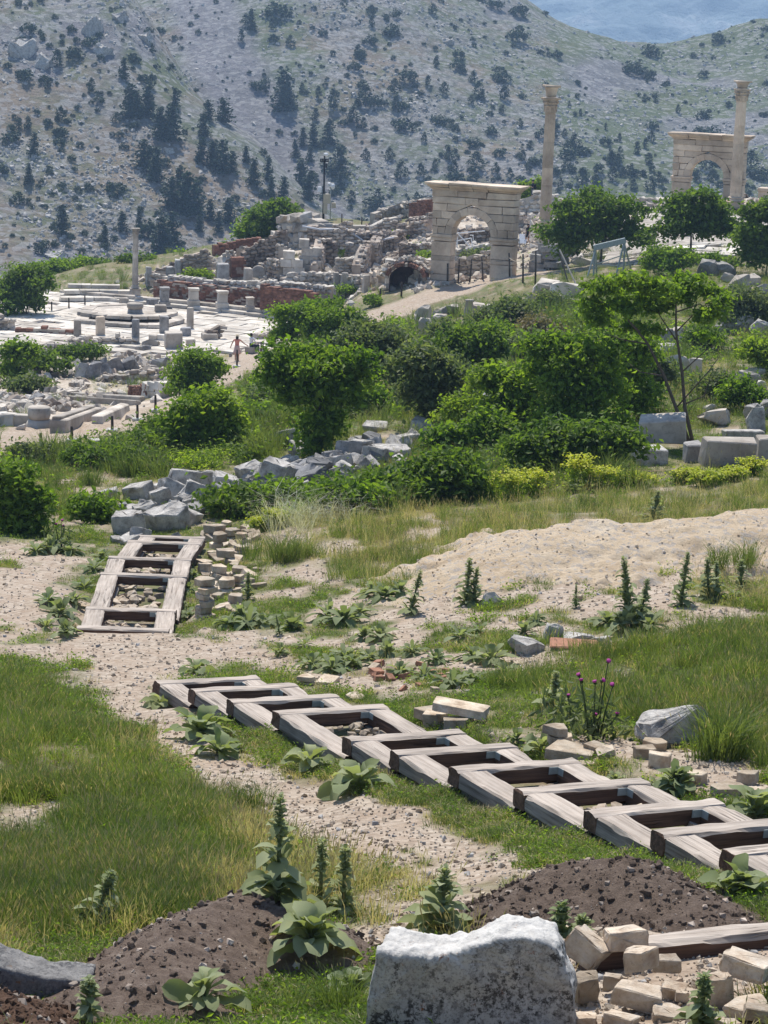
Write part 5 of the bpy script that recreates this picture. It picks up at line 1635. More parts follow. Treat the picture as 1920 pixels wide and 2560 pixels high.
# ---- hero rocks
def profile_rock(name, label, prof, Y, depth, m, cuts=4, rough=.03, back=(0, 0, 1.0), seed=1, down=.6):
    """a rock whose near face has the given outline, metres thick; prof in pixels on the plane at distance Y"""
    bm = bmesh.new()
    pts = [W(px, py, Y) for px, py in prof]
    o = sum(pts, Vector())/len(pts)
    fr = [bm.verts.new(p-o) for p in pts]
    bkv = [bm.verts.new(Vector(((p-o).x*back[2]+back[0], depth*(1+.15*math.sin(i*2.1)), (p-o).z*.96+back[1]))) for i, p in enumerate(pts)]
    n = len(pts)
    bm.faces.new(fr); bm.faces.new(bkv[::-1])
    for i in range(n): bm.faces.new((fr[i], bkv[i], bkv[(i+1) % n], fr[(i+1) % n]))
    bmesh.ops.recalc_face_normals(bm, faces=bm.faces)
    bmesh.ops.triangulate(bm, faces=bm.faces)
    for _ in range(cuts):
        bmesh.ops.subdivide_edges(bm, edges=bm.edges, cuts=1, use_grid_fill=True, smooth=.05)
    bmesh.ops.smooth_vert(bm, verts=bm.verts, factor=.25, use_axis_x=True, use_axis_y=True, use_axis_z=True) if False else None
    bm.normal_update()
    from mathutils import noise as mn
    for v in bm.verts:
        q = v.co*2.2+Vector((seed*3.3, 0, 0))
        v.co += v.normal*(mn.fractal(q, 1.0, 2.2, 3)*rough*1.1 + mn.ridged_multi_fractal(Vector((q.x*4, q.y*4, q.z*1.1)), .9, 2.1, 3, 1.0, 2.0)*rough*.55+mn.fractal(q*11, .8, 2.2, 3)*rough*.12)
    me = bm_mesh(name, bm, [m])
    me.polygons.foreach_set('use_smooth', np.ones(len(me.polygons), bool))
    return tag(link(name, me, o), label, 'rock')

def lichen_mat(name, base, mid, spot, orange, amt, flat=.12):
    m, nt, b = nodes_of(name)
    P = pos(nt)
    c = ramp(nt, noise(nt, P, 7, 7, .7), [(.3, mid), (.55, base), (.75, tuple(min(1, x*1.08) for x in base))])
    patch = ramp(nt, noise(nt, P, 2.6, 4, .6), [(.42, 0.0), (.6, 1.0)])
    sp = ramp(nt, noise(nt, P, 26, 5, .75), [(.47, 0.0), (.56, 1.0)])
    fl = ramp(nt, noise(nt, P, 60, 4, .7), [(.52, 0.0), (.6, .8)])
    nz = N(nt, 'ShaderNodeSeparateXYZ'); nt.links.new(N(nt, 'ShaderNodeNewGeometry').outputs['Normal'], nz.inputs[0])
    side = ramp(nt, nz.outputs[2], [(.25, 1.0), (.6, flat)])    # lichen and a darker base tone go on the upright faces
    mpn = N(nt, 'ShaderNodeMapping'); mpn.inputs['Scale'].default_value = (9, 9, 1.6); nt.links.new(P, mpn.inputs[0])
    streak = ramp(nt, noise(nt, mpn.outputs[0], 1.0, 6, .7), [(.52, 0.0), (.62, .8)])
    f = math_n(nt, 'MAXIMUM', math_n(nt, 'MULTIPLY', math_n(nt, 'MULTIPLY', patch, sp), amt), math_n(nt, 'MULTIPLY', streak, sp))
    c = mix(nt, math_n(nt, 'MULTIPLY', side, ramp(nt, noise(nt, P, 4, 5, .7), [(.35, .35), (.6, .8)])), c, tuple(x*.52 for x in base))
    f = math_n(nt, 'MULTIPLY', math_n(nt, 'ADD', f, math_n(nt, 'MULTIPLY', fl, .45)), side)
    c = mix(nt, f, c, spot)
    og = math_n(nt, 'MULTIPLY', ramp(nt, noise(nt, P, 9, 5, .75), [(.61, 0.0), (.68, .9)]), ramp(nt, noise(nt, P, 40, 3, .7), [(.42, 0.0), (.56, 1.0)]))
    c = mix(nt, og, c, orange)
    nt.links.new(c, b.inputs['Base Color'])
    bump(nt, b, math_n(nt, 'ADD', noise(nt, P, 30, 8, .75), noise(nt, P, 7, 5, .6)), .7, .03)
    return m
HERO = lichen_mat('white_rock_with_lichen', (.66, .635, .59), (.45, .43, .40), (.06, .055, .05), (.28, .09, .025), .95)
HERO2 = lichen_mat('grey_rock_with_lichen', (.36, .345, .325), (.18, .172, .162), (.07, .07, .075), (.30, .15, .05), .9, .85)
profile_rock('white_rock', 'large white lichen spotted rock with broken top filling the bottom centre', [(946,2384),(985,2390),(1030,2392),(1080,2396),(1120,2390),(1165,2374),(1215,2362),(1255,2350),(1300,2346),(1345,2352),(1384,2372),(1402,2420),(1424,2480),(1432,2720),(905,2720),(925,2560)], 12.55, .3, HERO, 4, .03, (.05, .02, .93), 3)
profile_rock('grey_rock', 'grey pitted slab rock leaning at the bottom left corner', [(-60,2402),(0,2420),(110,2448),(220,2455),(214,2490),(200,2525),(140,2580),(-60,2620)], 13.9, .22, HERO2, 4, .022, (.03, .03, .96), 8)

# ================================================================== HEAPS OF EARTH AND GRAVEL
def soil_mat(name, a, b_, c_, scale, light=None):
    m, nt, b = nodes_of(name)
    P = pos(nt)
    c = ramp(nt, noise(nt, P, scale, 6, .7), [(.32, a), (.5, b_), (.68, c_)])
    if name.startswith('yellow'):
        c = mix(nt, ramp(nt, noise(nt, P, .8, 6, .75), [(.56, 0.0), (.68, .6)]), c, (.40, .355, .30))
    if light:
        vo = N(nt, 'ShaderNodeTexVoronoi', feature='F1'); vo.inputs['Scale'].default_value = light[1]
        nt.links.new(P, vo.inputs['Vector'])
        c = mix(nt, ramp(nt, N_out(nt, vo), [(light[2], 0.0), (light[2]+.08, .8)]), c, light[0])
    nt.links.new(c, b.inputs['Base Color'])
    if name.startswith('yellow'):
        v2 = N(nt, 'ShaderNodeTexVoronoi', feature='F1'); v2.inputs['Scale'].default_value = 22; nt.links.new(P, v2.inputs['Vector'])
        bump(nt, b, math_n(nt, 'ADD', noise(nt, P, 7, 8, .8), math_n(nt, 'MULTIPLY', N_out(nt, v2), .35)), 1.0, .07)
    else: bump(nt, b, noise(nt, P, scale*6, 7, .8), 1.0, .045)
    return m
SOIL = soil_mat('dark_brown_soil', (.12, .084, .062), (.19, .137, .102), (.275, .205, .155), 9)
SOIL2 = soil_mat('stony_brown_soil', (.135, .094, .07), (.225, .163, .123), (.32, .245, .188), 9)
SOILRED = soil_mat('reddish_soil', (.09, .05, .032), (.15, .085, .052), (.2, .125, .085), 6)
SAND = soil_mat('yellow_gravel_sand', (.46, .345, .225), (.58, .455, .31), (.66, .545, .40), 1.1, ((.44, .39, .34), 14, .74))

HEAPS = []
def heap(name, label, cat, crest, hs, ws, m, kind=None, res=.035, rough=.03, seed=0, asym=1.0):
    q = [H(*p) for p in crest]
    xs = [v.x for v in q]; ys = [v.y for v in q]
    wmax = max(ws)*1.5
    nx, ny = min(300, int((max(xs)-min(xs)+2*wmax)/res)), min(200, int((max(ys)-min(ys)+2*wmax)/res))
    X, Y = np.meshgrid(np.linspace(min(xs)-wmax, max(xs)+wmax, nx), np.linspace(min(ys)-wmax, max(ys)+wmax, ny))
    best = np.full(X.shape, -1.0)
    nn = fbm(X/.5, Y/.5, seed+3)-.5
    for i in range(len(q)-1):
        d, t = seg_dist(X, Y, (xs[i], ys[i]), (xs[i+1], ys[i+1]))
        w = ws[i]*(1-t)+ws[i+1]*t; h = hs[i]*(1-t)+hs[i+1]*t
        r = d/w*(1+nn*(.5 if m is not SAND else 1.0)+(fbm(X/1.4, Y/1.4, seed+7)-.5)*(.0 if m is not SAND else .9))
        pr = h*1.06*(np.clip(1-r/1.25, 0, 1)**1.25*(1+.35*np.clip(r, 0, 1)))-(r > 1.2)*(r-1.2)*.35
        best = np.maximum(best, pr)
    Z = G(X, Y)+best-.025+(fbm(X/.18, Y/.18, seed+11, 4)-.5)*rough*2.2*(best > -.05)+nn*.10*np.clip(best*3, 0, 1)
    o = Vector((float(np.mean(xs)), float(np.mean(ys)), float(G(np.mean(xs), np.mean(ys)))))
    v = np.stack([X-o.x, Y-o.y, Z-o.z], -1).reshape(-1, 3)
    j, i = np.meshgrid(np.arange(ny-1), np.arange(nx-1), indexing='ij')
    f = np.stack([j*nx+i, j*nx+i+1, (j+1)*nx+i+1, (j+1)*nx+i], -1).reshape(-1, 4)
    keep = best.ravel()[f].max(1) > -.06
    f = f[keep]
    u, inv = np.unique(f, return_inverse=True)
    ob = link(name, mesh_from(name, v[u], inv.reshape(-1, 4), [m], True), o)
    tag(ob, label, cat, None, kind)
    HEAPS.append(dict(o=ob, X=X, Y=Y, Z=Z, best=best, org=o, m=m))
    return ob
heap('soil_mound', 'stony brown earth mound at the bottom left under the mullein spikes', 'mound', [(330,2520),(480,2420),(600,2380),(740,2400),(860,2430)], [.30,.44,.5,.36,.15], [.7,.75,.8,.7,.5], SOIL2, None, .03, .035, 5)
heap('soil_mound', 'dark brown earth mound between the long stair and the lone beam', 'mound', [(1290,2300),(1420,2262),(1560,2258),(1720,2292)], [.24,.38,.38,.18], [.55,.7,.7,.55], SOIL, None, .028, .03, 9)
heap('soil_mound', 'reddish earth bank in the very bottom left corner', 'mound', [(-150,2540),(0,2575),(150,2640)], [.34,.3,.15], [.5,.5,.4], SOILRED, None, .03, .03, 14)
heap('gravel_heap', 'long heap of yellowish gravel and sand on the right', 'heap', [(1030,1500),(1180,1440),(1300,1410),(1450,1385),(1600,1385),(1750,1372),(1930,1352),(2150,1330)], [.1,.3,.49,.63,.58,.58,.64,.56], [.6,1.4,2.0,2.4,2.3,2.2,2.4,2.3], SAND, None, .06, .05, 21)

def heap_z(x, y):
    z = float(G(x, y))
    for h in HEAPS:
        X, Y = h['X'], h['Y']
        fi, fj = (x-X[0, 0])/(X[0, 1]-X[0, 0]), (y-Y[0, 0])/(Y[1, 0]-Y[0, 0])
        if 0 <= fi < X.shape[1]-1 and 0 <= fj < X.shape[0]-1:
            j, i = int(round(fj)), int(round(fi))
            if h['best'][j, i] > 0: z = max(z, float(h['Z'][j, i]))
    return z
_H0 = H
def H(px, py):
    p = _H0(px, py)
    if py < 1280: return p
    s, e = (float(t) for t in ray(px, py))
    y = 11.5
    while y < p.y:
        if e*y < heap_z(s*y, y): return Vector((s*y, y, heap_z(s*y, y)))
        y += .05 if y < 22 else .12
    return p

# ================================================================== LEAFY PLANTS
def leaves_mesh(name, P, nrm_, L, Wd, tint, m, rs, face_bias=None):
    """leaf cards (rhombs) at P with normals nrm_"""
    n = len(P)
    r = rs.normal(size=(n, 3))
    a = np.cross(nrm_, r); a /= np.linalg.norm(a, axis=1, keepdims=True)+1e-9
    b = np.cross(nrm_, a)
    L = np.asarray(L)[:, None]; Wd = np.asarray(Wd)[:, None]
    bend = nrm_*L*.14
    v = np.stack([P-a*L/2-bend, P+b*Wd/2, P+a*L/2-bend, P-b*Wd/2], 1).reshape(-1, 3)
    f = np.arange(n*4, dtype=np.int32).reshape(-1, 4)
    me = mesh_from(name, v, f, [m] if not isinstance(m, (list, tuple)) else m)
    fattr(me, 'tint', np.clip(tint, 0, 1), 'FACE')
    return me

def crown(name, lobes, n, leaf, m, rs, clump=.35, shell=.5, updraft=.0, ncl=None, ragged=.28):
    lob = np.array([[*c, *r] for c, r in lobes], float)
    vol = (lob[:, 3]*lob[:, 4]*lob[:, 5])**(2/3.)
    ncl = ncl or max(40, n//24)
    k = rs.choice(len(lob), ncl, p=vol/vol.sum())
    d = rs.normal(size=(ncl, 3)); d /= np.linalg.norm(d, axis=1, keepdims=True)
    d[:, 2] = np.where(d[:, 2] < -.55, -d[:, 2]*.6, d[:, 2])
    rad = shell+(1-shell)*rs.random(ncl)**.6
    rad *= 1+ragged*(rs.random(ncl)-.45)
    cc = lob[k, :3]+d*rad[:, None]*lob[k, 3:]
    ct = rs.random(ncl)
    which = rs.integers(0, ncl, n)
    csz = clump*(.6+.8*rs.random(ncl))
    g = rs.normal(size=(n, 3))*np.array([1, 1, .75])
    P = cc[which]+g*csz[which][:, None]*.55
    out = P-lob[k[which], :3]
    out /= np.linalg.norm(out, axis=1, keepdims=True)+1e-6
    nr = out*.4+np.array([0, 0, .6])+rs.normal(size=(n, 3))*.75
    nr /= np.linalg.norm(nr, axis=1, keepdims=True)
    tint = .5*ct[which]+.5*rs.random(n)
    Lf = leaf*(.6+.8*rs.random(n))
    return leaves_mesh(name, P, nr, Lf, Lf*(.5+.2*rs.random(n)), tint, m, rs), cc

def twigs(base, targets, r0, rs, n=6, wob=.12, fork=None):
    g = Geo()
    for t in targets:
        t = Vector(t); b = Vector(base)
        pts = []
        L = (t-b).length
        for i in range(5):
            q = i/4
            p = b.lerp(t, q)+Vector(rs.normal(size=3))*L*wob*.35*(0 if i in (0,) else q*.9)
            p.z += L*.10*math.sin(q*math.pi)
            pts.append(p)
        g.tube(pts, [r0*(1-.78*i/4) for i in range(5)], n)
    return g

def bush(label, cat, base, lobes_px, m, n, leaf, group=None, name='shrub', trunk=None, depth=.8, seed=0, clump=.35, shell=.5, bark=None, nst=9, ragged=.55, Y=None, r0=None):
    """base pixel on the ground; lobes in pixels (cx, cy, rx, ry) at the plant's own distance"""
    rs = np.random.default_rng(seed+int(base[0]*7+base[1]))
    p = H(*base) if Y is None else W(base[0], base[1], Y)
    s_ = FPX/p.length
    root = thing(name, label, cat, p, 0, group)
    lobes = []
    for cx, cy, rx, ry in lobes_px:
        yy = p.y+rs.uniform(-.15, .25)*rx/s_
        c = W(cx, cy, yy)-p
        c.z = max(c.z, ry/s_*.35)
        R_ = np.array([rx/s_, rx/s_*depth, ry/s_*1.02])
        lobes.append((tuple(c), tuple(R_*.64)))
        for q in range(6):
            d = rs.normal(size=3); d /= np.linalg.norm(d)
            d[2] = abs(d[2])*.9-.25
            cc_ = np.array(c)+d*R_*rs.uniform(.55, 1.1)
            cc_[2] = max(cc_[2], R_[2]*.2)
            lobes.append((tuple(cc_), tuple(R_*rs.uniform(.28, .5))))
    me, cc = crown('crown', lobes, n, leaf, m, rs, clump, shell, ragged=ragged)
    link('crown', me, parent=root)
    tg = cc[rs.choice(len(cc), min(nst, len(cc)), replace=False)]
    r0 = r0 or max(.02, .018*max(l[1][0] for l in lobes)+.012)
    if trunk:
        top = Vector(trunk) if hasattr(trunk, '__len__') else Vector((rs.normal()*.1, 0, trunk))
        g = twigs((0, 0, -.3), [top], r0*2.6, rs, 8, .04)
        g2 = twigs(top-Vector((0, 0, .05)), tg, r0*1.3, rs)
        g.add(g2.v, g2.f)
    else:
        g = twigs((0, 0, -.15), tg, r0, rs)
    link('trunk' if trunk else 'stems', g.mesh('trunk' if trunk else 'stems', [bark or BARK], True), parent=root)
    return root

B_ = bush
# the round trees of the middle distance
B_('round crowned bright green tree with its trunk among the tumbled boulders', 'tree', (800, 1140), [(790,915,110,55),(745,940,75,60),(855,940,75,60),(800,985,95,60),(805,1060,55,60),(790,1110,35,35)], LEAF_FRESH, 12500, .19, None, 'leafy_tree', (0, 0, 1.3), .85, 1, .36, .35)
B_('dense round green tree just behind the round crowned one', 'tree', (800, 880), [(795,785,95,45),(745,810,60,48),(850,815,55,48),(790,835,100,38)], LEAF_FRESH, 9500, .2, None, 'leafy_tree', (0, 0, .8), .85, 2, .36, .4)
B_('bushy green tree beside the path bend above the yellow green bush', 'tree', (490, 1000), [(480,915,55,45),(525,930,50,45),(460,965,50,40),(505,975,65,35)], LEAF_FRESH, 7000, .18, None, 'leafy_tree', None, .85, 3, .4, .45)
B_('yellow green bush in front of the bushy tree at the path', 'bush', (510, 1120), [(515,1010,60,45),(480,1050,60,45),(555,1060,55,50),(520,1090,80,35)], LEAF_YELLOW, 6500, .2, None, 'shrub', None, .85, 4, .36, .3)
LOWG = 'low dark green shrubs lining the lower path'
for i, (x, y, rx, ry, lab) in enumerate([(430,1125,60,45,'low dark shrub left of the yellow green bush'),(370,1140,55,35,'low shrub by the white concrete post'),(300,1150,55,28,'low shrub below the concrete post'),(400,1105,50,40,'higher low shrub behind the dark one'),
     (330,1165,60,25,'flat low shrub in front of the concrete post'),(205,1165,50,28,'low spiky shrub right of the grey one'),(260,1170,45,24,'low shrub in the tan grass gap')]):
    B_(lab, 'shrub', (x, y+5), [(x-rx*.35, y-ry*.4, rx*.6, ry), (x+rx*.4, y-ry*.5, rx*.55, ry*.9)], LEAF_DEEP, 2300, .17, LOWG, 'shrub', None, .8, 20+i, .3)
B_('pale grey green shrub at the lower left behind the leafy bush', 'shrub', (65, 1175), [(50,1140,35,30),(85,1145,30,32)], LEAF_OLIVE, 2200, .15, None, 'shrub', None, .8, 30, .26)
# olive coloured shrubs in the middle
for i, (bx, by, lob, n, m, lab) in enumerate([
  (930,975,[(915,850,70,50),(960,860,60,55),(900,900,60,50),(950,920,70,50)],6500,LEAF_OLIVE,'tall grey green willow like shrub right of the round trees'),
  (1080,1070,[(1060,905,55,50),(1085,950,60,55),(1050,990,55,55),(1085,1030,40,40)],6500,LEAF_OLIVE,'tall dark olive tree with narrow base in the centre'),
  (1020,1000,[(1010,930,55,45),(1035,960,50,45)],3200,LEAF_OLIVE,'grey green shrub behind the dark olive tree'),
  (1190,970,[(1165,850,60,50),(1200,880,65,60),(1150,900,60,50),(1190,930,70,50)],6500,LEAF_DEEP,'dark twiggy shrub left of the bright thicket'),
  (1285,850,[(1265,775,50,35),(1300,790,40,38),(1270,815,55,35)],3600,LEAF_OLIVE,'small dark olive shrub on the hillside above the thicket'),
  (1120,880,[(1100,830,40,30),(1135,840,40,30)],1700,LEAF_OLIVE,'thin olive shrub with bare twigs above the dark twiggy one'),
  (1345,860,[(1330,815,50,28),(1360,835,40,28)],1700,LEAF_BROWN,'brown withered bush on the hillside'),
  (650,1030,[(650,1010,36,22),(690,1010,34,22)],1600,LEAF_OLIVE,'grey green shrub left of the round tree'),
  (620,1070,[(600,1040,50,28),(650,1045,45,28)],2200,LEAF_FRESH,'low green shrub below the grey green one'),
  (680,1025,[(660,1000,40,18),(690,1005,30,16)],1100,LEAF_OLIVE,'low dark shrub at the path edge left of the round trees')]):
    B_(lab, 'shrub', (bx, by), lob, m, n, .2, None, 'shrub', None, .85, 40+i, .4, .4, ragged=.7, nst=14)
# the bright thicket
for i, (bx, by, lob, n, m, lab) in enumerate([
  (1430,1110,[(1400,890,85,55),(1460,900,80,60),(1380,950,90,60),(1470,980,90,60),(1420,1040,110,60)],10500,LEAF_FRESH,'large bright green thicket bush in the middle right'),
  (1290,1090,[(1260,960,70,50),(1310,975,70,55),(1270,1020,80,50),(1330,1050,60,45)],6500,LEAF_YELLOW,'yellow green bush at the left front of the thicket'),
  (1570,1060,[(1550,870,70,50),(1590,900,60,55),(1560,960,80,60),(1590,1010,60,50)],6500,LEAF_FRESH,'green bush at the right of the thicket'),
  (1400,1190,[(1330,1130,70,45),(1400,1120,80,45),(1480,1110,80,50),(1540,1100,60,50)],6500,LEAF_DEEP,'dark weedy undergrowth bush below the thicket'),
  (1130,1260,[(1080,1190,70,45),(1140,1175,70,50),(1060,1220,60,40),(1150,1215,60,40)],5600,LEAF_DEEP,'dark leafy shrub in the centre above the tan grass'),
  (980,1270,[(950,1225,70,35),(1010,1235,60,35)],3600,LEAF_DEEP,'low dark green shrub left of the central leafy one'),
  (880,1290,[(860,1250,60,30),(910,1255,50,30)],2800,LEAF_FRESH,'low green shrub beside the silver feather grass'),
  (600,1290,[(570,1260,60,26),(640,1262,60,28)],2800,LEAF_DEEP,'low leafy shrub right of the lower boulder heap'),
  (700,1275,[(690,1240,50,26),(730,1250,40,26)],2000,LEAF_FRESH,'small shrub in front of the dark shaded boulders')]):
    B_(lab, 'bush', (bx, by), lob, m, n, .17, None, 'shrub', None, .8, 60+i, .36, .3, ragged=.65)
# more wild scrub closing the gaps of the thicket
for i, (bx, by, w, h, m, lab) in enumerate([
  (920,1040,60,45,LEAF_FRESH,'fresh green scrub between the round tree and the dark olive tree'),(980,900,60,60,LEAF_FRESH,'light green scrub behind the willow like shrub'),
  (1130,1010,70,70,LEAF_OLIVE,'olive scrub right of the dark olive tree'),(1170,1090,70,60,LEAF_YELLOW,'yellowish scrub above the central dark shrub'),(1230,1130,70,60,LEAF_FRESH,'green scrub at the left foot of the thicket'),
  (1240,900,60,60,LEAF_FRESH,'green scrub on the upper left of the thicket'),(1330,930,70,60,LEAF_OLIVE,'olive scrub at the top of the thicket'),(1500,840,60,45,LEAF_FRESH,'green scrub on the slope left of the sapling crown'),
  (1640,980,60,60,LEAF_OLIVE,'olive scrub between thicket and sapling trunks'),(1800,1000,70,40,LEAF_OLIVE,'low olive scrub right of the sapling trunks'),
  (1850,1020,60,36,LEAF_FRESH,'low green scrub near the rounded grey boulders'),(1760,880,60,40,LEAF_DEEP,'dark scrub on the slope above the white stones'),(760,1000,60,36,LEAF_FRESH,'low scrub left of the round tree trunk'),
  (1380,790,60,36,LEAF_OLIVE,'low scrub by the pale slabs on the slope'),(1220,830,50,36,LEAF_OLIVE,'low scrub next to the hillside olive shrub'),(1560,760,60,40,LEAF_FRESH,'low scrub below the gantry'),
  (1480,1180,70,46,LEAF_FRESH,'green weeds bush below the thicket on the right'),(1120,1130,50,36,LEAF_FRESH,'fresh weeds bush above the central dark shrub')]):
    B_(lab, 'shrub', (bx, by), [(bx-w*.4, by-h*.8, w*.55, h*.7), (bx+w*.4, by-h*.7, w*.5, h*.6), (bx, by-h*1.2, w*.4, h*.55)], m, 2300, .17, 'wild scrub around the thicket', 'shrub', None, .85, 300+i, .38, .2, ragged=.8, nst=10)
# trees by the columns and at the right
B_('wide dark green tree standing between the two columns', 'tree', (1500, 665), [(1490,510,70,42),(1430,545,65,45),(1560,545,70,45),(1400,595,55,45),(1490,590,110,50),(1590,590,45,35),(1420,625,45,25)], LEAF_DEEP, 10500, .3, None, 'leafy_tree', (.1, 0, 1.6), .85, 80, .5, .45)
B_('spreading green tree in front of the farther arch', 'tree', (1725, 650), [(1745,492,34,22),(1705,530,50,36),(1780,535,55,36),(1740,565,90,34),(1680,580,45,26),(1810,575,45,26)], LEAF_DEEP, 8500, .3, None, 'leafy_tree', (0, 0, 2.3), .85, 81, .48, .4)
B_('dark tree cut by the right frame edge', 'tree', (1915, 690), [(1900,545,50,45),(1880,600,50,40),(1930,600,60,60),(1895,645,50,40)], LEAF_DEEP, 6500, .28, None, 'leafy_tree', (0, 0, .8), .85, 82, .45, .5)
B_('leafy bush under the spreading tree', 'bush', (1680, 690), [(1660,640,50,35),(1700,650,45,32),(1665,665,55,25)], LEAF_FRESH, 3600, .22, None, 'shrub', None, .85, 83, .36)
B_('green bush below the dark right hand tree', 'bush', (1785, 680), [(1770,655,35,24),(1800,660,30,22)], LEAF_FRESH, 1700, .2, None, 'shrub', None, .85, 84, .3)
B_('dark olive shrub at the right frame edge above the grey rock', 'shrub', (1870, 830), [(1840,755,55,35),(1890,760,55,40),(1860,795,80,35)], LEAF_OLIVE, 5000, .2, None, 'shrub', None, .85, 85, .4)
B_('yellow green shrub low at the right frame edge', 'shrub', (1905, 945), [(1895,880,40,35),(1925,900,40,40)], LEAF_YELLOW, 2500, .2, None, 'shrub', None, .85, 86, .4)
# the sapling with two bare trunks
def sapling():
    rs = np.random.default_rng(9)
    p = H(1725, 1118); s_ = FPX/p.length
    root = thing('sapling_tree', 'open crowned young tree with two slim bare trunks beside the tilted grey block', 'tree', p)
    wpt = lambda x, y, d=0: W(x, y, p.y+d)-p
    g = Geo()
    g.tube([wpt(1728,1120), wpt(1690,1020), wpt(1660,940), wpt(1620,860), wpt(1570,800), wpt(1540,760)], [.06, .052, .046, .035, .024, .012], 7)
    g.tube([wpt(1735,1120), wpt(1712,1020), wpt(1705,930), wpt(1690,830), wpt(1690,760), wpt(1710,720)], [.06, .052, .046, .035, .024, .012], 7)
    for a, b, c in (((1660,940),(1600,930),(1560,900)),((1620,860),(1560,850),(1500,830)),((1600,830),(1540,770),(1470,740)),((1690,830),(1740,780),(1790,740)),((1690,850),(1650,790),(1630,730)),((1705,930),(1760,880),(1800,850)),((1690,780),(1750,760),(1800,800)),((1570,800),(1540,740),(1560,700)),((1690,1020),(1770,930),(1800,890)),((1712,1010),(1760,990),(1780,930))):
        d = rs.uniform(-.5, .5)
        g.tube([wpt(*a), wpt(*b, d*.5), wpt(*c, d)], [.024, .016, .007], 5)
    link('trunk', g.mesh('trunk', [BARK], True), parent=root)
    lob = []
    for cx, cy, rx, ry in [(1520,725,45,25),(1580,705,55,25),(1650,720,50,25),(1720,710,55,28),(1780,735,40,28),(1480,770,40,25),(1560,770,50,28),(1640,770,40,25),(1760,790,45,25),(1480,720,35,20),(1800,760,30,24),(1690,745,50,30),(1610,740,50,25),(1500,800,35,20),(1575,820,40,22),(1760,840,30,20),(1640,830,25,16)]:
        c = wpt(cx, cy, rs.uniform(-.6, .6)); lob.append((tuple(c), (rx/s_, rx/s_, ry/s_)))
    me, _ = crown('crown', lob, 6500, .17, LEAF_FRESH, rs, .2, .1, ncl=330, ragged=.5)
    link('crown', me, parent=root)
sapling()
# left edge and the far side of the square
B_('broad leaved bright bush cut by the left frame edge', 'bush', (40, 1330), [(0,1190,45,50),(40,1215,45,50),(15,1260,60,50),(80,1260,40,40),(60,1310,50,35)], LEAF_FRESH, 6500, .14, None, 'shrub', None, .85, 90, .3)
B_('low fig like bush with broad leaves left of the boulder heap', 'bush', (240, 1310), [(225,1275,45,32),(265,1285,38,28)], LEAF_FRESH, 2200, .16, None, 'shrub', None, .85, 91, .25)
B_('dark round bush at the left edge of the square', 'bush', (65, 790), [(50,700,55,45),(85,725,45,45),(20,740,50,45),(70,760,60,32)], LEAF_DEEP, 7000, .3, None, 'shrub', None, .85, 92, .5)
for i, (x, y) in enumerate([(95,690),(135,682),(175,680),(215,676),(255,680),(285,690),(160,700),(230,700)]):
    B_(f'leafy bush number {i+1} from the left in the hedge row behind the square' if False else ['green hedge bush next to the dark round bush', 'green hedge bush second behind the square', 'green hedge bush in the left half of the row', 'tallest green hedge bush behind the square', 'green hedge bush nearest the slim column', 'last green hedge bush half behind the slim column', 'lower front hedge bush on the left', 'lower front hedge bush on the right'][i],
       'bush', (x, y+22), [(x, y-8, 32, 24), (x+12, y, 26, 20)], LEAF_FRESH, 1900, .34, 'hedge of green bushes behind the square', 'shrub', None, .9, 95+i, .5, Y=188+i*.8)
B_('green bush directly right of the slim column', 'bush', (345, 690), [(330,655,28,24),(360,660,30,26),(345,675,36,18)], LEAF_DEEP, 2400, .32, None, 'shrub', None, .85, 110, .5, Y=186)
B_('low band of bushes behind the rubble wall', 'bush', (430, 670), [(400,658,30,13),(440,650,35,13),(480,642,35,13)], LEAF_FRESH, 1900, .34, None, 'shrub', None, .9, 111, .5, Y=200)
B_('low dark bush left of the red brick wall on the hill', 'bush', (560, 650), [(545,632,32,14),(585,625,30,14)], LEAF_DEEP, 1700, .32, None, 'shrub', None, .9, 112, .5, Y=200)
B_('big lobe of the two lobed tree, right of its lower lobe above the boulder wall', 'tree', (690, 640), [(690,520,50,28),(655,545,40,30),(720,540,40,32),(690,570,60,30)], LEAF_DEEP, 5600, .34, None, 'leafy_tree', (0, 0, 1.2), .85, 113, .5, Y=196)
B_('lower lobe of the two lobed tree at its left', 'tree', (635, 645), [(630,565,38,24),(620,590,36,24),(660,595,40,22)], LEAF_FRESH, 3600, .34, None, 'leafy_tree', (0, 0, .8), .85, 114, .5, Y=198)
B_('round light green bush among the grey pillar stumps', 'bush', (490, 712), [(480,695,26,15),(505,690,22,14)], LEAF_YELLOW, 1700, .24, None, 'shrub', None, .85, 115, .36)
B_('green bush behind the visitor on the hilltop', 'bush', (1325, 520), [(1310,475,22,24),(1345,470,24,26),(1330,495,40,20)], LEAF_YELLOW, 2000, .32, None, 'shrub', None, .85, 116, .45, Y=199)
B_('green bush in the left weeds below the long rubble wall', 'bush', (45, 960), [(35,880,30,30),(65,900,40,35),(30,930,45,30)], LEAF_FRESH, 3400, .24, None, 'shrub', None, .85, 117, .4)
B_('dark weeds bush right of the left green bush', 'bush', (110, 940), [(100,900,40,24),(130,910,40,22)], LEAF_DEEP, 1900, .24, None, 'shrub', None, .85, 118, .4)
B_('bush in the green hollow below the rubble wall', 'bush', (190, 900), [(170,885,36,18),(220,880,40,18)], LEAF_DEEP, 1900, .24, None, 'shrub', None, .85, 119, .4)
B_('clump of weeds on the left slope under the dark weeds bush', 'bush', (60, 985), [(40,965,45,18),(90,965,40,16)], LEAF_OLIVE, 1700, .22, None, 'shrub', None, .85, 120, .36)
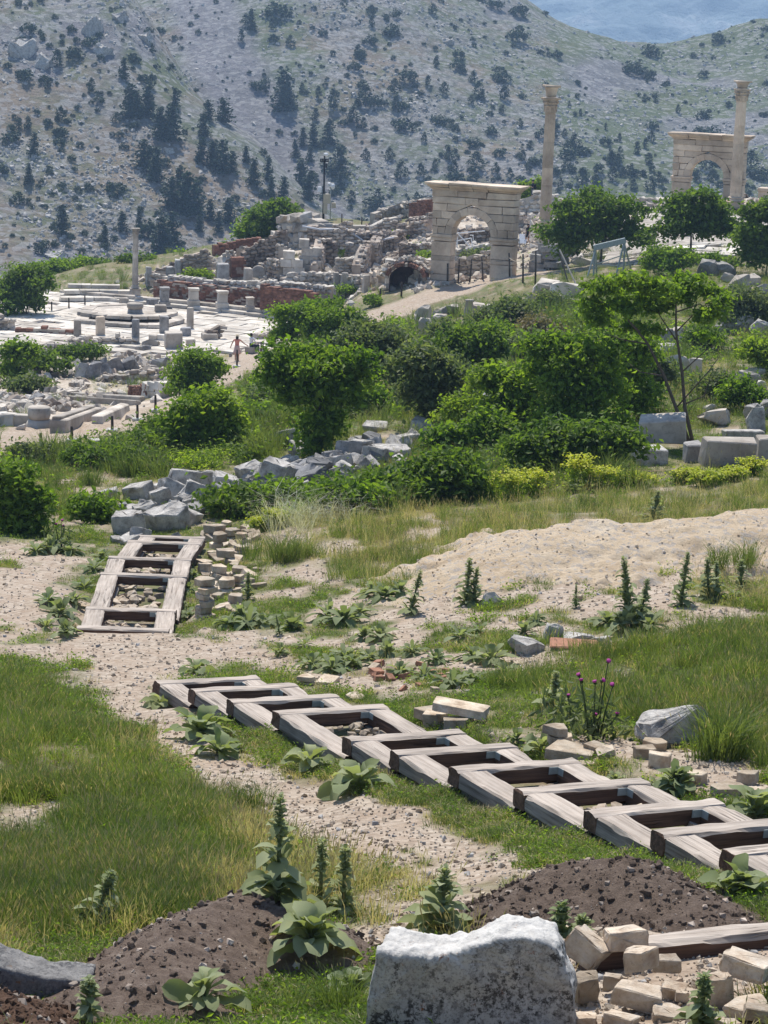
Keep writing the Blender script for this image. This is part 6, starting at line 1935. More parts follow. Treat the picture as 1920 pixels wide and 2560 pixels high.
for i, (x, y, r, lab) in enumerate([(860,735,24,'small round bush at the path edge below the tall brick wall'),(840,757,16,'tiny round bush second below the path edge one'),(825,770,12,'tiniest round bush in the row at the path edge'),(930,757,20,'small bush right of the path edge row')]):
    B_(lab, 'bush', (x, y+r*.5), [(x, y-r*.3, r, r*.65)], LEAF_FRESH, 900, .2, 'small round bushes at the path edge', 'shrub', None, .9, 130+i, .3)
for i, (x, y, w, lab) in enumerate([(850,630,26,'small round cushion plant in the fallen rubble'),(1075,640,22,'cushion plant right of the brick vault'),(1050,625,18,'cushion plant above the brick vault'),(1000,590,20,'low green tuft on the rubble crest'),(1200,640,40,'dry grassy bush seen through the near arch')]):
    B_(lab, 'bush', (x, y+w*.3), [(x, y-w*.1, w, w*.45)], LEAF_YELLOW if i != 4 else LEAF_OLIVE, 900, .2, None, 'cushion_plant', None, .9, 140+i, .3)

# ================================================================== MULLEIN AND OTHER HERBS
def leaf_strip(L, w, up, droop, seg=6, fold=.14, wav=.0, rs=None):
    """one big leaf growing along +X"""
    v, f = [], []
    for i in range(seg+1):
        t = i/seg
        hw = w*.5*(.32+.68*min(1, t/.6)**1.2 if t < .6 else math.sqrt(max(0, 1-((t-.6)/.4)**2)))+.003
        x = L*t*math.cos(up)-0
        z = L*(t*math.sin(up)-droop*t*t)
        wv = (rs.normal()*wav if rs is not None else 0)
        for s_ in (-1, 0, 1):
            v.append((x, s_*hw, z+abs(s_)*hw*(fold*2+wv)+(0 if s_ else 0)))
    for i in range(seg):
        for s_ in (0, 1):
            a = i*3+s_
            f.append((a, a+1, a+4, a+3))
    return np.array(v), f

def rot_z(v, a):
    c, s = math.cos(a), math.sin(a)
    return np.stack([v[:, 0]*c-v[:, 1]*s, v[:, 0]*s+v[:, 1]*c, v[:, 2]], 1)

def mullein_mesh(seed, R_=.32, n=16, spike=0.0, up=.55, thick=1.0):
    rs = np.random.default_rng(seed)
    V_, F_, T_ = [], [], []
    def add(v, f, t):
        o = sum(len(x) for x in V_)
        V_.append(np.asarray(v, float)); F_.extend(tuple(i+o for i in q) for q in f); T_.extend([t]*len(f))
    for k in range(n):
        q = k/n
        a = k*2.399+rs.normal()*.25
        L = R_*(1.05-.35*q)*rs.uniform(.55, 1.2)
        v, f = leaf_strip(L, L*rs.uniform(.30, .40), up*(.15+1.6*q)+rs.normal()*.22, .3+.35*(1-q)+rs.normal()*.16, 5, .14, .1, rs)
        v = v+np.array([.02, 0, .01+.05*q])
        add(rot_z(v, a), f, rs.random()*.75+.1)
    if spike:
        m = int(26+spike*40)
        for k in range(m):
            q = k/m
            z = spike*(.05+.93*q)
            a = k*2.399+rs.normal()*.2
            L = (R_*.85*(1-q)**.9+.05)*rs.uniform(.5, 1.35)
            v, f = leaf_strip(L, L*.42, .75+rs.normal()*.25, .5+rs.normal()*.15, 4, .15)
            v[:, 2] += z
            add(rot_z(v, a), f, rs.random())
        nb = int(110*spike)+30
        for k in range(nb):                          # small leafy buds on the upper part
            q = .6+.4*(k/nb)
            a = k*2.399+rs.normal()*.3
            L = .062*thick*(1.25-.85*q)*rs.uniform(.6, 1.5)
            v, f = leaf_strip(L, L*.7, .5+rs.normal()*.35, .1, 2, .2)
            v[:, 2] += spike*q
            v[:, 0] += .014
            add(rot_z(v, a), f, .5+rs.random()*.5)
        v, f = tube_geo([(0, 0, 0), (0, 0, spike*.5), (0, 0, spike)], [.02, .016, .006], 6)
        add(np.array([tuple(p) for p in v]), f, .4)
    me = mesh_from('mullein', np.concatenate(V_), F_, [MULL], True)
    fattr(me, 'tint', T_, 'FACE')
    return me
ROS = [mullein_mesh(10+k, .32, 24+3*k, 0, .6+.1*k) for k in range(5)]
SPK = [mullein_mesh(30+k, .26, 13, .62+.1*k, .5) for k in range(4)]
_lf = []
for k in range(4):
    rs = np.random.default_rng(60+k)
    v, f = leaf_strip(1, .38, .4+.12*k, .38+.1*k, 8, .16, .2, rs)
    me = mesh_from('leaf', v, f, [MULL], True)
    fattr(me, 'tint', np.full(len(f), .3+.18*k), 'FACE')
    _lf.append(me)
def big_mullein(label, px, py, wpx, n, spike_px=0, group=None, lean=(0, 0), seed=0, Y=None, up=.6):
    rs = np.random.default_rng(seed+int(px))
    p = H(px, py) if Y is None else W(px, py, Y)
    s_ = FPX/p.length
    root = thing('mullein', label, 'plant', p, rs.uniform(0, 6), group)
    root.rotation_euler = (lean[0], lean[1], root.rotation_euler[2])
    Rm = wpx/s_*.78
    n = int(n*1.5)
    for k in range(n):
        q = k/n
        L = Rm*(1.08-.4*q)*rs.uniform(.8, 1.15)
        o = link('leaf', _lf[int(rs.integers(0, 4))], (0, 0, .02+.06*q), (rs.normal()*.35, -up*(q*1.4-.3)+rs.normal()*.2, k*2.399+rs.normal()*.3), (L, L*rs.uniform(.85, 1.2), L), root)
    if spike_px:
        h = spike_px/s_
        me = mullein_mesh(seed+int(px)+5, Rm*.95, 0, h, .5, 1.15)
        link('flower_spike', me, parent=root)
    return root
MG = 'woolly mullein plants in the foreground'
big_mullein('tallest mullein spike, on the crest of the stony earth mound', 695, 2255, 150, 14, 275, MG)
big_mullein('slim mullein spike left of a pair right of the tallest one', 800, 2285, 70, 8, 195, MG)
big_mullein('slim mullein spike right of a pair beside the grass', 858, 2290, 80, 9, 180, MG)
big_mullein('broad pale leaved mullein rosette below the three spikes', 775, 2370, 190, 19, 0, MG, up=.9)
big_mullein('leaning mullein spike standing in grass at the left', 232, 2325, 95, 9, 160, MG, (R(-4), R(-16)))
big_mullein('mullein with spike right behind the white rock', 1105, 2345, 165, 14, 185, MG)
big_mullein('smaller mullein pair left of the dark earth mound foot', 1400, 2365, 85, 10, 115, MG)
big_mullein('small leafy mullein right of the pair', 1452, 2362, 80, 9, 75, MG)
big_mullein('upright leaved mullein rosette low in front of the stony mound', 510, 2515, 150, 12, 0, MG, up=1.0)
big_mullein('leafy mullein close to the left side of the white rock', 880, 2500, 130, 14, 60, MG, up=.9)
big_mullein('thin dry mullein spike beside the grey slab rock', 222, 2560, 60, 6, 120, MG)
big_mullein('mullein spike rising through the foreground cream stones', 1752, 2575, 80, 8, 145, MG)
big_mullein('large wilting leaf clump of mullein at the near end of the long stair', 1850, 2245, 150, 16, 60, MG, up=1.0)
big_mullein('mullein beside the first step of the long stair', 400, 1770, 85, 9, 0, MG)
big_mullein('large mullein clump beside the second and third steps', 500, 1845, 150, 16, 0, MG, up=.9)
big_mullein('mullein in front of the large clump', 545, 1890, 120, 12, 0, MG)
big_mullein('mullein at the fourth step of the long stair', 770, 1920, 120, 11, 0, MG)
big_mullein('spreading pale mullein at the fifth step', 895, 1975, 150, 14, 0, MG)
big_mullein('mullein just behind the far end of the long stair', 490, 1685, 85, 9, 0, MG, up=.8)
big_mullein('mullein with pointed leaves beyond the eighth step', 1690, 1990, 130, 12, 70, MG, up=1.0)
big_mullein('large mullein beyond the tenth step at the right edge', 1885, 2045, 150, 14, 0, MG, up=1.0)
big_mullein('mullein hiding behind the neat stone pile', 1350, 1885, 90, 9, 0, MG, up=.9)
big_mullein('upright pale mullein left of the purple thistles', 1385, 1785, 85, 12, 110, MG, up=1.1)

HG = 'mullein rosettes spread over the meadow'
herbs = [(150,1545,95,0),(115,1575,80,0),(185,1510,80,0),(210,1475,70,0),(235,1430,70,0),(255,1400,60,0),(120,1510,80,0),(165,1590,80,0),(130,1380,95,60),(90,1385,70,0),(175,1385,70,0),
 (470,1545,60,0),(450,1520,50,60),(470,1480,45,55),(485,1445,40,40),(620,1570,110,60),(570,1570,90,0),(660,1570,90,0),(605,1545,80,70),(730,1575,90,50),(600,1475,45,80),(860,1560,110,0),(820,1550,100,0),(900,1540,80,0),(960,1500,90,0),(930,1490,80,0),(1000,1490,70,0),
 (950,1600,90,40),(910,1600,70,0),(830,1680,90,0),(780,1670,80,0),(880,1670,90,0),(860,1650,80,0),(920,1650,70,0),(970,1640,80,0),(1000,1690,80,0),(1060,1700,80,0),(1130,1720,90,0),(1180,1710,90,0),(1230,1660,110,0),(1180,1650,90,0),(1260,1690,80,0),
 (1090,1660,80,0),(1030,1640,70,0),(1150,1600,80,0),(1200,1585,60,0),(1310,1590,70,50),(1560,1580,110,0),(1620,1575,110,0),(1520,1565,90,0),(1600,1550,90,0),(1340,1560,60,0),(760,1620,60,0),(700,1640,60,0),(1290,1860,70,0),(1720,1960,70,40),(1640,1975,60,0),(1540,1960,60,50),(1830,1500,70,0)]
spikes = [(1025,1535,115),(1165,1510,120),(1182,1512,95),(1580,1572,185),(1565,1570,130),(1598,1560,120),(1702,1515,140),(1770,1500,110),(1790,1495,95),(1632,1300,75),(620,1500,70),(1850,1480,80),(1440,1520,60),(700,1590,55)]
rs = np.random.default_rng(3)
k_ = 0
for x, y, w, s in herbs:
    p = H(x, y); s_ = FPX/p.length
    q = 'beside the short stair' if x < 680 else 'in the middle of the meadow' if x < 1050 else 'below the gravel heap' if y < 1620 else 'behind the long stair'
    o = link('mullein', ROS[int(rs.integers(0, 5))], p+Vector((0, 0, .03)), (rs.normal()*.08, rs.normal()*.08, rs.uniform(0, 6)), w/s_/.5)
    tag(o, f'grey green woolly mullein rosette {near_to(x, y)}', 'plant', HG)
for x, y, h in spikes:
    p = H(x, y); s_ = FPX/p.length
    k_ = int(rs.integers(0, 4))
    hh = h/s_/(.62+.1*k_)
    o = link('mullein', SPK[k_], p, (rs.normal()*.11, rs.normal()*.11, rs.uniform(0, 6)), (min(hh, 1.2)*rs.uniform(.8, 1.45), min(hh, 1.2)*rs.uniform(.8, 1.45), hh))
    q = 'at the foot of the gravel heap' if y < 1540 and x > 1000 else 'in the meadow right of the heap' if x > 1400 else 'beside the stacked flat stones'
    tag(o, f'upright green mullein flower spike {near_to(x, y)}', 'plant', 'mullein spikes in the meadow')

# thistles with purple heads
def thistle(label, base, heads):
    p = H(*base); root = thing('thistle', label, 'plant', p)
    g = Geo()
    for x, y in heads:
        q = W(x, y, p.y+random.uniform(-.3, .3))-p
        g.tube([(q.x*.35, q.y*.3, 0), (q.x*.6, q.y*.6, q.z*.5), q], [.012, .009, .006], 5)
        hd = lathe('flower_head', [(.012, -.03), (.035, -.01), (.036, .012), (.022, .02)], 9, [LEAF_DEEP])
        link('flower_head', hd, q, (random.gauss(0, .4), random.gauss(0, .4), 0), .6, root)
        fl = lathe('petals', [(.02, .015), (.042, .035), (.046, .055), (.02, .06)], 9, [THFLOWER])
        link('petals', fl, q, (random.gauss(0, .4), random.gauss(0, .4), 0), .6, root)
    link('stems', g.mesh('stems', [LEAF_OLIVE], True), parent=root)
    rs = np.random.default_rng(5)
    P = rs.normal(size=(160, 3))*np.array([.22, .2, .16])+np.array([0, 0, .22])
    nr = rs.normal(size=(160, 3)); nr /= np.linalg.norm(nr, axis=1, keepdims=True)
    link('leaves', leaves_mesh('leaves', P, nr, np.full(160, .16), np.full(160, .05), rs.random(160), LEAF_OLIVE, rs), parent=root)
thistle('tall thistle bearing several purple flower heads in the right meadow', (1485, 1850), [(1520,1655),(1448,1690),(1454,1704),(1488,1708),(1505,1703),(1532,1714),(1476,1772),(1488,1790),(1543,1788)])
thistle('thistle with two purple heads left of the upright mullein', (1440, 1830), [(1420,1742),(1430,1757)])
thistle('thistle with small purple heads above the left mullein clump', (150, 1375), [(155,1302),(160,1316),(140,1312)])

# spurge with yellow heads
def spurge(label, base, w, h, group, n=90, seed=0):
    rs = np.random.default_rng(seed+int(base[0]))
    p = H(*base); s_ = FPX/p.length
    root = thing('spurge', label, 'plant', p, 0, group)
    ww, hh = w/s_, h/s_
    P = np.stack([rs.normal(size=n)*ww*.3, rs.normal(size=n)*ww*.2, hh*(.75+.3*rs.random(n))-abs(rs.normal(size=n))*hh*.15], 1)
    nl = n*9
    k = rs.integers(0, n, nl)
    Q_ = P[k]+rs.normal(size=(nl, 3))*np.array([.06, .06, .03])
    nr = np.array([0, 0, 1.])+rs.normal(size=(nl, 3))*.45; nr /= np.linalg.norm(nr, axis=1, keepdims=True)
    link('flowers', leaves_mesh('flowers', Q_, nr, np.full(nl, .075), np.full(nl, .06), rs.random(nl), SPURGE, rs), parent=root)
    nl = n*10
    k = rs.integers(0, n, nl)
    Q_ = P[k]*np.stack([np.ones(nl), np.ones(nl), rs.random(nl)*.95], 1)+rs.normal(size=(nl, 3))*.03
    nr = rs.normal(size=(nl, 3)); nr /= np.linalg.norm(nr, axis=1, keepdims=True)
    link('foliage', leaves_mesh('foliage', Q_, nr, np.full(nl, .11), np.full(nl, .035), rs.random(nl), LEAF_YELLOW, rs), parent=root)
SPG = 'yellow flowering spurge plants'
for x, y, w, h, lab in [(1265,1255,90,80,'yellow flowering spurge right of the central dark shrub'),(1330,1240,80,70,'yellow spurge in the gap below the thicket'),(1440,1225,70,90,'tall yellow spurge standing under the thicket'),(1500,1225,80,60,'yellow spurge right of the tall one'),
  (1590,1215,70,36,'yellow spurge below the propped grey block'),(1770,1215,80,36,'yellow spurge below the wide pale block'),(1830,1205,70,36,'yellow spurge right below the wide pale block'),(1880,1190,60,45,'yellow spurge near the right frame edge'),
  (20,1330,70,80,'yellow spurge at the left frame edge under the bright bush'),(690,1320,50,45,'yellow spurge left of the silver grass'),(655,1330,40,35,'small yellow spurge by the stone row end'),(1720,1205,60,34,'yellow spurge tuft between the two right blocks')]:
    spurge(lab, (x, y), w, h, SPG, 60)

# ================================================================== TREES ON THE HILLSIDES
def unit_conifer(seed, kind):
    rs = np.random.default_rng(seed)
    if kind == 'juniper':
        n, ncl = 420, 60
        z = rs.random(ncl)**.8
        prof = .34*np.sin(np.pi*np.clip(z*.82+.16, 0, 1))**.8*(1-.45*z)*rs.uniform(.8, 1.25)
        a = rs.uniform(0, 2*np.pi, ncl)
        r = prof*(.55+.45*rs.random(ncl))
        cc = np.stack([r*np.cos(a), r*np.sin(a), .06+z*.86], 1)
        k = rs.integers(0, ncl, n)
        P = cc[k]+rs.normal(size=(n, 3))*.05
        L = .10*rs.uniform(.6, 1.4, n)
        nr = (P-np.array([0, 0, .4]))*1.6+np.array([0, 0, .5])+rs.normal(size=(n, 3))*.6
    elif kind == 'shrub':
        n, ncl = 300, 40
        d = rs.normal(size=(ncl, 3)); d /= np.linalg.norm(d, axis=1, keepdims=True)
        d[:, 2] = abs(d[:, 2])
        cc = d*np.array([.62, .62, .75])*rs.uniform(.6, 1.15, (ncl, 1))+np.array([0, 0, .12])
        k = rs.integers(0, ncl, n)
        P = cc[k]+rs.normal(size=(n, 3))*.1
        L = .2*rs.uniform(.6, 1.4, n)
        nr = (P-np.array([0, 0, .1]))*1.2+rs.normal(size=(n, 3))*.6
    else:                                            # cedar with level tiers
        tiers = int(rs.integers(17, 22))
        P, L = [], []
        for t in range(tiers):
            q = t/tiers
            z = .07+.91*q+rs.normal()*.012
            R_ = (.33*(1-q)**.8+.035)*rs.uniform(.65, 1.2)
            for b in range(6):
                a = rs.uniform(0, 6.28)
                l = R_*rs.uniform(.5, 1.15)
                u = rs.random(int(9*(1-q))+4)
                w = rs.normal(size=len(u))*.055*(.7+u)
                x = u*l
                P.append(np.stack([x*math.cos(a)-w*math.sin(a), x*math.sin(a)+w*math.cos(a), z-u*.03+rs.normal(size=len(u))*.018], 1))
                L.append(np.full(len(u), .075)*rs.uniform(.7, 1.4, len(u)))
        P = np.concatenate(P); L = np.concatenate(L)
        nr = np.array([0, -.25, .8])+rs.normal(size=P.shape)*.6
    nr /= np.linalg.norm(nr, axis=1, keepdims=True)
    m = LEAF_CON if kind == 'cedar' else LEAF_JUN
    me = leaves_mesh('crown', P, nr, L, L*.7, rs.random(len(P)), m, rs)
    bm = bmesh.new(); bm.from_mesh(me)
    lay = bm.faces.layers.float.get('tint')
    if kind != 'shrub':
        v, f = tube_geo([(0, 0, -.05), (.004, 0, .4), (0, 0, .92)], [.022, .014, .004], 5)
        vs = [bm.verts.new(p) for p in v]
        for q in f:
            fa = bm.faces.new([vs[i] for i in q]); fa.material_index = 1
    bm.to_mesh(me); bm.free()
    me.materials.append(BARK)
    return me
CED = [unit_conifer(200+k, 'cedar') for k in range(6)]
JUN = [unit_conifer(220+k, 'juniper') for k in range(6)]
SHR = [unit_conifer(240+k, 'shrub') for k in range(5)]

def on_hill(px, py):
    a = hill_at(LEFTH, [px], [py])[0]
    b = hill_at(MAINH, [px], [py])[0]
    if not np.isnan(a[0]) and (np.isnan(b[0]) or a[1] < b[1]): return Vector(a), 'left'
    if not np.isnan(b[0]): return Vector(b), 'main'
    return None, None
rs = np.random.default_rng(12)
def hill_tree(px, py, h, kind):
    p, wh = on_hill(px, py)
    if p is None: return
    s_ = FPX/p.length
    hm_ = h/s_
    pl = {'cedar': CED, 'juniper': JUN, 'shrub': SHR}[kind]
    me = pl[int(rs.integers(0, len(pl)))]
    nm = {'cedar': 'cedar_tree', 'juniper': 'juniper_tree', 'shrub': 'hill_shrub'}[kind]
    wd = {'cedar': rs.uniform(.95, 1.3), 'juniper': rs.uniform(.95, 1.35), 'shrub': rs.uniform(.9, 1.4)}[kind]*hm_
    o = link(nm, me, p-Vector((0, 0, .03*hm_)), (rs.normal()*.05, rs.normal()*.05, rs.uniform(0, 6.28)), (wd*rs.uniform(.85, 1.15), wd, hm_))
    xs_ = [(120,'near the left frame edge'),(270,'left of the slim column'),(400,'above the slim column'),(560,'above the pillar stumps'),(700,'above the two lobed tree'),(860,'around the light mast'),(1030,'left of the near arch'),(1300,'above the near arch'),(1450,'by the fluted column'),(1640,'between the two tall columns'),(1880,'around the farther arch'),(9999,'at the right frame edge')]
    hz_ = next(t for l, t in xs_ if px < l)
    up = 'at the top frame edge' if py < 60 else 'high up' if py < 200 else 'halfway up' if py < 360 else 'low down' if py < 500 else 'at the slope foot'
    big = {'cedar': (75, 105), 'juniper': (30, 42), 'shrub': (13, 20)}[kind]
    sz = 'small' if h < big[0] else 'middle sized' if h < big[1] else 'large'
    nm_ = {'cedar': 'layered cedar', 'juniper': 'rounded juniper', 'shrub': 'low shrub'}[kind]
    lab = f'{sz} dark {nm_} {up}, {hz_}'
    tag(o, lab, 'shrub' if kind == 'shrub' else 'tree', f'{nm_}s dotted over the slopes')
Z1 = lambda x, y: (x/1.728, y/1.728)
CEDL = [(565,510,150),(635,495,130),(690,590,130),(735,605,160),(620,720,120),(670,780,150),(870,700,110),(915,715,110),(970,750,150),(740,900,140),(815,930,190),(780,870,150),(700,1090,160),(745,1060,150),(600,985,80),(530,1000,90),(985,960,110),(905,950,90),(945,1000,90),(860,1000,70),(455,1060,90),(270,1010,130),(145,670,100),(125,795,90),(1095,800,120),(1155,780,110),(1225,480,180),(1250,470,120),(1085,130,90),(880,590,100),(900,520,90),(970,530,110),(1280,680,80),(1300,800,120),(1330,860,130),(1355,630,100),(1420,620,110),(1470,760,140),(1225,860,100),(1470,820,80),(535,340,90),(755,460,80),(595,500,110),(650,740,110),(840,900,130),(1000,740,90),(930,690,90),(1170,850,90),(1310,630,80),(1340,700,70),(790,910,120),(725,590,110),(1060,700,70),(715,1100,120),(650,1000,60)]
for x, y, h in CEDL: hill_tree(*Z1(x, y), h/1.728*1.05, 'cedar')
JUNL = [(395,395,60),(258,520,60),(655,380,60),(250,290,80),(1225,75,55),(1180,130,55),(1040,180,55),(1255,200,50),(1545,240,50),(1605,115,50),(1440,465,85),(1525,530,75),(1580,460,95),(1375,425,55),(1360,520,55),(1570,555,50),(1635,880,70),(1580,690,50),(1520,865,45),(1305,400,45),(120,560,60),(85,560,45),(500,530,45),(205,385,45),(1485,35,50),(1600,65,45),(1060,110,50)]
for x, y, h in JUNL: hill_tree(*Z1(x, y), h/1.728*1.05, 'juniper')
JUN2 = [(210,60,45),(225,290,50),(190,370,45),(380,355,50),(408,420,70),(258,405,50),(520,430,60),(510,490,40),(375,450,40),(45,410,70),(50,480,70),(85,550,40),(170,615,40),(285,690,60),(300,750,60),(70,770,80),(160,765,60),(220,730,45),(395,735,80),(385,785,60),(480,750,50),(545,775,50),(595,695,50),(630,640,35),(585,545,35),(780,590,35),(825,650,75),(790,735,55),(855,795,70),(910,800,45),(980,715,65),(985,780,60),(1070,750,45),(1095,665,55),(1030,760,40),(1155,610,45),(1130,640,45),(1145,710,50),(1140,360,45),(1270,485,35),(1585,725,75),(1390,730,90),(1015,610,35),(1020,665,35),(625,745,35),(675,720,35),(105,895,45),(140,880,50),(25,690,55),(1185,800,60),(1080,820,50),(1150,820,60),(690,800,50),(760,810,45),(1560,850,60),(1350,780,50),(1420,790,60),(800,460,25),(850,500,30),(1125,440,35),(960,560,30),(1000,700,40)]
for x, y, h in JUN2: hill_tree(960+x/1.728, y/1.728, h/1.728*1.08, 'juniper')
n_ = 0
while n_ < 230:
    px, py = rs.uniform(0, 1920), rs.uniform(0, 640)
    dens = .55 if px < 400 else (.03 if abs(px-(450+py*.42)) < 100 and py < 420 else .7 if px < 1400 else .8)
    if px > 1000: dens *= .45+.55*min(1, abs(py-120)/300)
    if vn(px/90, py/70, 5) < .33 or rs.random() > dens: continue
    hill_tree(px, py, rs.uniform(9, 26)*(1 if rs.random() < .8 else 1.5), 'shrub')
    n_ += 1

# rock outcrops on the slopes
OUTC = []
for k in range(3):
    me = rock_mesh(970+k*3, 3, .16, .8, 20); me.materials.append(GREYB); OUTC.append(me)
for px, py, w, h, lab in [(65,130,80,80,'big pale rock outcrop on the left ridge'),(110,160,50,60,'rock outcrop right below the big pale one'),(230,80,60,90,'steep rock rib high on the left ridge'),(255,130,50,50,'lower rock of the steep rib'),(365,100,40,50,'rock knob beside the grey scree'),(300,45,40,40,'dark rock knob at the ridge crest'),(140,640,60,30,'pale rock outcrop low behind the slim column hedge'),(420,380,30,26,'small rock outcrop among the cedars'),(1120,105,40,22,'grey rock outcrop high above the near arch')]:
    p, wh = on_hill(px, py)
    if p is None: continue
    s_ = FPX/p.length
    o = link('rock_outcrop', OUTC[random.randrange(3)], p-Vector((0, 0, h/s_*.15)), (random.uniform(-.3, .3), random.uniform(-.3, .3), random.uniform(0, 3)), (w/s_, w/s_*.8, h/s_*1.1))
    tag(o, lab, 'rock')

# ================================================================== POSTS, ROPES, POLES, SMALL THINGS
def post(label, x, yb, yt, w=.055, foot=False, group=None, m=RUST, lean=(0, 0), mesh=None):
    p = H(x, yb); s_ = FPX/p.length
    h = (yb-yt)/s_*1.02
    root = thing('fence_post', label, 'post', p, 0, group)
    root.rotation_euler = (lean[0], lean[1], 0)
    g = Geo(); g.tube([(0, 0, -.15), (.01, 0, h*.5), (0, 0, h)], [w, w*.92, w*.8], 7)
    link('post', g.mesh('post', [m], True), parent=root)
    if foot: link('concrete_foot', box_mesh('concrete_foot', .42, .42, .2, [CONC], .03, .01, int(x)), (0, 0, -.08), parent=root)
    return p, h
LP = 'metal posts with concrete feet along the lower path'
for i, (x, yb, yt) in enumerate([(102,1128,1083),(179,1105,1066),(280,1080,1040),(343,1052,1012),(388,1030,988),(592,918,875),(652,893,855)]):
    post(['dark thin post nearest the viewer on the lower path', 'dark thin post beside the long trough end', 'dark thin post at the slanting pale beam', 'dark thin post below the short brick pier', 'dark thin post beside the two dressed white blocks', 'dark thin post in front of the visitor in pink', 'dark thin post right of the seated visitor'][i], x, yb, yt, .06, True, LP)
for i, (x, yb, yt) in enumerate([(129,784,755),(172,776,745),(212,769,740)]):
    post(f'thin dark post {["next to the dark round bush", "at the left end of the stone seats", "in front of the stone seats"][i]}', x, yb, yt, .06, False, 'posts at the left end of the square')
RPOS = [(1118,710,660,-.02),(1145,708,649,.01),(1174,706,648,.05),(1207,700,643,-.09),(1238,696,641,-.11),(1274,692,634,-.07),(1307,707,637,-.04),(1338,710,629,-.03),(1375,676,626,-.01)]
tops = []
for i, (x, yb, yt, ln) in enumerate(RPOS):
    p, h = post(['knobby wooden post at the left foot of the near arch', 'knobby wooden post left in the arch opening', 'knobby wooden post in the middle of the arch opening', 'leaning wooden post right in the arch opening', 'leaning wooden post at the right arch pier', 'wooden post just right of the near arch', 'wooden post before the dark block wall', 'tallest wooden post below the fluted column', 'wooden post at the right end of the dark block wall'][i],
         x, yb, yt, .065, False, 'wooden rope fence posts by the near arch', WOODPOST, (0, ln))
    tops.append(p+Vector((math.sin(ln)*h*.8, 0, h*.8)))
PATHP = [(950,750,722),(1003,742,706),(1047,716,685)]
for i, (x, yb, yt) in enumerate(PATHP):
    post(['dark post nearest the small round bushes by the path', 'dark post in the middle of the path kerb', 'dark post left of the near arch foot'][i], x, yb, yt, .07, False, 'dark posts along the path kerb')
for i, (x, yb, yt) in enumerate([(904,565,543),(969,565,541),(854,562,535)]):
    post(['short post in the middle of the hill crest', 'short post right on the hill crest', 'short post next to the camera masts'][i], x, yb, yt, .06, False, 'short posts on the hill crest')
g = Geo()
for a, b in zip(tops[:-2], tops[1:-1]):
    pts = [a.lerp(b, t)-Vector((0, .05, .16*4*t*(1-t))) for t in np.linspace(0, 1, 7)]
    g.tube(pts, .02, 4)
tag(link('rope', g.mesh('rope', [plain('pale_rope', (.36, .31, .25), .9)])), 'sagging pale rope strung between the wooden posts by the near arch', 'rope')
g = Geo()
p = H(1446, 724)
g.tube([p, W(1399, 624, p.y+1.5)], .045, 6)
tag(link('leaning_pole', g.mesh('leaning_pole', [plain('bleached_pole', (.45, .4, .34), .9)])), 'thin bleached pole leaning to the left beside the metal gantry', 'pole')
g = Geo()
p = H(1420, 705)
g.tube([p, W(1398, 632, p.y+1)], .05, 6)
tag(link('leaning_pole', g.mesh('leaning_pole', [WOODPOST])), 'dark pole leaning against the wide tree by the path', 'pole')

# gantry
Yg = H(1500, 690).y
ga = thing('gantry', 'grey green metal A frame gantry standing under the wide tree', 'gantry', W(1525, 690, Yg))
o_ = ga.location.copy()
w_ = lambda x, y, d=0: W(x, y, Yg+d)-o_
g = Geo()
a, b = w_(1484, 620), w_(1564, 601)
g.add(*tube_geo([a, b], .01, 4)) if False else None
d = (b-a); L = d.length
bm_ = box_mesh('top_beam', L, .22, .34, [STEEL], .015, .002, 1, False)
link('top_beam', bm_, (a+b)/2, (0, -math.asin(d.z/L), math.atan2(d.y, d.x)), parent=ga)
for (x0, y0), (x1, y1, dd) in (((1489,624),(1467,692,-.8)),((1489,624),(1492,688,.9)),((1560,607),(1536,700,-.8)),((1560,607),(1582,684,.9)),((1486,622),(1484,690,-.2)),((1562,605),(1558,692,-.1))):
    g = Geo(); g.tube([w_(x0, y0), w_(x1, y1, dd)-Vector((0, 0, .15))], .06, 6)
    link('leg', g.mesh('leg', [STEEL]), parent=ga)
for A_, B_2 in ((((1478,658)),(1545,665)),((1491,660),(1550,640)),((1474,672),(1491,668)),((1545,668),(1574,660))):
    g = Geo(); g.tube([w_(*A_), w_(*B_2)], .035, 5)
    link('brace', g.mesh('brace', [STEEL]), parent=ga)

# camera masts
Ym = H(808, 549).y
ma = thing('light_mast', 'tall dark floodlight mast with cabinets on the ruin hill', 'mast', W(808, 551, Ym))
o_ = ma.location.copy(); w_ = lambda x, y, d=0: W(x, y, Ym+d)-o_
sm = Ym/FPX
g = Geo(); g.tube([w_(808, 556), w_(810, 470), w_(811.5, 388)], [.11, .09, .07], 8); link('pole', g.mesh('pole', [DARKMETAL], True), parent=ma)
for y in (398, 404):
    g = Geo(); g.box(w_(811, y), (19*sm, .1, .07)); link('crossbar', g.mesh('crossbar', [DARKMETAL]), parent=ma)
for x in (802, 807, 815, 820):
    g = Geo(); g.box(w_(x, 401), (.13, .22, .32)); link('floodlight', g.mesh('floodlight', [DARKMETAL]), parent=ma)
link('lamp_head', lathe('lamp_head', [(.1, -.1), (.2, 0), (.2, .14), (.1, .2)], 12, [WHITEP]), w_(815, 388), parent=ma)
g = Geo(); g.box(w_(816, 414), (.16, .2, .4)); link('small_box', g.mesh('small_box', [DARKMETAL]), parent=ma)
link('cabinet', box_mesh('cabinet', 18*sm, .35, 24*sm, [BEIGEBOX], .02, .003, 1), w_(817, 509, -.15), parent=ma)
link('cabinet', box_mesh('cabinet', 10*sm, .3, 24*sm, [BEIGEBOX], .02, .003, 2), w_(813, 534, -.15), parent=ma)
link('small_cabinet', box_mesh('small_cabinet', 10*sm, .3, 14*sm, [WHITEP], .02, .003, 3), w_(799, 481, -.05), parent=ma)
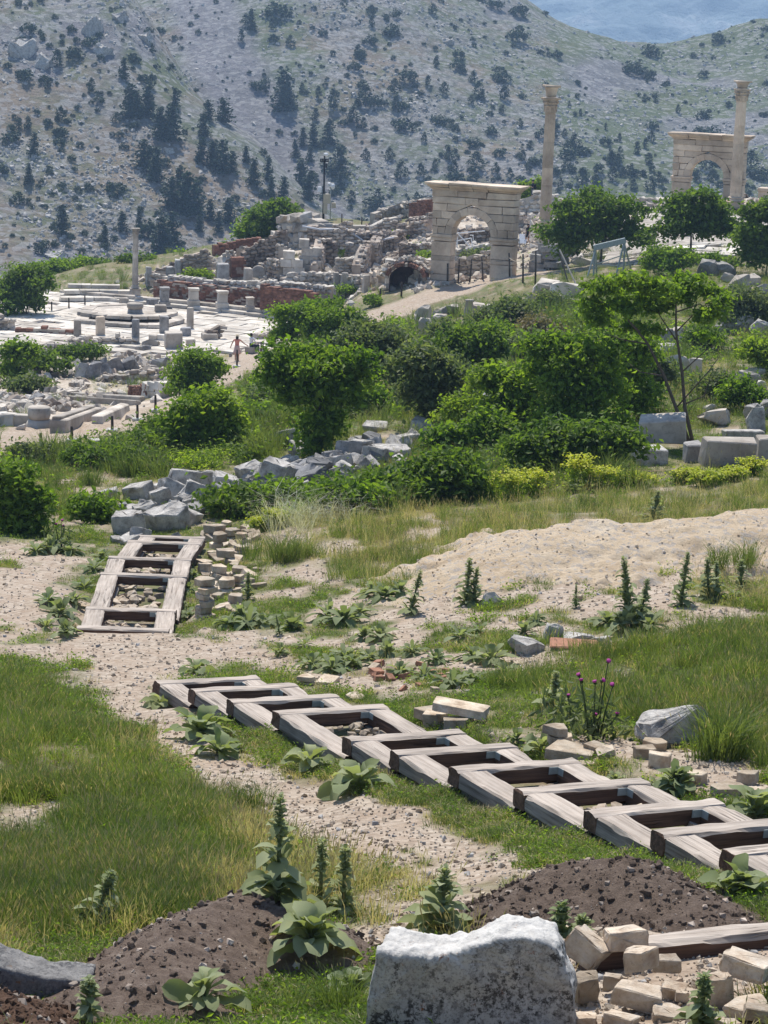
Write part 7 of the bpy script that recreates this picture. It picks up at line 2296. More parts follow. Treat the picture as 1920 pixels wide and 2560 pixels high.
m2 = thing('camera_mast', 'thin grey mast with white cameras right of the dark floodlight mast', 'mast', W(825, 560, Ym+.3))
o_ = m2.location.copy(); w_ = lambda x, y, d=0: W(x, y, Ym+.3+d)-o_
g = Geo(); g.tube([w_(825, 564), w_(827, 460)], .045, 7); link('pole', g.mesh('pole', [STEEL], True), parent=m2)
for x, y, rz in ((821, 459, .2), (823, 465, .5)):
    g = Geo(); g.tube([w_(x, y), w_(x+7, y+1, -.2)], .09, 8); link('camera', g.mesh('camera', [WHITEP], True), (0, 0, 0), parent=m2)
link('dome_camera', lathe('dome_camera', [(.06, -.22), (.15, -.12), (.17, .05), (.15, .22), (.06, .26)], 14, [WHITEP]), w_(832, 467, -.2), parent=m2)
link('cabinet', box_mesh('cabinet', 11*sm, .3, 13*sm, [BEIGEBOX], .02, .003, 5), w_(834, 520, -.1), parent=m2)

# pipe, railing, panel, post
g = Geo()
ya, yb = H(765, 640).y-.9, H(985, 632).y-.9
g.tube([W(x, y, ya+(yb-ya)*(x-760)/240) for x, y in [(756,566),(778,570),(800,574),(835,573),(868,573),(874,578),(895,593),(920,611),(945,605),(968,597),(985,594)]], .08, 7)
tag(link('water_pipe', g.mesh('water_pipe', [PVC], True)), 'white plastic pipe sagging across the ruin wall on the hill', 'pipe')
Yr = H(1170, 640).y
g = Geo(); w_ = lambda x, y: W(x, y, Yr)
for pts in ([(1143,626),(1143,583)],[(1143,583),(1212,577)],[(1142,602),(1178,595)],[(1178,595),(1181,616)],[(1145,584),(1176,617)],[(1175,588),(1183,588),(1183,600)]):
    g.tube([w_(*q) for q in pts], .045, 5)
tag(link('railing', g.mesh('railing', [WHITEP])), 'white pipe railing seen through the near arch opening', 'railing')
p = H(1305, 617)
pa = thing('info_panel', 'white leaning information panel beside the visitor in black', 'sign', p)
link('board', box_mesh('board', .62, .05, .85, [WHITEP], .01, .003, 1), (0, 0, .25), (R(-35), 0, R(-12)), parent=pa)
g = Geo(); g.tube([(-.2, 0, -.1), (-.2, .1, .5)], .03, 5); g.tube([(.2, 0, -.1), (.2, .1, .5)], .03, 5); link('legs', g.mesh('legs', [STEEL]), parent=pa)
p = H(238, 1136); s_ = FPX/p.length
cp = thing('concrete_post', 'pale square concrete post with a low foot at the lower path edge', 'post', p, .3)
link('shaft', box_mesh('shaft', 24/s_, .4, 38/s_, [CONC], .02, .005, 1), (0, 0, 0), parent=cp)
link('foot', box_mesh('foot', .5, .5, .22, [CONC], .02, .005, 2), (-.5, -.1, -.05), parent=cp)

# ================================================================== PEOPLE
SKIN = plain('skin', (.50, .30, .21), .6)
NAVY = plain('navy_cloth', (.018, .022, .04), .9)
GREYC = plain('grey_cloth', (.10, .11, .14), .9)
BLACKC = plain('black_cloth', (.015, .014, .016), .9)
PINK = plain('salmon_cloth', (.62, .24, .19), .9)
ROSE = plain('pale_rose_cloth', (.58, .40, .35), .9)
WHITEC = plain('white_cloth', (.68, .70, .74), .9)
STRAW = plain('straw_hat', (.62, .52, .36), .9)
HAIR = plain('dark_hair', (.02, .015, .012), .8)
DARKSHOE = plain('dark_shoe', (.02, .02, .02), .8)

def person(label, p, h, rz, J, paint, mats):
    """J: joint -> (x, y, z, radius) for a body 1.75 m tall facing -Y; one skinned surface"""
    root = thing('person', label, 'person', p, rz)
    root.scale = (h/1.75,)*3
    names = list(J)
    bones = [('pelvis','belly'),('belly','chest'),('chest','neck'),('neck','head'),('head','crown_top')]
    for s_ in 'lr':
        bones += [('pelvis','hip_'+s_),('hip_'+s_,'knee_'+s_),('knee_'+s_,'ankle_'+s_),('ankle_'+s_,'toe_'+s_),('chest','sho_'+s_),('sho_'+s_,'elb_'+s_),('elb_'+s_,'wri_'+s_),('wri_'+s_,'palm_'+s_)]
    # fingers
    for s_ in 'lr':
        w, pm = Vector(J['wri_'+s_][:3]), Vector(J['palm_'+s_][:3])
        d = (pm-w).normalized()
        side = d.cross(Vector((0, 1, .3))).normalized()
        fwd = d.cross(side)
        for k, (o, l) in enumerate(((-.03, .06), (-.01, .075), (.01, .07), (.03, .055))):
            J[f'f{k}_{s_}'] = (*(pm+side*o+d*.03), .009)
            J[f'g{k}_{s_}'] = (*(pm+side*o*1.1+d*l+fwd*.02), .007)
            bones += [('palm_'+s_, f'f{k}_{s_}'), (f'f{k}_{s_}', f'g{k}_{s_}')]
        J['th_'+s_] = (*(w+side*-.045+d*.05), .010)
        bones.append(('wri_'+s_, 'th_'+s_))
    names = list(J)
    me = bpy.data.meshes.new('body')
    me.from_pydata([J[n][:3] for n in names], [(names.index(a), names.index(b)) for a, b in bones], [])
    ob = bpy.data.objects.new('body', me)
    C.objects.link(ob)
    me.skin_vertices.new() if hasattr(me.skin_vertices, 'new') else None
    md = ob.modifiers.new('skin', 'SKIN')
    if not me.skin_vertices:
        bpy.context.view_layer.objects.active = ob
        bpy.ops.object.modifier_remove(modifier='skin')
        bpy.ops.object.modifier_add(type='SKIN')
        md = ob.modifiers[0]
    for i, n in enumerate(names):
        sv = me.skin_vertices[0].data[i]
        r = J[n][3]
        sv.radius = (r, r) if not hasattr(r, '__len__') else r
        sv.use_root = n == 'pelvis'
    ob.modifiers.new('sub', 'SUBSURF').levels = 1
    ob.modifiers['sub'].render_levels = 1
    dg = bpy.context.evaluated_depsgraph_get()
    nm = bpy.data.meshes.new_from_object(ob.evaluated_get(dg))
    bpy.data.objects.remove(ob)
    nm.name = 'body'
    nm.materials.clear()
    for m in mats: nm.materials.append(m)
    for pl in nm.polygons:
        pl.material_index = paint(pl.center)
        pl.use_smooth = True
    link('body', nm, parent=root)
    hx, hy, hz = J['head'][:3]
    g = Geo()
    for sx in (-.033, .033): g.box((hx+sx, hy-.088, hz+.03), (.02, .012, .01), mi=0)
    g.box((hx, hy-.085, hz-.04), (.045, .012, .008), mi=1)
    g.tube([(hx, hy-.085, hz+.025), (hx, hy-.112, hz-.008)], [.009, .015], 5, mi=1)
    for sx in (-.082, .082): g.box((hx+sx, hy, hz+.01), (.014, .03, .055), mi=1)
    link('face', g.mesh('face', [HAIR, SKIN]), parent=root)
    return root

def base_pose():
    return {'pelvis': (0, 0, .95, (.15, .11)), 'belly': (0, 0, 1.1, (.14, .10)), 'chest': (0, 0, 1.33, (.17, .115)), 'neck': (0, .01, 1.50, .055), 'head': (0, 0, 1.61, (.085, .095)), 'crown_top': (0, .01, 1.70, .07),
     'hip_l': (-.1, 0, .88, .095), 'knee_l': (-.1, -.01, .5, .062), 'ankle_l': (-.1, .02, .09, .042), 'toe_l': (-.11, -.14, .03, .035),
     'hip_r': (.1, 0, .88, .095), 'knee_r': (.1, -.01, .5, .062), 'ankle_r': (.1, .02, .09, .042), 'toe_r': (.11, -.14, .03, .035),
     'sho_l': (-.2, 0, 1.42, .06), 'elb_l': (-.25, .02, 1.13, .043), 'wri_l': (-.26, -.06, .88, .03), 'palm_l': (-.26, -.09, .81, .034),
     'sho_r': (.2, 0, 1.42, .06), 'elb_r': (.25, .02, 1.13, .043), 'wri_r': (.26, -.06, .88, .03), 'palm_r': (.26, -.09, .81, .034)}
def hat(root, J, m, brim=.2):
    hx, hy, hz = J['head'][:3]
    link('hat', lathe('hat', [(brim, .055), (brim, .065), (.105, .08), (.1, .15), (.06, .17)], 16, [m]), (hx, hy, hz), parent=root)
def hair(root, J, long=False):
    hx, hy, hz = J['head'][:3]
    g = hull_mesh(88, 24, .8, [HAIR])
    link('hair', g, (hx, hy+.04, hz+(.03 if not long else -.04)), (0, 0, 0), (.2, .17, .22 if not long else .36), root)

J = base_pose()
J.update({'elb_l': (-.24, -.02, 1.14, .043), 'wri_l': (-.12, -.25, 1.22, .03), 'palm_l': (-.07, -.31, 1.25, .034), 'elb_r': (.24, -.02, 1.14, .043), 'wri_r': (.12, -.25, 1.2, .03), 'palm_r': (.07, -.31, 1.23, .034)})
def paint1(c):
    if c.z < .12: return 3
    if c.z > 1.5: return 0
    if abs(c.y) > .13 and c.z > 1.1 or (abs(c.x) > .2 and c.z < 1.2): return 0
    return 0 if c.z < .5 else 2 if c.z < .98 else 1
p = H(1330, 502)
r1 = person('person in navy shirt and grey shorts standing on the rubble mound facing left', p, 1.78, R(-78), J, paint1, [SKIN, NAVY, GREYC, DARKSHOE])
hat(r1, J, NAVY, .11)
bp = thing('backpack', 'black backpack worn by the visitor on the rubble mound', 'backpack', p, R(-78))
link('bag', box_mesh('bag', .3, .18, .46, [BLACKC], .06, .01, 3), (0, .21, 1.0), parent=bp)
link('flap', box_mesh('flap', .28, .06, .14, [BLACKC], .02, .005, 4), (0, .31, 1.1), parent=bp)
J = base_pose()
J.update({'knee_l': (-.1, -.12, .5, .06), 'ankle_l': (-.1, -.2, .1, .04), 'toe_l': (-.1, -.36, .04, .034), 'knee_r': (.1, .02, .5, .06), 'ankle_r': (.1, .25, .14, .04), 'toe_r': (.1, .14, .03, .034)})
def paint2(c):
    if c.z < .1: return 3
    if c.z > 1.48: return 0
    if abs(c.x) > .21 and c.z < 1.25: return 0
    return 0 if c.z < .66 else 1
r2 = person('person in black with a dark hat walking beside the fluted column', H(1318, 614), 1.68, R(-60), J, paint2, [SKIN, BLACKC, BLACKC, DARKSHOE])
hat(r2, J, BLACKC, .18); hair(r2, J, True)
J = base_pose()
J.update({'elb_l': (-.42, -.02, 1.22, .042), 'wri_l': (-.62, -.06, 1.08, .03), 'palm_l': (-.68, -.08, 1.04, .034), 'elb_r': (.33, 0, 1.16, .042), 'wri_r': (.42, -.04, .95, .03), 'palm_r': (.44, -.06, .88, .034)})
def paint3(c):
    if c.z < .1: return 3
    if c.z > 1.48: return 0
    if abs(c.x) > .24: return 0
    return 0 if c.z < .5 else 2 if c.z < 1.0 else 1
p = H(592, 903)
r3 = person('person in salmon top, pale skirt and straw hat seen from behind', p, 1.66, R(175), J, paint3, [SKIN, PINK, ROSE, DARKSHOE])
hat(r3, J, STRAW, .19); hair(r3, J, True)
link('skirt', lathe('skirt', [(.27, .5), (.25, .62), (.2, .8), (.165, .98), (.15, 1.04)], 18, [ROSE]), parent=r3)
J = base_pose()
J.update({k: (v[0], v[1], v[2]-.42, v[3]) for k, v in J.items()})
J.update({'knee_l': (-.13, -.42, .52, .062), 'ankle_l': (-.13, -.46, .1, .042), 'toe_l': (-.14, -.6, .04, .035), 'knee_r': (.13, -.42, .52, .062), 'ankle_r': (.13, -.46, .1, .042), 'toe_r': (.14, -.6, .04, .035),
          'elb_l': (-.26, -.12, .74, .042), 'wri_l': (-.16, -.34, .62, .03), 'palm_l': (-.13, -.40, .61, .034), 'elb_r': (.26, -.12, .74, .042), 'wri_r': (.16, -.34, .62, .03), 'palm_r': (.13, -.40, .61, .034)})
def paint4(c):
    if c.z < .1: return 3
    if c.z > 1.07: return 0
    if c.y < -.28 and c.z > .55 and abs(c.x) < .2: return 0
    return 2 if c.z < .6 else 1
p = H(628, 884)
r4 = person('person in white shirt sitting on a step with head bent', p+Vector((0, .1, .02)), 1.75, R(130), J, paint4, [SKIN, WHITEC, NAVY, DARKSHOE])
hair(r4, J)
sb = link('stone_step', box_mesh('stone_step', .8, .5, .42, [LIME], .04, .02, 9), p+Vector((0, .15, 0)), (0, 0, R(130)))
tag(sb, 'low stone step under the seated visitor in white', 'step')
bag = thing('handbag', 'dark handbag lying against the seated visitor in white', 'bag', p+Vector((.38, -.12, .35)), R(20))
link('bag', box_mesh('bag', .34, .16, .3, [NAVY], .05, .01, 7), parent=bag)
g = Geo(); g.tube([(-.1, 0, .28), (-.06, 0, .44), (.06, 0, .44), (.1, 0, .28)], .012, 5); link('handle', g.mesh('handle', [NAVY]), parent=bag)

# ================================================================== GROUND COVER (nobody could count it)
def scatter(name, pts, rot, scl, idx, variants, label=None):
    me = bpy.data.meshes.new(name)
    me.vertices.add(len(pts))
    me.vertices.foreach_set('co', np.asarray(pts, np.float32).ravel())
    a = me.attributes.new('rot', 'FLOAT_VECTOR', 'POINT'); a.data.foreach_set('vector', np.asarray(rot, np.float32).ravel())
    a = me.attributes.new('scl', 'FLOAT', 'POINT'); a.data.foreach_set('value', np.asarray(scl, np.float32))
    a = me.attributes.new('idx', 'INT', 'POINT'); a.data.foreach_set('value', np.asarray(idx, np.int32))
    o = link(name, me)
    ng = bpy.data.node_groups.new(name, 'GeometryNodeTree')
    ng.interface.new_socket('Geometry', in_out='INPUT', socket_type='NodeSocketGeometry')
    ng.interface.new_socket('Geometry', in_out='OUTPUT', socket_type='NodeSocketGeometry')
    i_ = ng.nodes.new('NodeGroupInput'); o_ = ng.nodes.new('NodeGroupOutput')
    j_ = ng.nodes.new('GeometryNodeJoinGeometry')
    def na(nm, ty):
        n = ng.nodes.new('GeometryNodeInputNamedAttribute'); n.data_type = ty; n.inputs['Name'].default_value = nm
        return n.outputs['Attribute']
    r_, s_, x_ = na('rot', 'FLOAT_VECTOR'), na('scl', 'FLOAT'), na('idx', 'INT')
    for k, vm in enumerate(variants):
        vo = bpy.data.objects.new(vm.name, vm)
        oi = ng.nodes.new('GeometryNodeObjectInfo'); oi.inputs['Object'].default_value = vo
        cm = ng.nodes.new('FunctionNodeCompare'); cm.data_type = 'INT'; cm.operation = 'EQUAL'
        ng.links.new(x_, cm.inputs[2]); cm.inputs[3].default_value = k
        ip = ng.nodes.new('GeometryNodeInstanceOnPoints')
        ng.links.new(i_.outputs[0], ip.inputs['Points'])
        ng.links.new(cm.outputs[0], ip.inputs['Selection'])
        ng.links.new(oi.outputs['Geometry'], ip.inputs['Instance'])
        ng.links.new(r_, ip.inputs['Rotation'])
        ng.links.new(s_, ip.inputs['Scale'])
        ng.links.new(ip.outputs[0], j_.inputs[0])
    ng.links.new(j_.outputs[0], o_.inputs[0])
    md = o.modifiers.new('scatter', 'NODES')
    md.node_group = ng
    return tag(o, label, None, None, 'stuff')

GRASS_G = leaf_mat('green_grass', [(.09, .135, .035), (.145, .20, .05), (.205, .26, .07), (.29, .29, .11)], .5, True)
GRASS_D = leaf_mat('dark_grass', [(.08, .12, .035), (.125, .17, .05), (.175, .21, .07)], .5, True)
GRASS_T = leaf_mat('tan_grass', [(.36, .31, .16), (.46, .39, .22), (.55, .48, .30), (.42, .32, .21)], .5, True)
GRASS_S = leaf_mat('silver_grass', [(.45, .44, .36), (.6, .58, .48)], .35, True)
SEED = leaf_mat('seed_heads', [(.36, .30, .18), (.46, .39, .25), (.34, .25, .18)], .4, True)

def tuft(name, seed, n, h, spread, w, lean, m, heads=0.0, hm=None, tip=1.0):
    rs = np.random.default_rng(seed)
    v, f, mi = [], [], []
    for k in range(n):
        a = rs.uniform(0, 6.28); r = spread*rs.random()**.6
        b = Vector((r*math.cos(a), r*math.sin(a), -.02))
        la = a+rs.normal()*.7
        ln = lean*rs.uniform(.3, 1.5)
        hh = h*rs.uniform(.55, 1.15)
        d = Vector((math.cos(la), math.sin(la), 0)); t = Vector((-d.y, d.x, 0))
        ta = rs.uniform(0, 6.28); t = Vector((math.cos(ta), math.sin(ta), 0))
        p1 = b+d*ln*hh*.35+Vector((0, 0, hh*.6)); p2 = b+d*ln*hh*tip+Vector((0, 0, hh*(1-.25*ln)))
        o = len(v); ww = w*rs.uniform(.7, 1.3)
        v += [b-t*ww/2, b+t*ww/2, p1+t*ww*.42, p1-t*ww*.42, p2]
        f += [(o, o+1, o+2, o+3), (o+3, o+2, o+4)]; mi += [0, 0]
        if rs.random() < heads:
            q = p2; dd = (p2-p1).normalized(); l = .06*rs.uniform(.7, 1.4); x = .0045; dd = (dd+Vector((0, 0, .8))).normalized()
            o = len(v)
            v += [q-dd*.01, q+t*x+dd*l*.4, q+dd*l, q-t*x+dd*l*.4, q+Vector((t.y, -t.x, 0))*x+dd*l*.4, q-Vector((t.y, -t.x, 0))*x+dd*l*.4]
            f += [(o, o+1, o+2, o+3), (o, o+4, o+2, o+5)]; mi += [1, 1]
    return mesh_from(name, v, f, [m, hm or m], False, mi)
def weed(name, seed, n, r, m, leaf):
    rs = np.random.default_rng(seed)
    P = np.stack([rs.normal(size=n)*r*.5, rs.normal(size=n)*r*.5, abs(rs.normal(size=n))*r*.35+.01], 1)
    nr = np.array([0, 0, .9])+rs.normal(size=(n, 3))*.5; nr /= np.linalg.norm(nr, axis=1, keepdims=True)
    return leaves_mesh(name, P, nr, leaf*rs.uniform(.6, 1.3, n), leaf*.5*rs.uniform(.6, 1.3, n), rs.random(n), m, rs)
VAR = [tuft('short_tuft', 1, 36, .12, .11, .0055, .6, GRASS_G), tuft('short_tuft', 2, 36, .15, .12, .0055, .8, GRASS_D), tuft('short_tuft', 3, 30, .09, .12, .006, .7, GRASS_G),
       tuft('tall_tuft', 4, 44, .26, .14, .005, .4, GRASS_G, .04, SEED), tuft('tall_tuft', 5, 42, .31, .13, .005, .5, GRASS_D, .07, SEED),
       tuft('seed_tuft', 6, 8, .46, .14, .005, .3, GRASS_T, .8, SEED), tuft('seed_tuft', 7, 12, .34, .14, .005, .45, GRASS_T, .5, SEED),
       weed('weed', 8, 34, .14, LEAF_FRESH, .05), weed('weed', 9, 30, .14, LEAF_YELLOW, .045), tuft('dry_tuft', 10, 26, .12, .13, .008, .9, GRASS_T),
       tuft('clump', 11, 60, .55, .14, .009, .55, GRASS_D, .1, SEED), tuft('silver_tuft', 12, 40, .62, .10, .006, .9, GRASS_S, 0, None, 1.3)]

rs = np.random.default_rng(2024)
def samp(field, x, y): return _bil(field, SG, TG, x/y, np.log(y))
NTF = 150000
px = rs.uniform(-420, 2340, NTF); py = 620+(2640-620)*rs.random(NTF)**.85
P = hit(px, py)
ok = ~np.isnan(P[:, 0]) & (P[:, 1] < 210)
P, px, py = P[ok], px[ok], py[ok]
gv, du, dr = samp(GRAVEL, P[:, 0], P[:, 1]), samp(RUIN, P[:, 0], P[:, 1]), samp(DRY, P[:, 0], P[:, 1])
patch = fbm(P[:, 0]/.9, P[:, 1]/.9, 77, 3)
keep = (rs.random(len(P)) > gv*1.05) & (rs.random(len(P)) > du*.97)
keep &= ~((gv > .15) & (patch < .5) & (rs.random(len(P)) < .9))
keep &= (patch > .33+.15*rs.random(len(P))) | (rs.random(len(P)) < .35)
keep &= ~(inside(px, py, [(1130,2170),(1560,2180),(1920,2300),(2060,2640),(1380,2640)]) & (rs.random(len(P)) < .88))
def under(frames, e1, e2, p):
    r = np.zeros(len(p), bool)
    for i in range(len(frames)-1):
        A, L = frames[i]; d = frames[i+1][0]-A; ln = abs(d.x*e2.x+d.y*e2.y)
        lx = (p[:, 0]-A.x)*e1.x+(p[:, 1]-A.y)*e1.y; ly = (p[:, 0]-A.x)*e2.x+(p[:, 1]-A.y)*e2.y
        r |= (lx > -.04) & (lx < L+.04) & (ly > -.04) & (ly < ln+.04)
    return r
U1 = under(STAIR1, E1, E2, P) | under(STAIR2, F1, F2, P)
keep &= ~U1
def heap_here(p, lim):
    r = np.zeros(len(p), bool)
    for h in HEAPS:
        X, Y, b = h['X'], h['Y'], h['best']
        fi = np.clip((p[:, 0]-X[0, 0])/(X[0, 1]-X[0, 0]), -1, X.shape[1]); fj = np.clip((p[:, 1]-Y[0, 0])/(Y[1, 0]-Y[0, 0]), -1, X.shape[0])
        inb = (fi >= 0) & (fi <= X.shape[1]-1) & (fj >= 0) & (fj <= X.shape[0]-1)
        bb = np.where(inb, b[np.clip(fj, 0, X.shape[0]-1).astype(int), np.clip(fi, 0, X.shape[1]-1).astype(int)], -1)
        r |= bb > lim
    return r
keep &= ~heap_here(P, .09)
keep &= ~(inside(px, py, [(740,870),(900,745),(1250,660),(1400,660),(1320,740),(1010,800),(860,890)]) & (rs.random(len(P)) < .75))
P, px, py, dr, gv = P[keep], px[keep], py[keep], dr[keep], gv[keep]
jx, jy = px+(fbm(P[:, 0]/.7, P[:, 1]/.7, 141, 3)-.5)*260, py+(fbm(P[:, 0]/.7, P[:, 1]/.7, 151, 3)-.5)*200
def inpoly(pts): return inside(jx, jy, pts)
TALL_L = [(-150,1690),(60,1690),(230,1800),(420,1930),(560,2040),(600,2160),(520,2260),(260,2330),(-150,2300)]
TALL_R = [(1180,1720),(1330,1590),(1500,1650),(1700,1600),(2060,1470),(2060,1890),(1760,1850),(1560,1820),(1380,1800)]
BAND = [(640,1440),(680,1330),(760,1290),(1000,1300),(1300,1260),(2060,1190),(2060,1300),(1550,1310),(1180,1380),(1000,1470),(860,1470),(760,1430)]
LOWS = [[(300,1600),(560,1640),(700,1900),(1150,2150),(1200,2230),(900,2230),(620,2060),(300,1760)], [(330,1700),(640,1660),(1000,1700),(1250,1660),(1340,1800),(1560,1860),(2060,1880),(2060,2330),(1150,2380),(1150,2150),(700,1960)],
 [(60,1360),(300,1300),(480,1320),(690,1310),(700,1480),(960,1470),(1250,1640),(700,1660),(300,1620),(60,1620)], [(230,1190),(420,1140),(700,1120),(1000,1060),(1100,1130),(900,1210),(700,1250),(560,1290),(430,1360),(250,1340)], [(1560,1070),(2060,1070),(2060,1215),(1560,1215)], [(0,2330),(520,2330),(900,2280),(950,2640),(-100,2640)], [(1180,1560),(1500,1540),(1560,1640),(1180,1660)]]
tl, tr, bd = inpoly(TALL_L), inpoly(TALL_R), inpoly(BAND)
lo = np.zeros(len(px), bool)
for q_ in LOWS: lo |= inpoly(q_)
u = rs.random(len(P)); w = fbm(P[:, 0]/1.6, P[:, 1]/1.6, 88, 3)
idx = np.where(u < .26, 0, np.where(u < .44, 1, np.where(u < .6, 2, np.where(u < .74, 7, np.where(u < .86, 8, 9)))))
idx = np.where((dr > .35) & ~tl & (rs.random(len(P)) < dr*.75), np.where(rs.random(len(P)) < .55, 9, 6), idx)
t_ = rs.random(len(P))
idx = np.where((tl | tr) & (t_ < .55), np.where(t_ < .2+.2*(w > .5), 3, np.where(t_ < .53, 4, 6)), idx)
idx = np.where(bd & (t_ < .72), np.where(t_ < .22, 3, np.where(t_ < .32, 4, np.where(t_ < .55, 6, np.where(t_ < .62, 5, 9)))), idx)
farm = (P[:, 1] > 52) & ~bd
idx = np.where(farm & (t_ < .4), np.where(t_ < .18, 3, np.where(t_ < .30, 4, np.where(t_ < .37, 6, 10))), idx)
idx = np.where(lo & (((idx > 2) & (idx < 7)) | (idx == 10)), np.where(t_ < .3, 0, np.where(t_ < .45, 7, 1)), idx)
sc = (.75+.6*rs.random(len(P)))*np.where(P[:, 1] > 45, (P[:, 1]/45)**.35, 1.0)
sc = np.where(lo, sc*.72, sc)
sc = np.where(tl, sc*.85, sc)
rot = np.stack([rs.normal(size=len(P))*.1, rs.normal(size=len(P))*.1, rs.uniform(0, 6.28, len(P))], 1)
pk = fbm(P[:, 0]/1.2, P[:, 1]/1.2, 171, 4)
kk = ~((tl | tr) & (pk < .43) & (rs.random(len(P)) < .8)) | (idx < 3)
scatter('meadow_grass', P[kk], rot[kk], sc[kk], idx[kk], VAR)
# clumps that stand out
def clump(px_, py_, n, spread, sc0, k, label, name='grass_tussock'):
    p = H(px_, py_)
    v = VAR[k]
    root = thing(name, label, 'grass', p)
    for i in range(n):
        link('blades', v, (rs.normal()*spread, rs.normal()*spread*.7, 0), (rs.normal()*.1, rs.normal()*.1, rs.uniform(0, 6)), sc0*rs.uniform(.8, 1.2), root)
clump(1795, 1895, 9, .14, 1.25, 10, 'tall dark green grass tussock right of the humped rock')
clump(600, 2025, 10, .12, .55, 10, 'short bright green tussock of stiff grass in the left meadow')
clump(800, 1310, 9, .5, 1.5, 11, 'silver feather grass clump bending left above the tan grass')
clump(745, 1330, 6, .45, 1.3, 11, 'silver feather grass clump left of the larger one')
clump(720, 1400, 10, .35, 1.1, 10, 'bright green grass tussock right of the stacked stones')
clump(660, 1380, 6, .3, 1.0, 5, 'pinkish dry grass tuft right behind the stacked stones')
clump(1850, 1420, 8, .3, .8, 10, 'spiky green tussock on the gravel heap edge')
clump(300, 2000, 7, .2, 1.0, 4, 'tall seeding grass clump in the left meadow')
clump(850, 2540, 7, .15, .6, 10, 'pale grass tussock left of the white rock foot')

# gravel on the tracks
GRM = [hull_mesh(400+k, 12, .6, [CREAM if k % 3 else OCHRE]) for k in range(6)]+[hull_mesh(410, 12, .6, [GREYST])]
NG = 80000
gx, gy = rs.uniform(-60, 1980, NG), 1330+(2620-1330)*rs.random(NG)
Q_ = hit(gx, gy)
k = ~np.isnan(Q_[:, 0]); Q_ = Q_[k]
g_ = samp(GRAVEL, Q_[:, 0], Q_[:, 1])
k = (rs.random(len(Q_)) < g_*.3+.05) & ~heap_here(Q_, .04) & ~(under(STAIR1, E1, E2, Q_) | under(STAIR2, F1, F2, Q_))
Q_ = Q_[k][:24000]
sz = .010+.055*rs.random(len(Q_))**6+.0004*Q_[:, 1]
scatter('track_gravel', Q_+np.array([0, 0, .004]), rs.uniform(0, 6.28, (len(Q_), 3)), sz, rs.integers(0, 7, len(Q_)), GRM)
# wild undergrowth between the bushes
UND = [weed('undergrowth', 21, 90, .5, LEAF_FRESH, .12), weed('undergrowth', 22, 90, .5, LEAF_OLIVE, .11), weed('undergrowth', 23, 80, .45, LEAF_YELLOW, .11), weed('undergrowth', 24, 90, .55, LEAF_DEEP, .13), tuft('undergrowth', 25, 50, .7, .3, .016, .5, GRASS_D), weed('undergrowth', 26, 60, .5, LEAF_BROWN, .08)]
gx, gy = rs.uniform(-60, 1980, 16000), rs.uniform(760, 1330, 16000)
Q_ = hit(gx, gy); ok = ~np.isnan(Q_[:, 0]); Q_, gx, gy = Q_[ok], gx[ok], gy[ok]
nop = inside(gx, gy, [(740,880),(900,745),(1250,640),(1420,650),(1320,760),(1010,815),(860,900)])
dens = ~nop*inside(gx, gy, [(560,1060),(700,880),(900,800),(1250,780),(1980,760),(1980,1190),(1250,1250),(800,1300),(560,1290),(300,1230),(-60,1230),(-60,1100),(300,1100)])*.62
pt = fbm(Q_[:, 0]/5, Q_[:, 1]/5, 61, 3)
k = (rs.random(len(Q_)) < dens*sstep(.36, .6, pt)) & (samp(GRAVEL, Q_[:, 0], Q_[:, 1]) < .2) & (samp(RUIN, Q_[:, 0], Q_[:, 1]) < .3)
k &= ~inside(gx, gy, [(1560,1060),(2000,1060),(2000,1215),(1560,1215)])
k &= ~(inside(gx, gy, [(1560,820),(2000,820),(2000,1060),(1560,1060)]) & (rs.random(len(Q_)) < .55))
k &= ~inside(gx, gy, [(250,1340),(330,1210),(700,1140),(1000,1080),(1080,1110),(900,1200),(600,1290)])
Q_ = Q_[k]; pt = pt[k]
scatter('undergrowth', Q_, np.stack([rs.normal(size=len(Q_))*.15, rs.normal(size=len(Q_))*.15, rs.uniform(0, 6.28, len(Q_))], 1), (.6+1.1*rs.random(len(Q_)))*np.clip(Q_[:, 1]/75, .7, 1.5), np.where(rs.random(len(Q_)) < .07, 5, (fbm(Q_[:, 0]/3, Q_[:, 1]/3, 71, 3)*9).astype(int) % 5), UND)
# rubble of the ruined quarter
RBM = [hull_mesh(430+k, 13, .55, [(LIME, WHITE, RUBMIX)[k % 3]]) for k in range(6)]
gx, gy = rs.uniform(-60, 1980, 70000), rs.uniform(490, 1150, 70000)
Q_ = hit(gx, gy); Q_ = Q_[~np.isnan(Q_[:, 0])]
r_ = samp(RUIN, Q_[:, 0], Q_[:, 1])*(1-samp(gr_far, Q_[:, 0], Q_[:, 1])*.85)
agd = 1-sstep(-1, .5, poly_sd(Q_[:, 0], Q_[:, 1], AGORA))
rdd = 1-sstep(-1, .5, poly_sd(Q_[:, 0], Q_[:, 1], road_poly))
ptc = fbm(Q_[:, 0]/4, Q_[:, 1]/4, 99, 3)
k = (rs.random(len(Q_)) < r_*(.25+1.6*(ptc > .48))*np.where((Q_[:, 1] < 150) & (Q_[:, 0] < -5), .26, .55)) & (agd < .3) & (rdd < .3)
Q_ = Q_[k][:22000]
sz = .12+.5*rs.random(len(Q_))**2.0
scatter('rubble', Q_+np.array([0, 0, .03]), rs.uniform(0, 6.28, (len(Q_), 3)), sz, rs.integers(0, 6, len(Q_)), RBM)
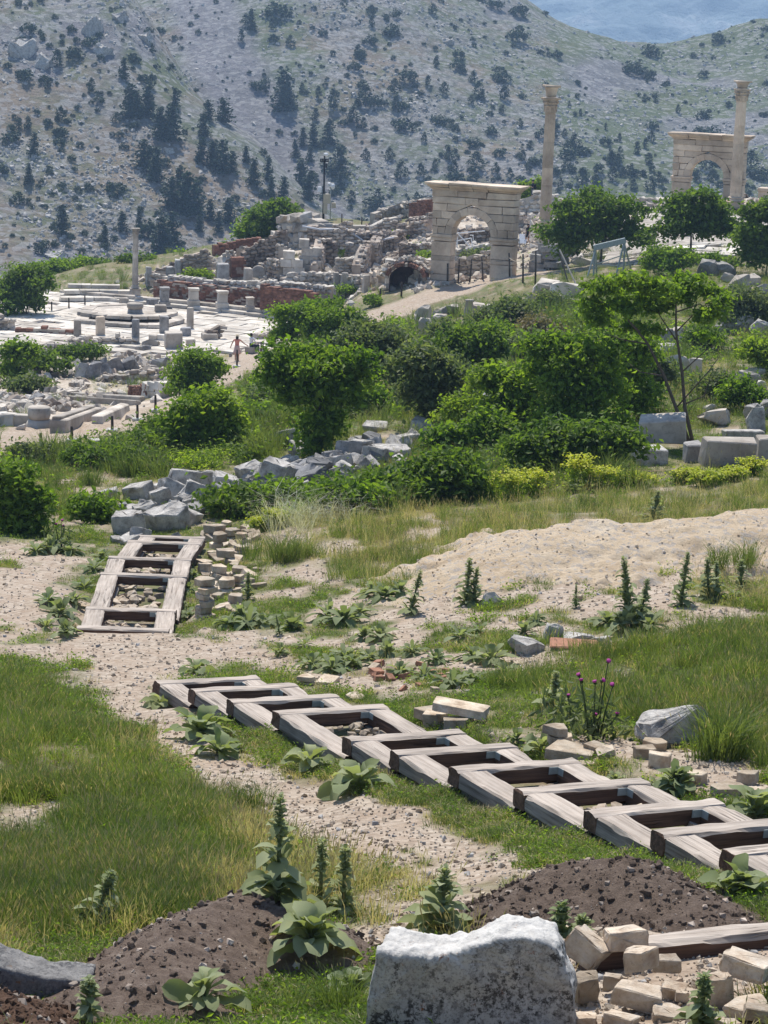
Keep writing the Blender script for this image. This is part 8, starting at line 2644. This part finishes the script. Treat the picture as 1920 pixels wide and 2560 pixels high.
# stones in the soil of the mounds and heap
PBM = {h['m'].name: None for h in HEAPS}
for hi, h in enumerate(HEAPS):
    X, Y, Z, b = h['X'], h['Y'], h['Z'], h['best']
    n = 2400 if hi != 3 else 4200
    j = rs.integers(0, X.shape[0], n*3); i = rs.integers(0, X.shape[1], n*3)
    k = b[j, i] > -.02
    j, i = j[k][:n], i[k][:n]
    Q_ = np.stack([X[j, i], Y[j, i], Z[j, i]], 1)+np.concatenate([rs.normal(size=(len(j), 2))*.015, np.zeros((len(j), 1))], 1)
    sz = (.010+.055*rs.random(len(j))**5) if hi != 3 else (.010+.05*rs.random(len(j))**6)
    ms = [h['m'], h['m'], h['m'], h['m'], h['m'], RUBMIX] if hi != 3 else [h['m'], CREAM, h['m']]
    vs = [hull_mesh(450+q, 11, .6, [ms[q % len(ms)]]) for q in range(6)]
    o = scatter('soil_stones' if hi != 3 else 'loose_gravel', Q_-np.array(h['org']), rs.uniform(0, 6.28, (len(j), 3)), sz, rs.integers(0, 6, len(j)), vs)
    o.parent = h['o']
# loose rocks on the hillsides and the smallest scrub
HRM = [hull_mesh(470+k, 12, .55, [GREYB if k < 4 else GREYST]) for k in range(6)]
def hill_pts(n, ymax=650):
    x, y = rs.uniform(-40, 1960, n), rs.uniform(-30, ymax, n)
    a, b = hill_at(LEFTH, x, y), hill_at(MAINH, x, y)
    aw, bw = np.isnan(a[:, 0]), np.isnan(b[:, 0])
    u = np.where((~aw & (bw | (a[:, 1] < b[:, 1])))[:, None], a, b)
    return u[~np.isnan(u[:, 0])]
Q_ = hill_pts(26000)
hx, hy = proj(Q_[:, 0], Q_[:, 1], Q_[:, 2])
k = (rs.random(len(Q_)) < sstep(.36, .6, fbm(Q_[:, 0]/16, Q_[:, 1]/16, 7))*.9+.08) & (rs.random(len(Q_)) > .93*rockM(hx, hy, Q_[:, 0], Q_[:, 1])*(hx < 1000))
Q_ = Q_[k]
scatter('scree', Q_, rs.uniform(0, 6.28, (len(Q_), 3)), .22+.9*rs.random(len(Q_))**3, rs.integers(0, 6, len(Q_)), HRM)
Q_ = hill_pts(1100)
k = fbm(Q_[:, 0]/22, Q_[:, 1]/22, 17) > .44
Q_ = Q_[k]
scatter('hill_scrub', Q_, np.stack([np.zeros(len(Q_)), np.zeros(len(Q_)), rs.uniform(0, 6.28, len(Q_))], 1), .5+1.1*rs.random(len(Q_))**2, rs.integers(0, 5, len(Q_)), SHR)
